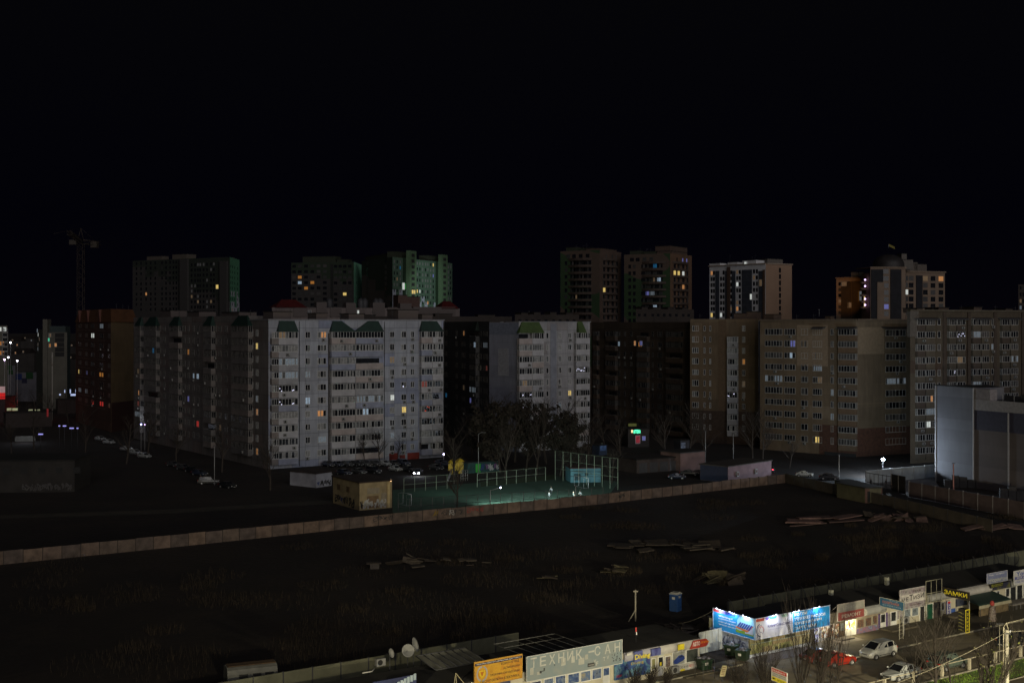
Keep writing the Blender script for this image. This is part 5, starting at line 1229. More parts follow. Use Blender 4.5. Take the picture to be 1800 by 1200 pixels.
for (u, v, c, e_, dd, lab) in ((18.5, 602, (.9, .9, 1), 9, 430, 'white lamp halfway up beside the dim edge block'), (8, 632, (.85, .6, 1), 9, 400, 'violet-white lamp above the white low building'), (14.7, 628, (.9, .9, 1), 6, 410, 'small white lamp above the white low building'), (30.3, 634, (.9, .85, 1), 7, 400, 'white lamp right above the low white building'), (248, 745.5, (.4, .4, 1), 9, 300, 'tiny bluish lamp at the foot of the left wing'), (254.5, 746, (.8, .6, 1), 3, 302, 'faint small lamp beside the bluish one'), (780, 798, (.65, .6, 1), 9, 270, 'tiny violet-white lamp at the right corner of the grey block')):
    p = Q(u, dd); h = zat(v, p.y)
    lamp(lab, p, h - .1, c, e_, 0, headr=.33 if dd > 350 else .22)
p = Q(92, 395); k = MB(); t = thing('light_pole', 'tall pale pole catching light below the lone grey building', 'pole', p); k.tube([p + Vector((0, 0, zat(642, p.y))), p + Vector((0, 0, zat(619, p.y)))], .3, 6); k.tube([p, p + Vector((0, 0, zat(642, p.y)))], .2, 6); k.build('pole', mat('pale_pole', (.35, .33, .3)), t)
# court flood: small lamp on the near court fence, lights the green surface
p = P(862, 895.5); t = thing('court_floodlight', 'small floodlight on a fence post over the lit part of the court', 'floodlight', p)
zz = HH - (857 - HV) * p.y / F
k = MB(); k.tube([p, p + Vector((0, 0, zz - .4))], .06, 6); k.tube([p + Vector((0, 0, zz - .5)), p + Vector((1.9, .3, zz))], .05, 5); k.build('pole', M_steel, t)
hp = P(875.5, 857, zz); k = MB(); k.lathe(p + Vector((1.95, .3, zz)), [(.01, -.16), (.12, -.1), (.15, 0), (.1, .1), (.01, .15)], 8); k.build('lamp_head', emit('flood_head', (.75, .75, 1), 14, .05), t)
pointlight('light', t, p + Vector((1.6, 2.6, 3.1)), 13000, (.75, 1, .92), .15, 140, p + Vector((3.5, 7, -1)), .9)
p = P(1012, 886); t = thing('court_floodlight', 'unlit-looking floodlight post above the two right-hand players', 'floodlight', p)
k = MB(); k.tube([p, p + Vector((0, 0, 3.6))], .06, 6); k.build('pole', M_steel, t); k = MB(); k.box(p.x - .2, p.x + .2, p.y - .1, p.y + .1, 3.5, 3.75); k.build('lamp_head', M_iron, t)
pointlight('light', t, p + Vector((-1.2, 1.0, 2.8)), 10000, (.75, 1, .92), .15, 140, p + Vector((-1.6, 5, -1)), .9)
pointlight('light', t, p + Vector((-26, 14, 8)), 380, (.7, 1, .85), .3)

b_ = P(687, 892) + Vector((0, -.1, 5.1)); t = thing('wall_lamp', 'tiny warm lamp on the roof corner of the substation', 'lamp', b_); k = MB(); k.lathe(b_, [(.01, 0), (.15, .05), (.17, .2), (.01, .32)], 8); k.build('lamp_head', emit('warm_tiny', (1, .6, .3), 5, .05), t)
# ================= yard by the mall
mw = mat('yard_fence_pale', (.30, .33, .34), .7, .3, .4); mr = mat('profiled_sheet_dark', (.12, .088, .09), .7, .3, .4)
fence('metal_fence', 'pale sheet fence lit by the white lamp, at the back of the yard', [P(1522, 850), P(1645, 838)], 2.9, 4, mw, M_steel)
def sheetfence(lab, a, b_, h, m, step=3.9):
    t = thing('metal_fence', lab, 'fence', a); fr = Fr(a, b_); n = int(round(fr.L / step)); w_ = fr.L / n
    for i in range(n):
        k = MB(); q = 14
        for j in range(q): k.fbox(fr, i * w_ + .1 + (w_ - .2) * j / q, i * w_ + .1 + (w_ - .2) * (j + .6) / q, -.02, .05, .05, h)
        k.fbox(fr, i * w_ + .1, (i + 1) * w_ - .1, -.04, -.021, .05, h); k.build('panel', m, t)
        k = MB(); k.fbox(fr, i * w_ - .07, i * w_ + .07, -.09, .1, 0, h + .15); k.build('post', mat('post_pale2', (.3, .28, .28)), t)
    return t
sheetfence('dark reddish profiled metal fence in front of the mall', P(1598, 873), P(1830, 918), 3.1, mr)
sheetfence('black gate leaf standing at the left end of the metal fence', P(1567, 862), P(1592, 868), 3.6, mat('gate_black', (.02, .018, .018)), 2.5)
t = thing('barrier_gate', 'open barred yard gate beside the white street lamp', 'gate', P(1522, 856)); fr_ = Fr(P(1522, 856), P(1566, 862)); k = MB()
for i in range(7): k.tube([fr_.p(fr_.L * i / 6, 0, 0), fr_.p(fr_.L * i / 6, 0, 3.2)], .06, 4)
k.build('bars', M_iron, t); k = MB(); k.tube([fr_.p(0, 0, 3.2), fr_.p(fr_.L, 0, 3.0)], .07, 4); k.tube([fr_.p(0, 0, 1.2), fr_.p(fr_.L, 0, 1.1)], .06, 4); k.build('rail', M_iron, t)
for (u, v, lab) in ((1660, 868, 'dark parked lorry shape between the metal fence and the mall'), (1758, 890, 'dark heap of stacked crates beside the mall wall')):
    p = P(u, v - 12); t = thing('covered_stack', lab, 'stack', p); fr_ = Fr(p, p + Vector((6, -1.5, 0)))
    for i in range(5): k = MB(); k.fbox(fr_, i * 1.6, i * 1.6 + 1.5, -1.5, 0, 0, 1.6 + 1.2 * R()); k.build('crate', mat('crate_dark', (.035, .032, .033), .8, .4), t)
p = P(1700, 888); pointlight('light', lamp('small lamp under the awning, washing the foot of the metal fence', p + Vector((0, -1, 0)), 1.0, (.85, .85, 1), 4, 0, headr=.1), p + Vector((-1, -1.3, 1.0)), 30, (.85, .88, 1), .2)
p = P(1690, 886)

# ================= shop corner under the brown block, green sign etc.
def text(body, h, m, parent, M, width=None, bold=.0, name='lettering', depth=.012, align='LEFT', shear=0):
    bold = min(bold, .018); c = bpy.data.curves.new(name, 'FONT'); c.body = body; c.size = 1; c.extrude = 0.0; c.offset = bold; c.shear = shear; c.resolution_u = 2
    o = bpy.data.objects.new(name, c); COL.objects.link(o)
    me = bpy.data.meshes.new_from_object(o.evaluated_get(bpy.context.evaluated_depsgraph_get()))
    bpy.data.objects.remove(o); bpy.data.curves.remove(c)
    if not me.vertices: return None
    xs = [v.co.x for v in me.vertices]; ys = [v.co.y for v in me.vertices]
    x0, x1, y0, y1 = min(xs), max(xs), min(ys), max(ys); sy = h / (y1 - y0); sx_ = (width / (x1 - x0)) if width else sy
    for v in me.vertices: v.co = Vector(((v.co.x - x0) * sx_, 0, (v.co.y - y0) * sy))
    me.name = name; me.materials.append(m)
    return inst(name, me, parent, M)
t, fk = hut('corner_shop', 'low unlit shop carrying the green lettering, before the dark brown block', P(1104, 786), P(1141, 785), 7, 5.2, mat('cornershop_wall', (.03, .025, .022)), cat='shop')
a, a2 = fk.s(1112.5), fk.s(1125.5); zt_ = fk.z(1119, 758)
t = thing('shop_sign', 'glowing green shop lettering at the foot of the dark brown block', 'sign', fk.p(a, .5, zt_))
k = MB(); k.fbox(fk, a, a2, .0, .3, zt_ - .7, zt_ + .7); k.build('board', mat('sign_dark', (.02, .05, .03)), t)
text('АПТЕКА', 1.0, emit('green_letters', (.1, .95, .5), 3.0, .1), t, fk.M(a + .05, .32, zt_ - .5), a2 - a - .1, .018)
k = MB(); k.fbox(fk, a - .5, a - .1, .0, .3, zt_ - .3, zt_ + .5); k.build('lamp', emit('warm_spot', (1, .7, .35), 1.5, .1), t)
for (u, v, w_, h_, mm, lb) in ((1121, 772, .75, 1.2, emit('red_window', (.65, .04, .07), .35, .8, 1), 'small red-lit shop window under the green lettering'), (1131.5, 770, .55, .65, LIT['violet'], 'small bluish shop window right of the red one')):
    a = fk.s(u); z_ = fk.z(u, v); t = thing('shop_window', lb, 'shop window', fk.p(a, .1, z_ - h_)); k = MB(); k.fbox(fk, a - w_, a + w_, 0, .1, z_ - h_, z_ + h_); k.fbox(fk, a - w_ * .85, a + w_ * .85, .1, .13, z_ - h_ * .88, z_ + h_ * .88, 1); k.build('pane', [M_frame, mm], t)
p = FK.p(FK.s(1110, 2.5), 2.5, 0); t = thing('pylon_sign', 'olive-lit pylon with a crooked top left of the green lettering', 'pylon sign', p); ol = emit('olive_lit', (.3, .33, .06), .16, .5)
k = MB(); z0_, z1_ = FK.z(1110, 778, 2.5), FK.z(1110, 744, 2.5); k.box(p.x - .3, p.x + .3, p.y - .3, p.y + .3, 0, z1_ - 4); k.build('post', M_iron, t); k = MB(); k.box(p.x - .5, p.x + .5, p.y - .35, p.y + .35, z1_ - 3.9, z1_ - 1.4); k.box(p.x - 1, p.x + 1.6, p.y - .35, p.y + .35, z1_ - 1.39, z1_); k.build('panel', ol, t)
t, fr = hut('kiosk', 'small kiosk lit blue with scrawls left of the green lettering', P(1053, 800), P(1067, 799), 3, 2.6, mat('kiosk_blue', (.03, .05, .09)), cat='kiosk'); k = MB(); k.fbox(fr, .4, fr.L - .3, 0, .05, 1.2, 2.8); k.build('window', emit('kiosk_light', (.1, .2, .45), .16, .9, 1.2), t)
t, fr = hut('kiosk', 'narrow kiosk with pale flickering windows under the dark block', P(1196, 800), P(1212, 799), 3, 4.0, mat('kiosk_dark', (.05, .05, .06)), cat='kiosk'); k = MB(); k.fbox(fr, .2, fr.L - 1.4, 0, .05, 1.0, 3.4); k.build('window', emit('kiosk_light2', (.3, .36, .5), .16, 1, 1.6), t)
pointlight('light', thing('yard_lamp', 'greenish lamp under the pale tree', 'lamp', P(1058, 796)), P(1058, 796) + Vector((0, -3, 2.5)), 160, (.75, 1, .6), .3)
k = MB(); q_ = P(1058, 796); k.tube([q_, q_ + Vector((0, -.0, 2.6))], .06, 5); k.box(q_.x - .3, q_.x + .3, q_.y - .2, q_.y + .1, 2.6, 2.75); k.build('pole', M_iron, ROOTS[-1])
# left edge: red shop, lit strip
t, fr = hut('red_lit_shop', 'low shop with a glowing red and white front at the left edge', P(-40, 742), P(9, 742), 10, 9, mat('redshop_wall', (.04, .02, .02)), cat='shop')
k = MB(); z0_, z1_ = fr.z(3, 701), fr.z(3, 679); k.fbox(fr, 2, fr.L, 0, .2, z0_, (z0_ + z1_) / 2); k.fbox(fr, 2, fr.L, 0, .2, (z0_ + z1_) / 2 + .01, z1_, 1); k.build('sign', [emit('red_sign', (.75, .02, .02), .6, .4, .3), emit('whitered_sign', (.55, .35, .35), .5, .3, .3)], t)
t, fr = hut('lit_shop_row', 'row of low shops with a thin broken yellow light strip, far left', P(10, 752), P(92, 749), 6, 5, mat('rowshop_wall', (.03, .02, .018)), cat='shop')
for (u0, u1) in ((12, 20), (21, 31), (50, 57), (61, 63), (66, 70)):
    k = MB(); z_ = fr.z((u0 + u1) / 2, 719.5); k.fbox(fr, fr.s(u0), fr.s(u1), .0, .3, z_ - .35, z_ + (.5 if u1 < 32 else .05)); k.build('light_strip', emit('strip_yellow', (.6, .62, .35), .5, .6, 1), t)
k = MB(); k.fbox(fr, fr.s(82), fr.s(85), 0, .3, fr.z(84, 732), fr.z(84, 718)); k.build('red_panel', emit('red_dim_panel', (.35, .01, .015), .3, .3), t)
pointlight('light', t, P(60, 735) + Vector((0, -6, 5)), 420, (1, .08, .06), .5)
t, fr = hut('lit_kiosk', 'far kiosk with small bluish white windows beside the mansard block', P(101, 727), P(136, 726), 6, 5.5, mat('rowshop_wall', (.03, .02, .018)), cat='shop')
for (u0, u1, v0, v1) in ((104, 107, 692, 694.5), (113, 114.5, 685, 690), (122.5, 124.5, 684, 691), (124, 135, 692, 695.5), (132.5, 134, 684, 690)):
    k = MB(); k.fbox(fr, fr.s(u0), fr.s(u1), 0, .2, fr.z(u0, v1), fr.z(u0, v0)); k.build('window', emit('bluewhite', (.55, .65, 1), .9, .3, 3), t)
# ================= shops in the foreground
ZR = 3.02
M_cream = mat('cream_siding', (0.50, 0.46, 0.34), .7, .18, .8); M_white = mat('white_siding', (0.55, 0.54, 0.50), .7, .15, .8)
M_upvc = mat('upvc_white', (0.68, 0.68, 0.64), .5, .12, 2); M_sgl = mat('shop_glass', (0.03, 0.032, 0.035), .12, .4, 1)
M_awn = mat('awning_grey', (0.36, 0.36, 0.34), .7, .3, .6)
def zz(u, v, d=0.0): return FS.z(u, v, d)
def shop(label, u0, u1, wm, depth=6.6, h=ZR, s0=None, s1=None, roofm=None):
    s0 = fs(u0) if s0 is None else s0; s1 = fs(u1) if s1 is None else s1
    t = thing('shop', label, 'shop', FS.p(s0))
    k = MB(); k.prism([FS.p(s0), FS.p(s1 - .03), FS.p(s1 - .03, -depth), FS.p(s0, -depth)], 0, h, 0, 0, 0); k.build('wall', wm, t)
    k = MB(); k.fbox(FS, s0 + .02, s1 - .05, -depth - .3, .12, h + .003, h + .12); k.build('roof', roofm or M_roof, t)
    return t
def el(t, name, u0, u1, vt, vb, m, d=.06, d0=0.0, off=0.0):
    uc = (u0 + u1) / 2; k = MB(); k.fbox(FS, fs(u0, d), fs(u1, d), d0, d, zz(uc, vb, d) + off, zz(uc, vt, d) + off)
    return k.build(name, m, t)
def framed(t, name, u0, u1, vt, vb, pane, n=1, d=.07, solid=0.0, fm=None):
    """framed door or window: frame bars proud of the pane; solid = height share of the lower infill"""
    uc = (u0 + u1) / 2; a0, a1 = fs(u0, d), fs(u1, d); z0, z1 = zz(uc, vb, d), zz(uc, vt, d); w_ = .075
    k = MB(); k.fbox(FS, a0, a1, 0, d, z1 - w_, z1); k.fbox(FS, a0, a1, 0, d, z0, z0 + w_)
    for i in range(n + 1): x = a0 + (a1 - a0 - w_) * i / n; k.fbox(FS, x, x + w_, 0, d, z0 + w_, z1 - w_)
    zs_ = z0 + w_ + (z1 - z0) * solid
    if solid: k.fbox(FS, a0 + w_, a1 - w_, 0, d - .02, z0 + w_, zs_); k.fbox(FS, a0 + w_, a1 - w_, 0, d, zs_, zs_ + w_)
    o = k.build(name, fm or M_upvc, t); o2 = bpy.data.objects.new('pane', None)
    bpy.data.objects.remove(o2)
    q = MB(); q.fbox(FS, a0 + w_, a1 - w_, .0, d - .04, zs_ + (w_ if solid else 0), z1 - w_)
    me = q.mesh('pane', [pane], Vector(t['_o'])); c = bpy.data.objects.new('pane', me); COL.objects.link(c); c.parent = o
    return o
def printmat(name, cols, scale=2.0, kind='noise', seed=0.0, rough=.6):
    """a printed poster: blotches of a few colours"""
    if name in MATS: return MATS[name]
    m, nt, b = base_mat(name); co = N(nt, 'ShaderNodeTexCoord').outputs['Object']
    if kind == 'noise':
        f = noise(nt, scale, co, 3, .6)
    else:
        vo = N(nt, 'ShaderNodeTexVoronoi'); vo.inputs['Scale'].default_value = scale; nt.links.new(co, vo.inputs['Vector']); s_ = N(nt, 'ShaderNodeSeparateColor'); nt.links.new(vo.outputs['Color'], s_.inputs[0]); f = s_.outputs[0]
    r_ = N(nt, 'ShaderNodeValToRGB'); r_.color_ramp.interpolation = 'CONSTANT' if kind != 'noise' else 'LINEAR'
    el_ = r_.color_ramp.elements; n = len(cols)
    lo, hi = (.3, .7) if kind == 'noise' else (0, .95)
    el_[0].position = lo; el_[0].color = (*cols[0], 1); el_[1].position = hi; el_[1].color = (*cols[-1], 1)
    for i in range(1, n - 1): e_ = el_.new(lo + (hi - lo) * i / (n - 1)); e_.color = (*cols[i], 1)
    nt.links.new(f, r_.inputs[0]); nt.links.new(r_.outputs[0], b.inputs['Base Color']); b.inputs['Roughness'].default_value = rough
    MATS[name] = m; return m
def interior(name, cols, strength, scale):
    m = printmat(name, [(.02, .02, .02)] * 2, scale, 'noise'); nt = m.node_tree; b = nt.nodes['Principled BSDF']
    vo = N(nt, 'ShaderNodeTexVoronoi'); vo.inputs['Scale'].default_value = scale; co = N(nt, 'ShaderNodeTexCoord').outputs['Object']; nt.links.new(co, vo.inputs['Vector'])
    s_ = N(nt, 'ShaderNodeSeparateColor'); nt.links.new(vo.outputs['Color'], s_.inputs[0]); r_ = N(nt, 'ShaderNodeValToRGB'); r_.color_ramp.interpolation = 'CONSTANT'
    el_ = r_.color_ramp.elements; el_[0].color = (*cols[0], 1); el_[1].color = (*cols[-1], 1); el_[1].position = .85
    for i in range(1, len(cols) - 1): e_ = el_.new(.85 * i / (len(cols) - 1)); e_.color = (*cols[i], 1)
    nt.links.new(s_.outputs[0], r_.inputs[0]); nt.links.new(r_.outputs[0], b.inputs['Emission Color']); b.inputs['Emission Strength'].default_value = strength
    return m
def board(label, fr, a0, a1, z0, z1, d, m, texts=(), th=.12, framem=None, cat='sign', border=.05, posts=()):
    """sign board in a facade frame; texts: (body, x, z, w, h, material, bold) as shares of the board"""
    t = thing('shop_sign', label, cat, fr.p(a0, d, z0)); W_, H_ = a1 - a0, z1 - z0
    k = MB(); k.fbox(fr, a0, a1, d - th, d, z0, z1); k.build('board', m, t)
    if border:
        k = MB(); e_ = d + .025
        k.fbox(fr, a0 - .01, a1 + .01, d + .001, e_, z1 - border, z1 + .01); k.fbox(fr, a0 - .01, a1 + .01, d + .001, e_, z0 - .01, z0 + border)
        k.fbox(fr, a0 - .01, a0 + border, d + .001, e_, z0 + border, z1 - border); k.fbox(fr, a1 - border, a1 + .01, d + .001, e_, z0 + border, z1 - border)
        k.build('frame', framem or M_upvc, t)
    for p_ in posts: k = MB(); k.tube([fr.p(p_, d - th / 2, 0), fr.p(p_, d - th / 2, z0)], .05, 6); k.build('post', M_steel, t)
    for (s_, x, z, w_, h_, mm, bo) in texts:
        text(s_, H_ * h_, mm, t, fr.M(a0 + W_ * x, d + .012, z0 + H_ * z), W_ * w_, bo)
    return t
def block_(t, name, fr, a0, a1, z0, z1, W_, H_, x0, x1, y0, y1, m, d):
    k = MB(); k.fbox(fr, a0 + W_ * x0, a0 + W_ * x1, d, d + .006, z0 + H_ * y0, z0 + H_ * y1); return k.build(name, m, t)
I_w = mat('ink_white', (.75, .75, .72), .6, .05); I_k = mat('ink_black', (.02, .02, .02), .6); I_y = mat('ink_yellow', (.75, .62, .03), .6, .1); I_r = mat('ink_red', (.5, .03, .02), .6, .1); I_b = mat('ink_blue', (.03, .06, .3), .6, .1); I_g = mat('ink_ghost', (.50, .50, .45), .7, .3); I_o = mat('ink_orange', (.8, .25, .02), .6)

# --- left row
tA = shop('dark-fronted shop at the bottom edge with a blue sign on its roof', 560, 828, mat('shop_dark_wall', (.12, .11, .11)))
a0, a1 = fs(655, .1), fs(731, .1); z1_ = zz(731, 1184, .1)
board('blue sign with white slanted lettering at the bottom edge', FS, a0, a1, z1_ - 1.9, z1_, .2, printmat('vital_print', [(.02, .025, .07), (.03, .04, .12), (.02, .025, .06)], .6), [('.Vital', .28, .45, .42, .34, I_w, .02)], border=0)
k = MB(); o_ = ROOTS[-1]; [k.fbox(FS, a1 - 1.9 + i * .32, a1 - 1.65 + i * .32, .2, .23, z1_ - .9 + i * .09, z1_ - .35 + i * .09) for i in range(6)]; k.build('printed_panels', mat('pale_print', (.4, .5, .55)), o_)
t = thing('glazed_canopy', 'tilted glazed canopy lying on the roofs left of the orange sign', 'canopy', FS.p(fs(745), -5, ZR)); k = MB(); q = MB(); a0, a1 = fs(745, -5), fs(833, -5)
for i in range(8): x = a0 + (a1 - a0) * i / 7; k.tube([FS.p(x, -6.5, ZR + 1.2), FS.p(x + .8, -4.2, ZR + .3)], .045, 4)
k.tube([FS.p(a0, -6.5, ZR + 1.2), FS.p(a1, -6.5, ZR + 1.2)], .06, 4); k.tube([FS.p(a0 + .8, -4.2, ZR + .3), FS.p(a1 + .8, -4.2, ZR + .3)], .05, 4); k.build('frame', M_iron, t)
q.add([FS.p(a0, -6.5, ZR + 1.17), FS.p(a1, -6.5, ZR + 1.17), FS.p(a1 + .8, -4.2, ZR + .27), FS.p(a0 + .8, -4.2, ZR + .27), FS.p(a0, -6.5, ZR + 1.14), FS.p(a1, -6.5, ZR + 1.14), FS.p(a1 + .8, -4.2, ZR + .24), FS.p(a0 + .8, -4.2, ZR + .24)], [(0, 1, 2, 3), (7, 6, 5, 4), (0, 4, 5, 1), (3, 2, 6, 7)]); q.build('sheet', mat('canopy_sheet', (.12, .12, .10), .5, .5, .8), t)
t = thing('roof_frame', 'thin metal A-frame on the roof edge left of the orange sign', 'frame', FS.p(fs(800), 0, ZR)); k = MB(); p = FS.p(fs(801, .2), .2, zz(801, 1182, .2))
for u in (796, 804, 828): k.tube([p, FS.p(fs(u, .2), .2, ZR - .8)], .04, 4)
k.build('bars', mat('bars_yellow', (.4, .35, .2)), t)
for (u, dd, r_, rot, lab) in ((685, -9.5, .45, 1.2, 'small satellite dish, left of the three'), (716.5, -9.5, .62, .35, 'largest white satellite dish facing the camera'), (727, -9.8, .7, 1.35, 'satellite dish seen nearly edge on, tallest of the three')):
    b0 = FS.p(fs(u, dd), dd, 0); zt_ = {685: zz(685, 1148, dd), 716.5: zz(717, 1143, dd), 727: zz(727, 1133, dd)}[u]
    t = thing('satellite_dish', lab, 'satellite dish', b0); k = MB(); k.tube([b0, b0 + Vector((0, 0, zt_))], .04, 5); k.build('mast', M_iron, t)
    k = MB(); k.lathe((0, 0, 0), [(.01, .0), (r_ * .5, .05), (r_ * .8, .12), (r_, .2), (r_, .23), (r_ * .78, .15), (.01, .03)], 18, 0, 'y'); o_ = k.build('dish', mat('dish_grey', (.27, .27, .25), .6), t); o_.data.transform(Matrix.Translation(Vector((0, 0, 0)) + (Vector(t['_o']))) ); 
    o_.data.transform(Matrix.Translation((0, 0, 0))); o_.location = (0, 0, zt_); o_.rotation_euler = (.35, 0, rot + math.pi)
    k = MB(); k.tube([(b0.x, b0.y, zt_), (b0.x - .35 * math.sin(rot), b0.y - .5, zt_ + .1)], .02, 4); k.build('arm', M_iron, t)
def acunit(label, s, d, z, rz=0, onground=True):
    t = thing('air_conditioner', label, 'air conditioner', FS.p(s, d, z)); me = AC_ME
    k = MB(); k.fbox(FS, s - .48, s + .48, d - .38, d, z + .06, z + .74); k.build('casing', M_acbox, t)
    k = MB(); c = FS.p(s - .1, d + .01, z + .4); n_ = 14
    pts = [c + FS.ex * .27 * math.cos(i * 2 * math.pi / n_) + Vector((0, 0, .27 * math.sin(i * 2 * math.pi / n_))) for i in range(n_)]
    k.add([p_ + FS.n * .012 for p_ in pts], [tuple(range(n_))]); k.build('fan', M_dark, t)
    k = MB(); k.fbox(FS, s - .4, s - .3, d - .38, d, z, z + .06); k.fbox(FS, s + .3, s + .4, d - .38, d, z, z + .06); k.build('foot', M_iron, t)
acunit('air conditioner on the dark roof by the grey panel fence', fs(670, -9), -9, ZR + .0)
k = MB(); t = thing('roof_ladder', 'white bent pipe lying on the dark roof beside the air conditioner', 'pipe', FS.p(fs(640, -8), -8, ZR)); k.tube([FS.p(fs(637, -7.6), -7.6, ZR + .15), FS.p(fs(654, -7.6), -7.6, ZR + .15), FS.p(fs(658, -8.2), -8.2, ZR + .2)], .06, 5); k.build('pipe', M_white, t)

tB = shop('narrow shop carrying the orange board', 828, 920, M_cream)
a0, a1 = fs(833, .25), fs(917, .25); z1_ = (zz(833, 1164, .25) + zz(917, 1146.5, .25)) / 2; z0_ = zz(917, 1190, .25)
Wd, Hd = a1 - a0, z1_ - z0_
tO = board('orange board with a black header strip and a shield emblem in a ring', FS, a0, a1, z0_, z1_, .35, printmat('orange_print', [(.42, .20, .012), (.55, .30, .02), (.46, .19, .012), (.60, .36, .04)], .9), [('ВІДЕОНАГЛЯД', .55, .69, .38, .10, I_k, .01), ('ДОМОФОНИ', .60, .50, .34, .10, I_k, .01), ('ОХОРОННА СИГНАЛІЗАЦІЯ', .32, .30, .62, .10, I_k, .01), ('ОБСЛУГОВУЮЧА ЕЛЕКТРИКА', .12, .10, .82, .10, I_k, .01)], framem=mat('orange_frame', (.5, .28, .05)))
block_(tO, 'header_strip', FS, a0, a1, z0_, z1_, Wd, Hd, .01, .99, .83, .93, mat('strip_navy', (.015, .012, .04)), .35)
text('МОНТАЖ•ОБСЛУГОВУВАННЯ•ДОСТАВКА', Hd * .065, I_w, tO, FS.M(a0 + Wd * .04, .365, z0_ + Hd * .85), Wd * .92, .0)
k = MB(); c = FS.p(a0 + Wd * .155, .362, z0_ + Hd * .48)
for i in range(20):
    if i in (4, 14): continue
    t0, t1 = i * math.pi / 10, (i + 1) * math.pi / 10; r0, r1 = .50, .66
    f_ = lambda r, t: c + FS.ex * r * math.cos(t) * .92 + Vector((0, 0, r * math.sin(t) * 1.1))
    k.quad(f_(r0, t0), f_(r1, t0), f_(r1, t1), f_(r0, t1))
k.build('emblem_ring', mat('ring_grey', (.4, .38, .36)), tO)
k = MB(); k.add([c + FS.ex * x + Vector((0, 0, y)) for x, y in ((-.34, .3), (-.17, .27), (0, .34), (.17, .27), (.34, .3), (.3, -.1), (0, -.46), (-.3, -.1))], [tuple(range(8))]); k.build('emblem_shield', mat('shield_yellow', (.72, .48, .02)), tO)
k = MB(); c2 = c + FS.n * .004; k.add([c2 + FS.ex * x + Vector((0, 0, y)) for x, y in ((-.2, .18), (.2, .18), (.12, .02), (.04, -.2), (-.04, -.2), (-.12, .02))], [tuple(range(6))]); k.build('emblem_core', mat('core_orange', (.45, .15, .01)), tO)
board('blue strip under the orange board, cut by the photo edge', FS, fs(838), fs(896), z0_ - 1.0, z0_ - .05, .12, mat('vital_strip', (.05, .06, .12)), [('25-77-77', .55, .35, .3, .4, I_w, .01)], border=0)

tC = shop('cream shop with blue poster windows under the large faded banner', 920, 1094, M_cream)
a0, a1 = fs(924, .3), fs(1092, .3); z1_ = (zz(924, 1153, .3) + zz(1092, 1122.5, .3)) / 2; z0_ = (zz(924, 1196, .3) + zz(1092, 1165.5, .3)) / 2; Wd, Hd = a1 - a0, z1_ - z0_
tS = board('large faded blue-grey banner with ghost letters of a plumbing shop', FS, a0, a1, z0_, z1_, .45, printmat('faded_banner', [(.25, .27, .25), (.20, .25, .26), (.28, .29, .26)], .35, rough=.8), [], border=.03)
gx = [(c_, .03 + i * .093) for i, c_ in enumerate('ТЕХНИК')] + [('–', .625), ('С', .69), ('А', .80), ('Н', .905)]
for (c_, x) in gx: text(c_, Hd * (.40 if c_ != '–' else .07), I_g, tS, FS.M(a0 + Wd * x + .1, .47, z0_ + Hd * (.52 if c_ != '–' else .7)), Wd * .062, .01)
k = MB()
for (x, y, w_, h_) in ((.035, .25, .034, .28), (.35, .38, .045, .30), (.455, .42, .035, .26), (.53, .28, .06, .26), (.60, .45, .03, .2), (.105, .2, .035, .12)): k.fbox(FS, a0 + Wd * x, a0 + Wd * (x + w_), .45, .456, z0_ + Hd * y, z0_ + Hd * (y + h_))
k.build('torn_patches', mat('torn_pale', (.42, .42, .37)), tS)
k = MB(); rs = random.Random(4)
for i in range(26): x, y = rs.uniform(.88, .99), rs.uniform(.1, .6); k.fbox(FS, a0 + Wd * x, a0 + Wd * (x + .006), .456, .46, z0_ + Hd * y, z0_ + Hd * (y + .05))
for (x, y, w_, h_) in ((.15, .3, .03, .03), (.13, .24, .02, .1), (.17, .33, .012, .1), (.28, .43, .006, .08), (.625, .12, .075, .15)): k.fbox(FS, a0 + Wd * x, a0 + Wd * (x + w_), .456, .461, z0_ + Hd * y, z0_ + Hd * (y + h_))
k.build('dark_flecks', mat('fleck_dark', (.05, .05, .05)), tS)
text('vimes', Hd * .07, I_g, tS, FS.M(a0 + Wd * .635, .464, z0_ + Hd * .155), Wd * .055, .0)
for c_, x, y in (('F', .715, .12), ('V', .69, .22), ('T', .79, .25), ('V', .83, .28)): text(c_, Hd * .16, I_g, tS, FS.M(a0 + Wd * x, .464, z0_ + Hd * y), Wd * .025, .02)
p_bl = printmat('poster_blue', [(.015, .02, .07), (.04, .08, .2), (.16, .2, .26), (.015, .02, .06)], 1.6); p_br = printmat('poster_brown', [(.12, .08, .05), (.02, .03, .08), (.2, .15, .1)], 1.8)
for (u0, u1, vt, vb, mm) in ((933, 952, 1196, 1215, p_br), (956, 974, 1191, 1210, p_bl), (976, 995, 1186, 1206, p_bl), (998, 1019, 1182, 1201, p_bl), (1020.5, 1039, 1178, 1197, printmat('poster_ochre', [(.22, .18, .08), (.06, .12, .25), (.3, .26, .15)], 1.6)), (1040.5, 1058, 1174, 1193, p_bl)):
    framed(tC, 'window', u0, u1, vt, vb, mm, 1)
framed(tC, 'door', 1060, 1072, 1172, 1200, p_bl, 1, solid=.4)

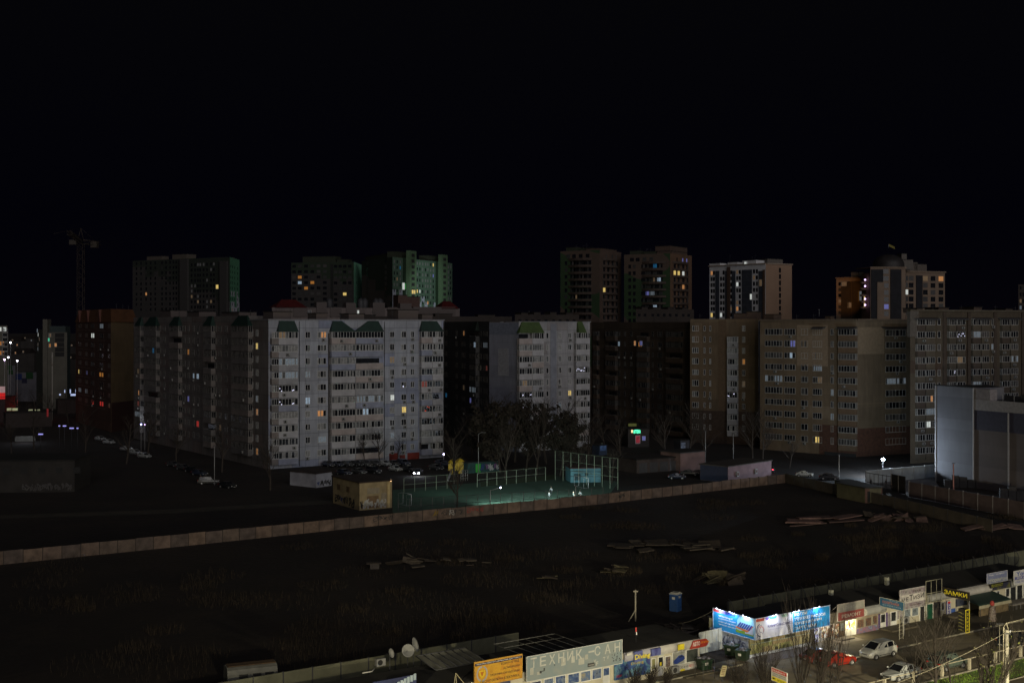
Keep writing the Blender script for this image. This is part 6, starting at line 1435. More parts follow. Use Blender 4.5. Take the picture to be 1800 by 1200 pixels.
tD = shop('cream shop wrapped in the blue diving poster', 1094, 1157, M_cream)
a0, a1 = fs(1080, .12), fs(1143, .12); z0_ = zz(1110, 1189, .12); z1_ = zz(1110, 1156, .12); Wd, Hd = a1 - a0, z1_ - z0_
board('blue poster wall with divers and yellow lettering', FS, a0, a1, z0_, z1_, .16, printmat('diving_print', [(.015, .02, .12), (.02, .06, .2), (.10, .22, .28), (.03, .05, .22), (.18, .12, .08)], .9), [('Diving', .45, .60, .36, .18, mat('ink_oldgold', (.35, .25, .04)), .03), ('СКІДКИ', .04, .12, .16, .14, I_r, .02)], border=.0)
ta = thing('fascia_banner', 'pale curved fascia banner above the diving poster, bright yellow lettering', 'banner', FS.p(fs(1094), .1, ZR - .6))
def fascia(t, u0, u1, m, ztop=ZR + .02, h=.85, d=.5, s0=None, s1=None):
    s0 = fs(u0) if s0 is None else s0; s1 = fs(u1) if s1 is None else s1; k = MB(); n = 6; pf = [(.14 + d * math.sin(i / n * math.pi / 2) ** .7 * (1 - .75 * (i / n) ** 2), ztop - h * i / n) for i in range(n + 1)]
    for i in range(n): k.add([FS.p(s0, pf[i][0], pf[i][1]), FS.p(s1, pf[i][0], pf[i][1]), FS.p(s1, pf[i + 1][0], pf[i + 1][1]), FS.p(s0, pf[i + 1][0], pf[i + 1][1])], [(0, 3, 2, 1)], 0, None, True)
    for i in range(n): 
        for s_ in (s0, s1): k.add([FS.p(s_, pf[i][0], pf[i][1]), FS.p(s_, pf[i + 1][0], pf[i + 1][1]), FS.p(s_, .13, pf[i + 1][1]), FS.p(s_, .13, pf[i][1])], [(0, 1, 2, 3)])
    k.add([FS.p(s0, pf[0][0], pf[0][1]), FS.p(s1, pf[0][0], pf[0][1]), FS.p(s1, .13, pf[0][1]), FS.p(s0, .13, pf[0][1])], [(0, 1, 2, 3)])
    return k.build('fascia', m, t)
fascia(ta, 1095, 1157, printmat('fascia_pale', [(.38, .38, .36), (.32, .31, .36), (.42, .41, .38)], .3), d=.3)
k = MB(); k.fbox(FS, fs(1110), fs(1124), .30, .5, ZR - .95, ZR + .05); k.fbox(FS, fs(1140), fs(1156), .30, .5, ZR - .7, ZR - .02); k.build('blue_panel', printmat('blue_banner', [(.03, .03, .16), (.10, .12, .3), (.05, .05, .2)], .8), ta)
text('Diving', .62, I_y, ta, FS.M(fs(1116, .55), .55, ZR - .85), fs(1143, .55) - fs(1116, .55), .045)
k = MB(); k.fbox(FS, fs(1095.5), fs(1104), .5, .56, zz(1099, 1149), zz(1099, 1145)); k.build('lamp_glint', M_white, ta)

tE = shop('cream car parts shop with a blue car poster and a phone number strip', 1157, 1243, M_cream, s1=fs(1230) + .03)
te = thing('fascia_banner', 'pale fascia ending in a rounded red car parts banner', 'banner', FS.p(fs(1158), .1, ZR - .6))
fascia(te, 1158, 1228, mat('fascia_white', (.46, .44, .40), .7, .2), d=.3)
s0_, s1__ = fs(1212, .4), fs(1245, .4); k = MB(); zc_ = ZR - .38; r_ = .40; pts = [FS.p(s0_, .46, zc_ - r_), FS.p(s1__ - .5, .46, zc_ - r_)] + [FS.p(s1__ - .5 + .45 * math.cos(a), .46, zc_ + r_ * math.sin(a)) for a in [(-1 + i / 4) * math.pi / 2 for i in range(1, 9)]] + [FS.p(s0_ + .5, .46, zc_ + r_)]
k.add(pts + [p_ - FS.n * .06 for p_ in pts], [tuple(range(len(pts))), tuple(range(len(pts), 2 * len(pts)))[::-1]] + [(i, (i + 1) % len(pts), len(pts) + (i + 1) % len(pts), len(pts) + i) for i in range(len(pts))]); k.build('red_banner', mat('banner_red', (.38, .035, .02), .6, .2), te)
text('АВТО', .42, I_w, te, FS.M(s0_ + .38, .475, zc_ - .16), 1.0, .02); text('запчастини', .20, I_o, te, FS.M(s0_ + 1.5, .475, zc_ - .02), 1.1, .01)
k = MB(); k.fbox(FS, fs(1192, .5), fs(1203, .5), .44, .5, ZR - .62, ZR - .06); k.build('yellow_badge', I_y, te); text('067 202 80', .14, I_k, te, FS.M(fs(1185, .5), .50, ZR - .80), 1.5, .0)
framed(tE, 'window', 1145, 1153, 1156, 1177, printmat('poster_olive', [(.05, .06, .2), (.2, .2, .08), (.25, .22, .1)], 2.0))
framed(tE, 'door', 1157, 1166.5, 1153, 1186, M_sgl, 1, solid=.4)
el(tE, 'door_notice', 1160, 1163, 1163, 1169, I_y, .09, .07); el(tE, 'door_sign', 1157.5, 1167, 1145.5, 1151, mat('sign_pale_blue', (.35, .45, .48)), .1)
framed(tE, 'window', 1169, 1180, 1152, 1172, printmat('poster_runner', [(.3, .22, .15), (.05, .04, .05), (.35, .33, .3)], 2.2))
wo = framed(tE, 'window', 1182, 1205, 1144, 1168, printmat('poster_carbg', [(.22, .22, .18), (.35, .36, .33), (.25, .26, .2)], .8))
k = MB(); a_, b_ = fs(1184, .09), fs(1204, .09); zc_ = zz(1194, 1158, .09); H_ = .42; f_ = lambda x, y: FS.p(a_ + (b_ - a_) * x, .085, zc_ + H_ * y)
k.add([f_(*q) for q in ((0, -.8), (.02, -.1), (.25, .35), (.45, .9), (.75, 1.0), (.95, .5), (1, -.1), (.8, -.5), (.3, -1))], [tuple(range(9))]); k.build('printed_car', mat('print_blue', (.02, .05, .25)), tE)
k = MB(); k.add([f_(*q) + FS.n * .004 for q in ((.42, .3), (.52, .75), (.74, .82), (.86, .5))], [(0, 1, 2, 3)]); k.build('printed_glass', mat('print_dark', (.02, .03, .06)), tE)
framed(tE, 'window', 1206, 1228, 1139, 1163, printmat('poster_road', [(.02, .02, .025), (.05, .06, .05), (.12, .10, .12)], .6))
a0, a1 = fs(1187, .1), fs(1230, .1); z0_, z1_ = zz(1208, 1179, .1), zz(1208, 1166, .1)
te2 = board('white strip with a phone number and a yellow badge under the car posters', FS, a0, a1, z0_, z1_, .13, M_white, [('068 202 80 80', .05, .55, .46, .32, I_k, .0), ('АВТО', .55, .52, .2, .38, I_r, .01), ('запчастини', .56, .12, .4, .26, I_k, .0)], border=.02)
block_(te2, 'yellow_badge', FS, a0, a1, z0_, z1_, a1 - a0, z1_ - z0_, .2, .38, .06, .46, I_y, .13)
acunit('white air conditioner standing on the pavement before the car parts shop', fs(1181), .6, .1)
k = MB(); k.fbox(FS, fs(1180), fs(1243) , .02, 2.2, 0, .12); tag(k.build('pavement', M_pave), kind='structure')

# tin fence between the rows, rubble yard behind
A_, B_ = P(1228, 1150), P(1274, 1139); t = thing('tin_fence', 'pale sheet metal fence joining the car parts shop and the lit shop', 'fence', A_); fr_ = Fr(A_, B_)
for i in range(4): k = MB(); k.fbox(fr_, fr_.L * i / 4 + .03, fr_.L * (i + 1) / 4 - .03, -.03, .03, .05, 2.35); k.build('panel', mat('tin_pale', (.36, .38, .37), .6, .2), t)
dC = -sp(1250, 1144)[1]
# --- lit corner shop
dS = .8
sc0 = fs(1318)
tF = shop('corner shop under the two blue-lit billboards, posters on its front', 1318, 1425, mat('poster_wall', (.30, .27, .15), .7, .3), s1=fs(1425), depth=6.2)
C1 = FS.p(FS.s(1327, dS), dS)
Ls = 6.9
FL = Fr(C1 - FS.n * Ls, C1)
for _ in range(3):
    Ls *= 1.0; FL = Fr(C1 - FS.n * Ls, C1); e_ = FL.s(1254); Ls -= e_; 
FL = Fr(C1 - FS.n * Ls, C1)
zT = (FS.z(1327, 1086.7, dS) + FL.z(1254, 1067.5) + FS.z(1458, 1062.5, dS)) / 3; zB = (FS.z(1328, 1123.5, dS) + FL.z(1254, 1102) + FS.z(1458, 1100, dS)) / 3
M_blue = printmat('billboard_blue', [(.008, .16, .46), (.015, .26, .58), (.008, .18, .5)], .4); M_deep = mat('billboard_deep', (.01, .03, .25), .5)
Hb = zT - zB
tg = board('blue-lit side billboard with white text lines and a solar-roofed house', FL, 0, Ls, zB, zT, .06, M_blue, [('опалення', .14, .66, .34, .07, I_w, .01), ('водопостачання', .14, .53, .42, .07, I_w, .01), ('сонячні системи', .14, .40, .44, .075, I_w, .01), ('теплові насоси', .14, .27, .42, .07, I_w, .01)], framem=mat('sign_edge', (.6, .65, .8)), cat='billboard')
d_ = .062; B_l = lambda nm, x0, x1, y0, y1, m, dd=0: block_(tg, nm, FL, 0, Ls, zB, zT, Ls, Hb, x0, x1, y0, y1, m, d_ + dd)
for i, (c_, x0, x1) in enumerate((((.6, .05, .06), 0.01, .16), ((.62, .18, .12), .16, .22), ((.2, .15, .6), .22, .32), ((.02, .06, .4), .32, .56), ((.03, .35, .7), .56, .64))):
    k = MB(); k.add([FL.p(Ls * x0, d_ + .004, zT - .02), FL.p(Ls * x1, d_ + .004, zT - .02), FL.p(Ls * (x1 - .02), d_ + .004, zT - Hb * .16), FL.p(Ls * max(.01, x0 - .02), d_ + .004, zT - Hb * .16)], [(0, 3, 2, 1)]); k.build('colour_stripe', mat('stripe_%d' % i, c_), tg)
def poly(t, nm, fr, W_, H_, z0, pts, m, d):
    k = MB(); k.add([fr.p(W_ * x, d, z0 + H_ * y) for x, y in pts], [tuple(range(len(pts)))]); return k.build(nm, m, t)
poly(tg, 'printed_sky', FL, Ls, Hb, zB, ((.56, .14), (.99, .14), (.99, .98), (.66, .98), (.60, .75)), mat('print_sky', (.25, .55, .72), .6), d_ + .003)
poly(tg, 'printed_lawn', FL, Ls, Hb, zB, ((.56, .14), (.98, .14), (.98, .26), (.8, .32), (.66, .26), (.56, .3)), printmat('print_lawn', [(.06, .2, .02), (.2, .35, .04), (.05, .15, .02)], 3), d_ + .006)
poly(tg, 'printed_house', FL, Ls, Hb, zB, ((.78, .2), (.97, .2), (.97, .5), (.78, .4)), mat('print_house', (.45, .5, .65)), d_ + .008)
poly(tg, 'printed_roof', FL, Ls, Hb, zB, ((.555, .36), (.83, .26), (.98, .60), (.93, .66), (.83, .36), (.56, .42)), mat('print_roof', (.60, .17, .04)), d_ + .012)
for i in range(6):
    x = .585 + i * .052; poly(tg, 'printed_panel', FL, Ls, Hb, zB, ((x, .42 - i * .008), (x + .04, .41 - i * .008), (x + .115, .66 - i * .004), (x + .08, .67 - i * .004)), mat('print_panel', (.03, .05, .28)), d_ + .015)
aF0, aF1 = 0, FS.s(1458, dS) - FS.s(1327, dS)
FF = Fr(C1, C1 + FS.ex * aF1); xw = (FS.s(1393, dS) - FS.s(1327, dS)) / aF1
tf = board('blue-lit front billboard, white half with a swirl emblem and blue half with service names', FF, .02, aF1, zB, zT, .06, M_blue, [], framem=mat('sign_edge', (.6, .65, .8)), cat='billboard')
poly(tf, 'white_half', FF, aF1, Hb, zB, ((.005, .015), (xw, .015), (xw, .985), (.005, .985)), mat('print_white', (.55, .55, .62), .6, .06), .064)
for i, (c_, x0, x1) in enumerate((((.45, .08, .06), .006, .12), ((.15, .1, .45), .12, .18), ((.02, .3, .6), .17, .28), ((.3, .5, .45), .33, .42), ((.02, .4, .2), .46, xw))):
    poly(tf, 'colour_stripe', FF, aF1, Hb, zB, ((x0, .985), (x0 + .02 * (i > 0), .84), (x1 - .01, .84), (x1, .985)), mat('stripef_%d' % i, c_), .068)
c = FF.p(aF1 * .075, .07, zB + Hb * .42); k = MB()
def arc(k, r0, r1, a0, a1, mi, n=14):
    for i in range(n):
        t0, t1 = a0 + (a1 - a0) * i / n, a0 + (a1 - a0) * (i + 1) / n; g = lambda r, t: c + FF.ex * r * math.cos(t) + Vector((0, 0, r * math.sin(t)))
        k.quad(g(r0, t0), g(r1, t0), g(r1, t1), g(r0, t1), mi)
arc(k, .62, .74, 1.9, 4.6, 0); arc(k, .47, .55, 1.4, 4.0, 1); arc(k, .33, .40, -.5, 2.4, 2); arc(k, .22, .29, 1.8, 5.2, 1); arc(k, .40, .46, -1.3, .2, 1)
k.build('emblem', [mat('swirl_navy', (.03, .04, .12)), mat('swirl_grey', (.2, .2, .3)), mat('swirl_red', (.5, .05, .05))], tf)
text('КліматСпецСервіс', Hb * .17, mat('ink_navy', (.03, .02, .16)), tf, FF.M(aF1 * .16, .075, zB + Hb * .44), aF1 * .31, .012); text('кліматичне обладнання', Hb * .05, mat('ink_lilac', (.3, .3, .45)), tf, FF.M(aF1 * .16, .075, zB + Hb * .34), aF1 * .2, 0)
for s_, y, w_ in (('КОТЛИ', .77, .17), ('ТЕПЛОВІ НАСОСИ', .55, .42), ('КОНДИЦІОНЕРИ', .33, .37), ('САНТЕХНІКА', .11, .30)):
    text(s_, Hb * .145, I_w, tf, FF.M(aF1 * (xw + .02), .07, zB + Hb * y), aF1 * w_, .022)
def signlamps(t, fr, xs, W_, power, col):
    for x in xs:
        k = MB(); p0 = fr.p(W_ * x, .0, zT + .02); p1 = fr.p(W_ * x, .62, zT + .22); k.tube([p0, p1], .02, 4); k.build('lamp_arm', M_iron, t)
        k = MB(); k.lathe(p1, [(.01, -.07), (.06, -.05), (.075, .0), (.06, .05), (.01, .06)], 8); k.build('lamp_head', emit('sign_lamp_head', (.8, .85, 1), 5, .02), t)
        pointlight('light', t, fr.p(W_ * x, .62, zT + .10), power, col, .06, 150, fr.p(W_ * x, .1, zT - .9), .6)
signlamps(tg, FL, (.18, .50, .82), Ls, 150, (.72, .82, 1)); signlamps(tf, FF, (.22, .52, .80), aF1, 170, (.72, .82, 1))
# shop front under the signs
FLw = Fr(FS.p(sc0, -6.1), FS.p(sc0))
k = MB(); k.fbox(FLw, .1, 5.9, 0, .04, .15, 2.0); k.build('side_cladding', printmat('side_print', [(.42, .44, .52), (.25, .28, .36), (.5, .52, .6)], 1.2), tF)
graffiti(tF, FLw, .5, 5.6, .5, 1.8, .045, 7, [mat('graf_thin', (.08, .09, .16))], .035, 12)
for (a, b2) in ((.4, .9), (2.2, 3.1), (4.8, 5.3)): k = MB(); k.fbox(FLw, a, b2, 0, .06, 2.02, ZR - .3); k.build('dark_opening', M_dark, tF)
p1_ = printmat('front_poster_a', [(.28, .25, .10), (.20, .22, .08), (.42, .38, .2), (.12, .11, .05)], .7); p2_ = printmat('front_poster_b', [(.34, .27, .16), (.26, .20, .10), (.40, .34, .2)], .5)
for i, (u0, u1, vt, vb, mm) in enumerate(((1319, 1340, 1128, 1150, p1_), (1340.5, 1357, 1122, 1134, p1_), (1340.5, 1357, 1135, 1149, p2_), (1357.5, 1393, 1117, 1128, p2_), (1357.5, 1393, 1129, 1143, p1_), (1394, 1424, 1110, 1119, p2_))):
    el(tF, 'poster', u0, u1, vt, vb, mm, .05 + .004 * i)
k = MB(); rs = random.Random(9)
for (u, v, w_, h_) in ((1364, 1139, .5, .45), (1370, 1134, .12, .55), (1377, 1135, .2, .5), (1345, 1147, .1, .5), (1349, 1146, .12, .4), (1388, 1116, 1.6, .3), (1347, 1124, 1.0, .5), (1383, 1133, .1, .35)):
    s_ = fs(u); z_ = zz(u, v); k.fbox(FS, s_ - w_ / 2, s_ + w_ / 2, .09, .095, z_ - h_ / 2, z_ + h_ / 2)
k.build('poster_figures', mat('figure_dark', (.05, .055, .03)), tF)
k = MB(); a0, a1 = fs(1319), fs(1424); k.fbox(FS, a0, a1, 0, .10, 1.28, 1.36); k.build('pale_ledge', mat('ledge_pale', (.3, .35, .3)), tF)
k = MB(); k.fbox(FS, fs(1316), fs(1424), 0, .22, 0, .30); k.build('snow_white_plinth', mat('plinth_white', (.52, .56, .66), .7, .5, 3), tF)
k = MB(); k.fbox(FS, fs(1318), fs(1424), .22, 2.6, 0, .06); tag(k.build('pavement', mat('pave_pinkish', (.12, .10, .09), .8, .3, .5)), kind='structure')
I_s = interior('shop_interior', [(.9, .75, .4), (.25, .12, .05), (1, .9, .7), (.5, .2, .08), (.05, .04, .04), (1, .95, .85)], .85, 3.5)
I_y2 = interior('bright_interior', [(1, .8, .25), (1, .95, .6), (.9, .5, .1), (1, .95, .8), (.25, .1, .04)], 1.6, 3.0)
I_w2 = interior('white_interior', [(.8, .85, 1), (1, .9, .7), (.5, .5, .9), (.1, .1, .15)], 1.3, 3.0)
tG = shop('glazed shop with a bright white and a yellow interior right of the blue billboards', 1425, 1493, mat('shopfront_dark', (.10, .09, .07)), s0=fs(1425), s1=fs(1505))
framed(tG, 'window', 1431, 1440, 1101, 1131, I_w2, 1); framed(tG, 'window', 1443, 1466.5, 1097, 1130, I_s, 2, solid=.25, fm=M_steel); framed(tG, 'door', 1468, 1475.5, 1095, 1124, I_s, 1, fm=mat('frame_brown', (.12, .08, .05)))
framed(tG, 'door', 1476.5, 1485, 1093, 1122, mat('poster_bluegrey', (.16, .18, .2)), 1, solid=.4, fm=mat('frame_brown', (.12, .08, .05)))
framed(tG, 'window', 1486, 1505, 1089, 1120, I_y2, 2, solid=.42)
k = MB(); k.fbox(FS, fs(1455), fs(1492), .3, 2.2, 0, .14); k.fbox(FS, fs(1462), fs(1487), .3, 1.3, .14, .28); tag(k.build('front_steps', mat('step_stone', (.2, .18, .15), .8, .3)), 'low stone steps before the brightly lit shop doors', 'steps')
for u, pw_, c_ in ((1436, 60, (.85, .9, 1)), (1455, 130, (1, .8, .5)), (1495, 160, (1, .85, .5))): pointlight('light', tG, FS.p(fs(u), .8, 1.6), pw_, c_, .4)
# repair sign and printing shop
tH = shop('shop with dark poster windows and a car collage below, right of the bright doorway', 1505, 1545, mat('brown_siding', (.28, .22, .15), .7, .3), s0=fs(1505), s1=fs(1547))
fascia(tH, 0, 0, M_awn, s0=fs(1517), s1=fs(1552), h=.95, d=.75)
for u0, u1, vt in ((1506.5, 1519.5, 1087), (1521, 1532.5, 1084), (1534, 1542.5, 1080.5)): framed(tH, 'window', u0, u1, vt, vt + 16, printmat('poster_shelf', [(.02, .02, .02), (.15, .08, .05), (.04, .03, .03), (.2, .17, .14)], 2.6), 1, fm=mat('frame_olive', (.25, .23, .17)))
el(tH, 'poster', 1506, 1543, 1100.5, 1114.5, printmat('car_collage', [(.10, .16, .25), (.25, .12, .15), (.08, .10, .2), (.35, .36, .38)], 1.8), .05)
a0, a1 = fs(1470, .7), fs(1517, .7); z1_ = (zz(1470, 1061.5, .7) + zz(1517, 1052.5, .7)) / 2; z0_ = (zz(1470, 1091, .7) + zz(1517, 1082.5, .7)) / 2; Wd, Hd = a1 - a0, z1_ - z0_
tr = board('grey and red sign board with large pale capital letters beside the billboards', FS, a0, a1, z0_, z1_, .9, mat('sign_greyish', (.30, .29, .25), .7, .25), [], framem=mat('sign_frame_pink', (.42, .36, .32)))
block_(tr, 'red_half', FS, a0, a1, z0_, z1_, Wd, Hd, .02, .98, .02, .50, mat('sign_red_faded', (.30, .07, .06), .7, .2), .9); text('РЕМОНТ', Hd * .22, mat('ink_cream', (.55, .5, .4)), tr, FS.M(a0 + Wd * .15, .91, z0_ + Hd * .14), Wd * .72, .035)
text('ТЕЛЕФОНІВ', Hd * .24, mat('ink_greypale', (.36, .35, .31)), tr, FS.M(a0 + Wd * .08, .905, z0_ + Hd * .60), Wd * .84, .03)
for x in (.06, .94): k = MB(); k.tube([FS.p(a0 + Wd * x, .8, z1_ - .1), FS.p(a0 + Wd * x, -.5, ZR)], .03, 4); k.build('strut', M_steel, tr)
# metal fixings shop
tM = shop('cream shop with two white doors and a patterned hardware poster', 1545, 1627, M_cream, s0=fs(1547), s1=fs(1627))
pz_ = printmat('collage_grey', [(.10, .09, .10), (.35, .33, .32), (.2, .15, .18), (.45, .43, .4)], 2.2)
for u0, u1, vt, vb in ((1544.5, 1547.5, 1079, 1104), (1557.5, 1560.5, 1076, 1102)): el(tM, 'purple_strip', u0, u1, vt, vb, mat('purple_print', (.14, .10, .22), .7, .5, 6), .08)
framed(tM, 'door', 1548, 1557, 1078, 1107, M_sgl, 1, solid=.4); framed(tM, 'door', 1566, 1576, 1074, 1103, M_sgl, 1, solid=.35)
el(tM, 'poster', 1561, 1565.5, 1078, 1103, pz_, .05)
framed(tM, 'window', 1576.5, 1588, 1071, 1088, pz_, 1); framed(tM, 'window', 1590, 1601.5, 1068, 1084, printmat('poster_bluegrey2', [(.10, .12, .14), (.22, .26, .28), (.06, .07, .08)], 1.8), 1); framed(tM, 'window', 1603, 1615, 1065, 1082, printmat('poster_bluegrey2', [(0, 0, 0)] * 2), 1); framed(tM, 'door', 1617, 1626, 1062.5, 1091, M_sgl, 1)
a0, a1 = fs(1580.5, .5), fs(1625.5, .5); z1_ = (zz(1581, 1036.5, .5) + zz(1625, 1028.5, .5)) / 2; z0_ = (zz(1581, 1072, .5) + zz(1625, 1064, .5)) / 2; Wd, Hd = a1 - a0, z1_ - z0_
tm = board('tall white sign with uneven black capitals over a grey collage', FS, a0, a1, z0_, z1_, .62, pz_, [], border=.03)
block_(tm, 'white_strip', FS, a0, a1, z0_, z1_, Wd, Hd, .0, 1, .30, .72, mat('strip_cream', (.55, .52, .48)), .62)
for c_, x, y, w_, h_ in (('М', .06, .38, .12, .20), ('Е', .24, .40, .09, .20), ('Т', .36, .40, .14, .29), ('И', .52, .42, .12, .20), ('З', .66, .43, .11, .22), ('И', .80, .44, .14, .26)): text(c_, Hd * h_, I_k, tm, FS.M(a0 + Wd * x, .632, z0_ + Hd * y), Wd * w_, .03)
text('магазин', Hd * .09, mat('ink_brown', (.08, .05, .04)), tm, FS.M(a0 + Wd * .52, .63, z0_ + Hd * .80), Wd * .3, .01); text('болти гайки', Hd * .08, mat('ink_brown', (.08, .05, .04)), tm, FS.M(a0 + Wd * .4, .63, z0_ + Hd * .14), Wd * .4, .01)
def perp(u, d0, L_): A = FS.p(fs(u, d0), d0); return Fr(A, A + FS.n * L_)
fB = perp(1546.5, .1, 4.6); z1_ = fB.z(1546.5, 1048); z0_ = fB.z(1547.5, 1064.5); zL = fB.s(1589.5)
board('blue banner with orange lettering standing out from the shop front', fB, 0, zL, z0_, z1_, .05, mat('banner_blue', (.02, .10, .20), .7, .3), [('ПОЛІГРАФІЯ', .12, .42, .68, .28, mat('ink_salmon', (.45, .14, .07)), .03), ('друк візитки плакати', .12, .2, .75, .14, mat('ink_paleblue', (.35, .42, .48)), .005), ('фото', .4, .76, .35, .12, mat('ink_paleblue', (.35, .42, .48)), .005)], th=.1, framem=mat('frame_cream', (.4, .38, .3)), cat='banner', posts=(zL - .05,))
fP = fB; t = thing('ladder_frame', 'pale ladder-like frame standing before the hardware shop', 'ladder', P(1582, 1125)); k = MB(); q0, q1 = P(1581, 1126), P(1587.5, 1124)
for q_ in (q0, q1): k.tube([q_, q_ + Vector((0, 0, 3.3))], .045, 5)
for i in range(7): k.tube([q0 + Vector((0, 0, .3 + i * .45)), q1 + Vector((0, 0, .3 + i * .45))], .025, 4)
k.build('rails', mat('frame_cream', (.4, .38, .3)), t); k = MB(); q2 = P(1598, 1120); k.tube([q1 + Vector((0, 0, .1)), q2 + Vector((0, 0, .1)), q2 + Vector((0, 0, 1.5)), q1 + Vector((0, 0, 1.7))], .03, 4); k.build('side_bar', mat('frame_cream', (.4, .38, .3)), t)
acunit('air conditioner on the pavement beside the ladder-like frame', fs(1594, .8), .8, .4)
k = MB(); k.fbox(FS, fs(1545), fs(1590), .02, 1.9, .13, .30); tag(k.build('platform', M_pave), 'low paved step before the two white shop doors', 'step')
# empty billboard frame
t = thing('billboard_frame', 'empty metal billboard frame rising above the roofs, in front of the green door', 'frame', FS.p(fs(1628, .9), .9)); a0, a1 = fs(1627.5, .9), fs(1655.5, .9); z1_ = (zz(1628, 1021, .9) + zz(1655, 1016.5, .9)) / 2; zm = zz(1640, 1041, .9); k = MB()
for i in range(4): x = a0 + (a1 - a0) * i / 3; k.tube([FS.p(x, .9, .1 if i in (0, 3) else zm - 1.1), FS.p(x, .9, z1_)], .045 if i in (0, 3) else .03, 5)
for z_ in (z1_, zm, zm - 1.1): k.tube([FS.p(a0, .9, z_), FS.p(a1, .9, z_)], .04, 5)
k.build('bars', mat('frame_olive2', (.26, .25, .18)), t)
# lock shop
tL = shop('lock shop with a dark green door and striped key posters', 1627, 1700, M_cream, s0=fs(1627), s1=fs(1697))
fascia(tL, 0, 0, M_awn, s0=fs(1628), s1=fs(1672), h=.85, d=.7)
framed(tL, 'door', 1629, 1640.5, 1060, 1090, mat('door_green', (.012, .10, .05), .4, .4, 1.5), 1); framed(tL, 'door', 1642, 1653.5, 1057, 1088, M_sgl, 1, fm=mat('frame_darkbrown', (.04, .03, .03)), solid=.5); framed(tL, 'window', 1654, 1660.5, 1058, 1072, M_sgl, 1)
el(tL, 'name_plate', 1642, 1654, 1052, 1056, mat('plate_yellow', (.45, .32, .03)), .1); el(tL, 'blue_panel', 1671, 1679.5, 1069, 1082, mat('panel_blue', (.04, .10, .35)), .06); el(tL, 'poster', 1681, 1700, 1051, 1064, printmat('poster_navy', [(.015, .02, .05), (.06, .07, .1), (.02, .02, .03)], 1.5), .12)
a0, a1 = fs(1664, .2), fs(1670, .2); z0_, z1_ = zz(1667, 1082, .2), zz(1667, 1055, .2); tv = board('narrow blue upright sign with a red top beside the lock shop window', FS, a0, a1, z0_, z1_, .3, mat('sign_violet', (.05, .05, .28), .6, .2), [], border=.06)
block_(tv, 'red_top', FS, a0, a1, z0_, z1_, a1 - a0, z1_ - z0_, .05, .95, .83, .97, I_r, .3)
for i, c_ in enumerate('ЗАМКИ'): text(c_, (z1_ - z0_) * .11, I_w, tv, FS.M(a0 + (a1 - a0) * .28, .312, z0_ + (z1_ - z0_) * (.66 - i * .155)), (a1 - a0) * .45, .02)
fZ = perp(1657, .1, 4.0); z1_ = fZ.z(1657, 1031); z0_ = fZ.z(1657.3, 1045.5); zL = fZ.s(1704.5)
tz = board('black sign with big yellow capitals standing out over the pavement', fZ, 0, zL, z0_, z1_, .05, mat('sign_black', (.012, .011, .010), .6), [('ЗАМКИ', .07, .24, .85, .54, I_y, .045)], th=.1, framem=mat('frame_black', (.06, .04, .02)), posts=(zL - .06,))
p_ = P(1697, 1113); fK2 = Fr(p_ - FS.n * 1.0, p_); t = thing('sandwich_board', 'upright two-sided black and yellow lock sign on the pavement', 'sign', p_); zt_ = HH - (1071 - HV) * p_.y / F
fK3 = Fr(p_, p_ + FS.ex * .75)
k = MB(); k.fbox(fK3, 0, .75, -.95, 0, .05, zt_); k.build('board', mat('sign_black', (.012, .011, .010)), t); k = MB(); k.fbox(fK3, .0, .75, .001, .03, .05, .14); k.fbox(fK3, .0, .75, .001, .03, zt_ - .1, zt_); k.fbox(fK3, 0, .09, .001, .03, .14, zt_ - .1); k.fbox(fK3, .66, .75, .001, .03, .14, zt_ - .1); k.build('frame', I_y, t)
for i, c_ in enumerate('ЗАМКИ'): text(c_, zt_ * .11, I_y, t, fK3.M(.24, .02, zt_ * (.74 - i * .16)), .28, .03)
k = MB(); 
for i in range(6): z_ = .3 + i * zt_ / 7; k.fbox(fK2, .1, .5, .0, .012, z_, z_ + .07); k.fbox(fK2, .1 + .3, .8, .0, .014, z_ - .07, z_ - .02)
k.build('key_stripes', mat('ink_dullyellow', (.3, .27, .08)), t)
k = MB(); k.fbox(FS, fs(1657), fs(1690), .02, 1.7, .13, .36); tag(k.build('platform', M_pave), 'raised paved step at the lock shop', 'step')
# market tent
a0, a1 = fs(1700, .2), fs(1757, 2.8); t = thing('market_stall', 'market stall with a dark green flat canopy and brown draped sides', 'market stall', FS.p(a0, 1)); ztc = zz(1728, 1050, 1.5)
s0_, s1_ = fs(1701, 1.2), fs(1752, 1.2); k = MB(); k.add([FS.p(s0_ - .3, 3.0, ztc - .25), FS.p(s1_ + .3, 3.0, ztc - .25), FS.p(s1_ + .3, .3, ztc + .25), FS.p(s0_ - .3, .3, ztc + .25), FS.p(s0_ - .3, 3.0, ztc - .37), FS.p(s1_ + .3, 3.0, ztc - .37), FS.p(s1_ + .3, .3, ztc + .13), FS.p(s0_ - .3, .3, ztc + .13)], [(0, 1, 2, 3), (7, 6, 5, 4), (0, 4, 5, 1), (1, 5, 6, 2), (3, 7, 4, 0)]); k.build('canopy', mat('canopy_green', (.012, .035, .028), .6, .3), t)
k = MB(); k.fbox(FS, s0_ - .3, s1_ + .3, 3.0, 3.03, ztc - .75, ztc - .38); k.build('valance', mat('valance_cream', (.35, .32, .22), .8, .3), t)
k = MB(); n = 34
for i in range(n):
    x0, x1 = s0_ + (s1_ - s0_) * i / n, s0_ + (s1_ - s0_) * (i + 1) / n; dd = lambda j: 2.75 + .09 * math.sin(j * 2.1)
    k.add([FS.p(x0, dd(i), .15), FS.p(x1, dd(i + 1), .15), FS.p(x1, dd(i + 1), ztc - .4), FS.p(x0, dd(i), ztc - .4)], [(0, 1, 2, 3)], 0, None, True)
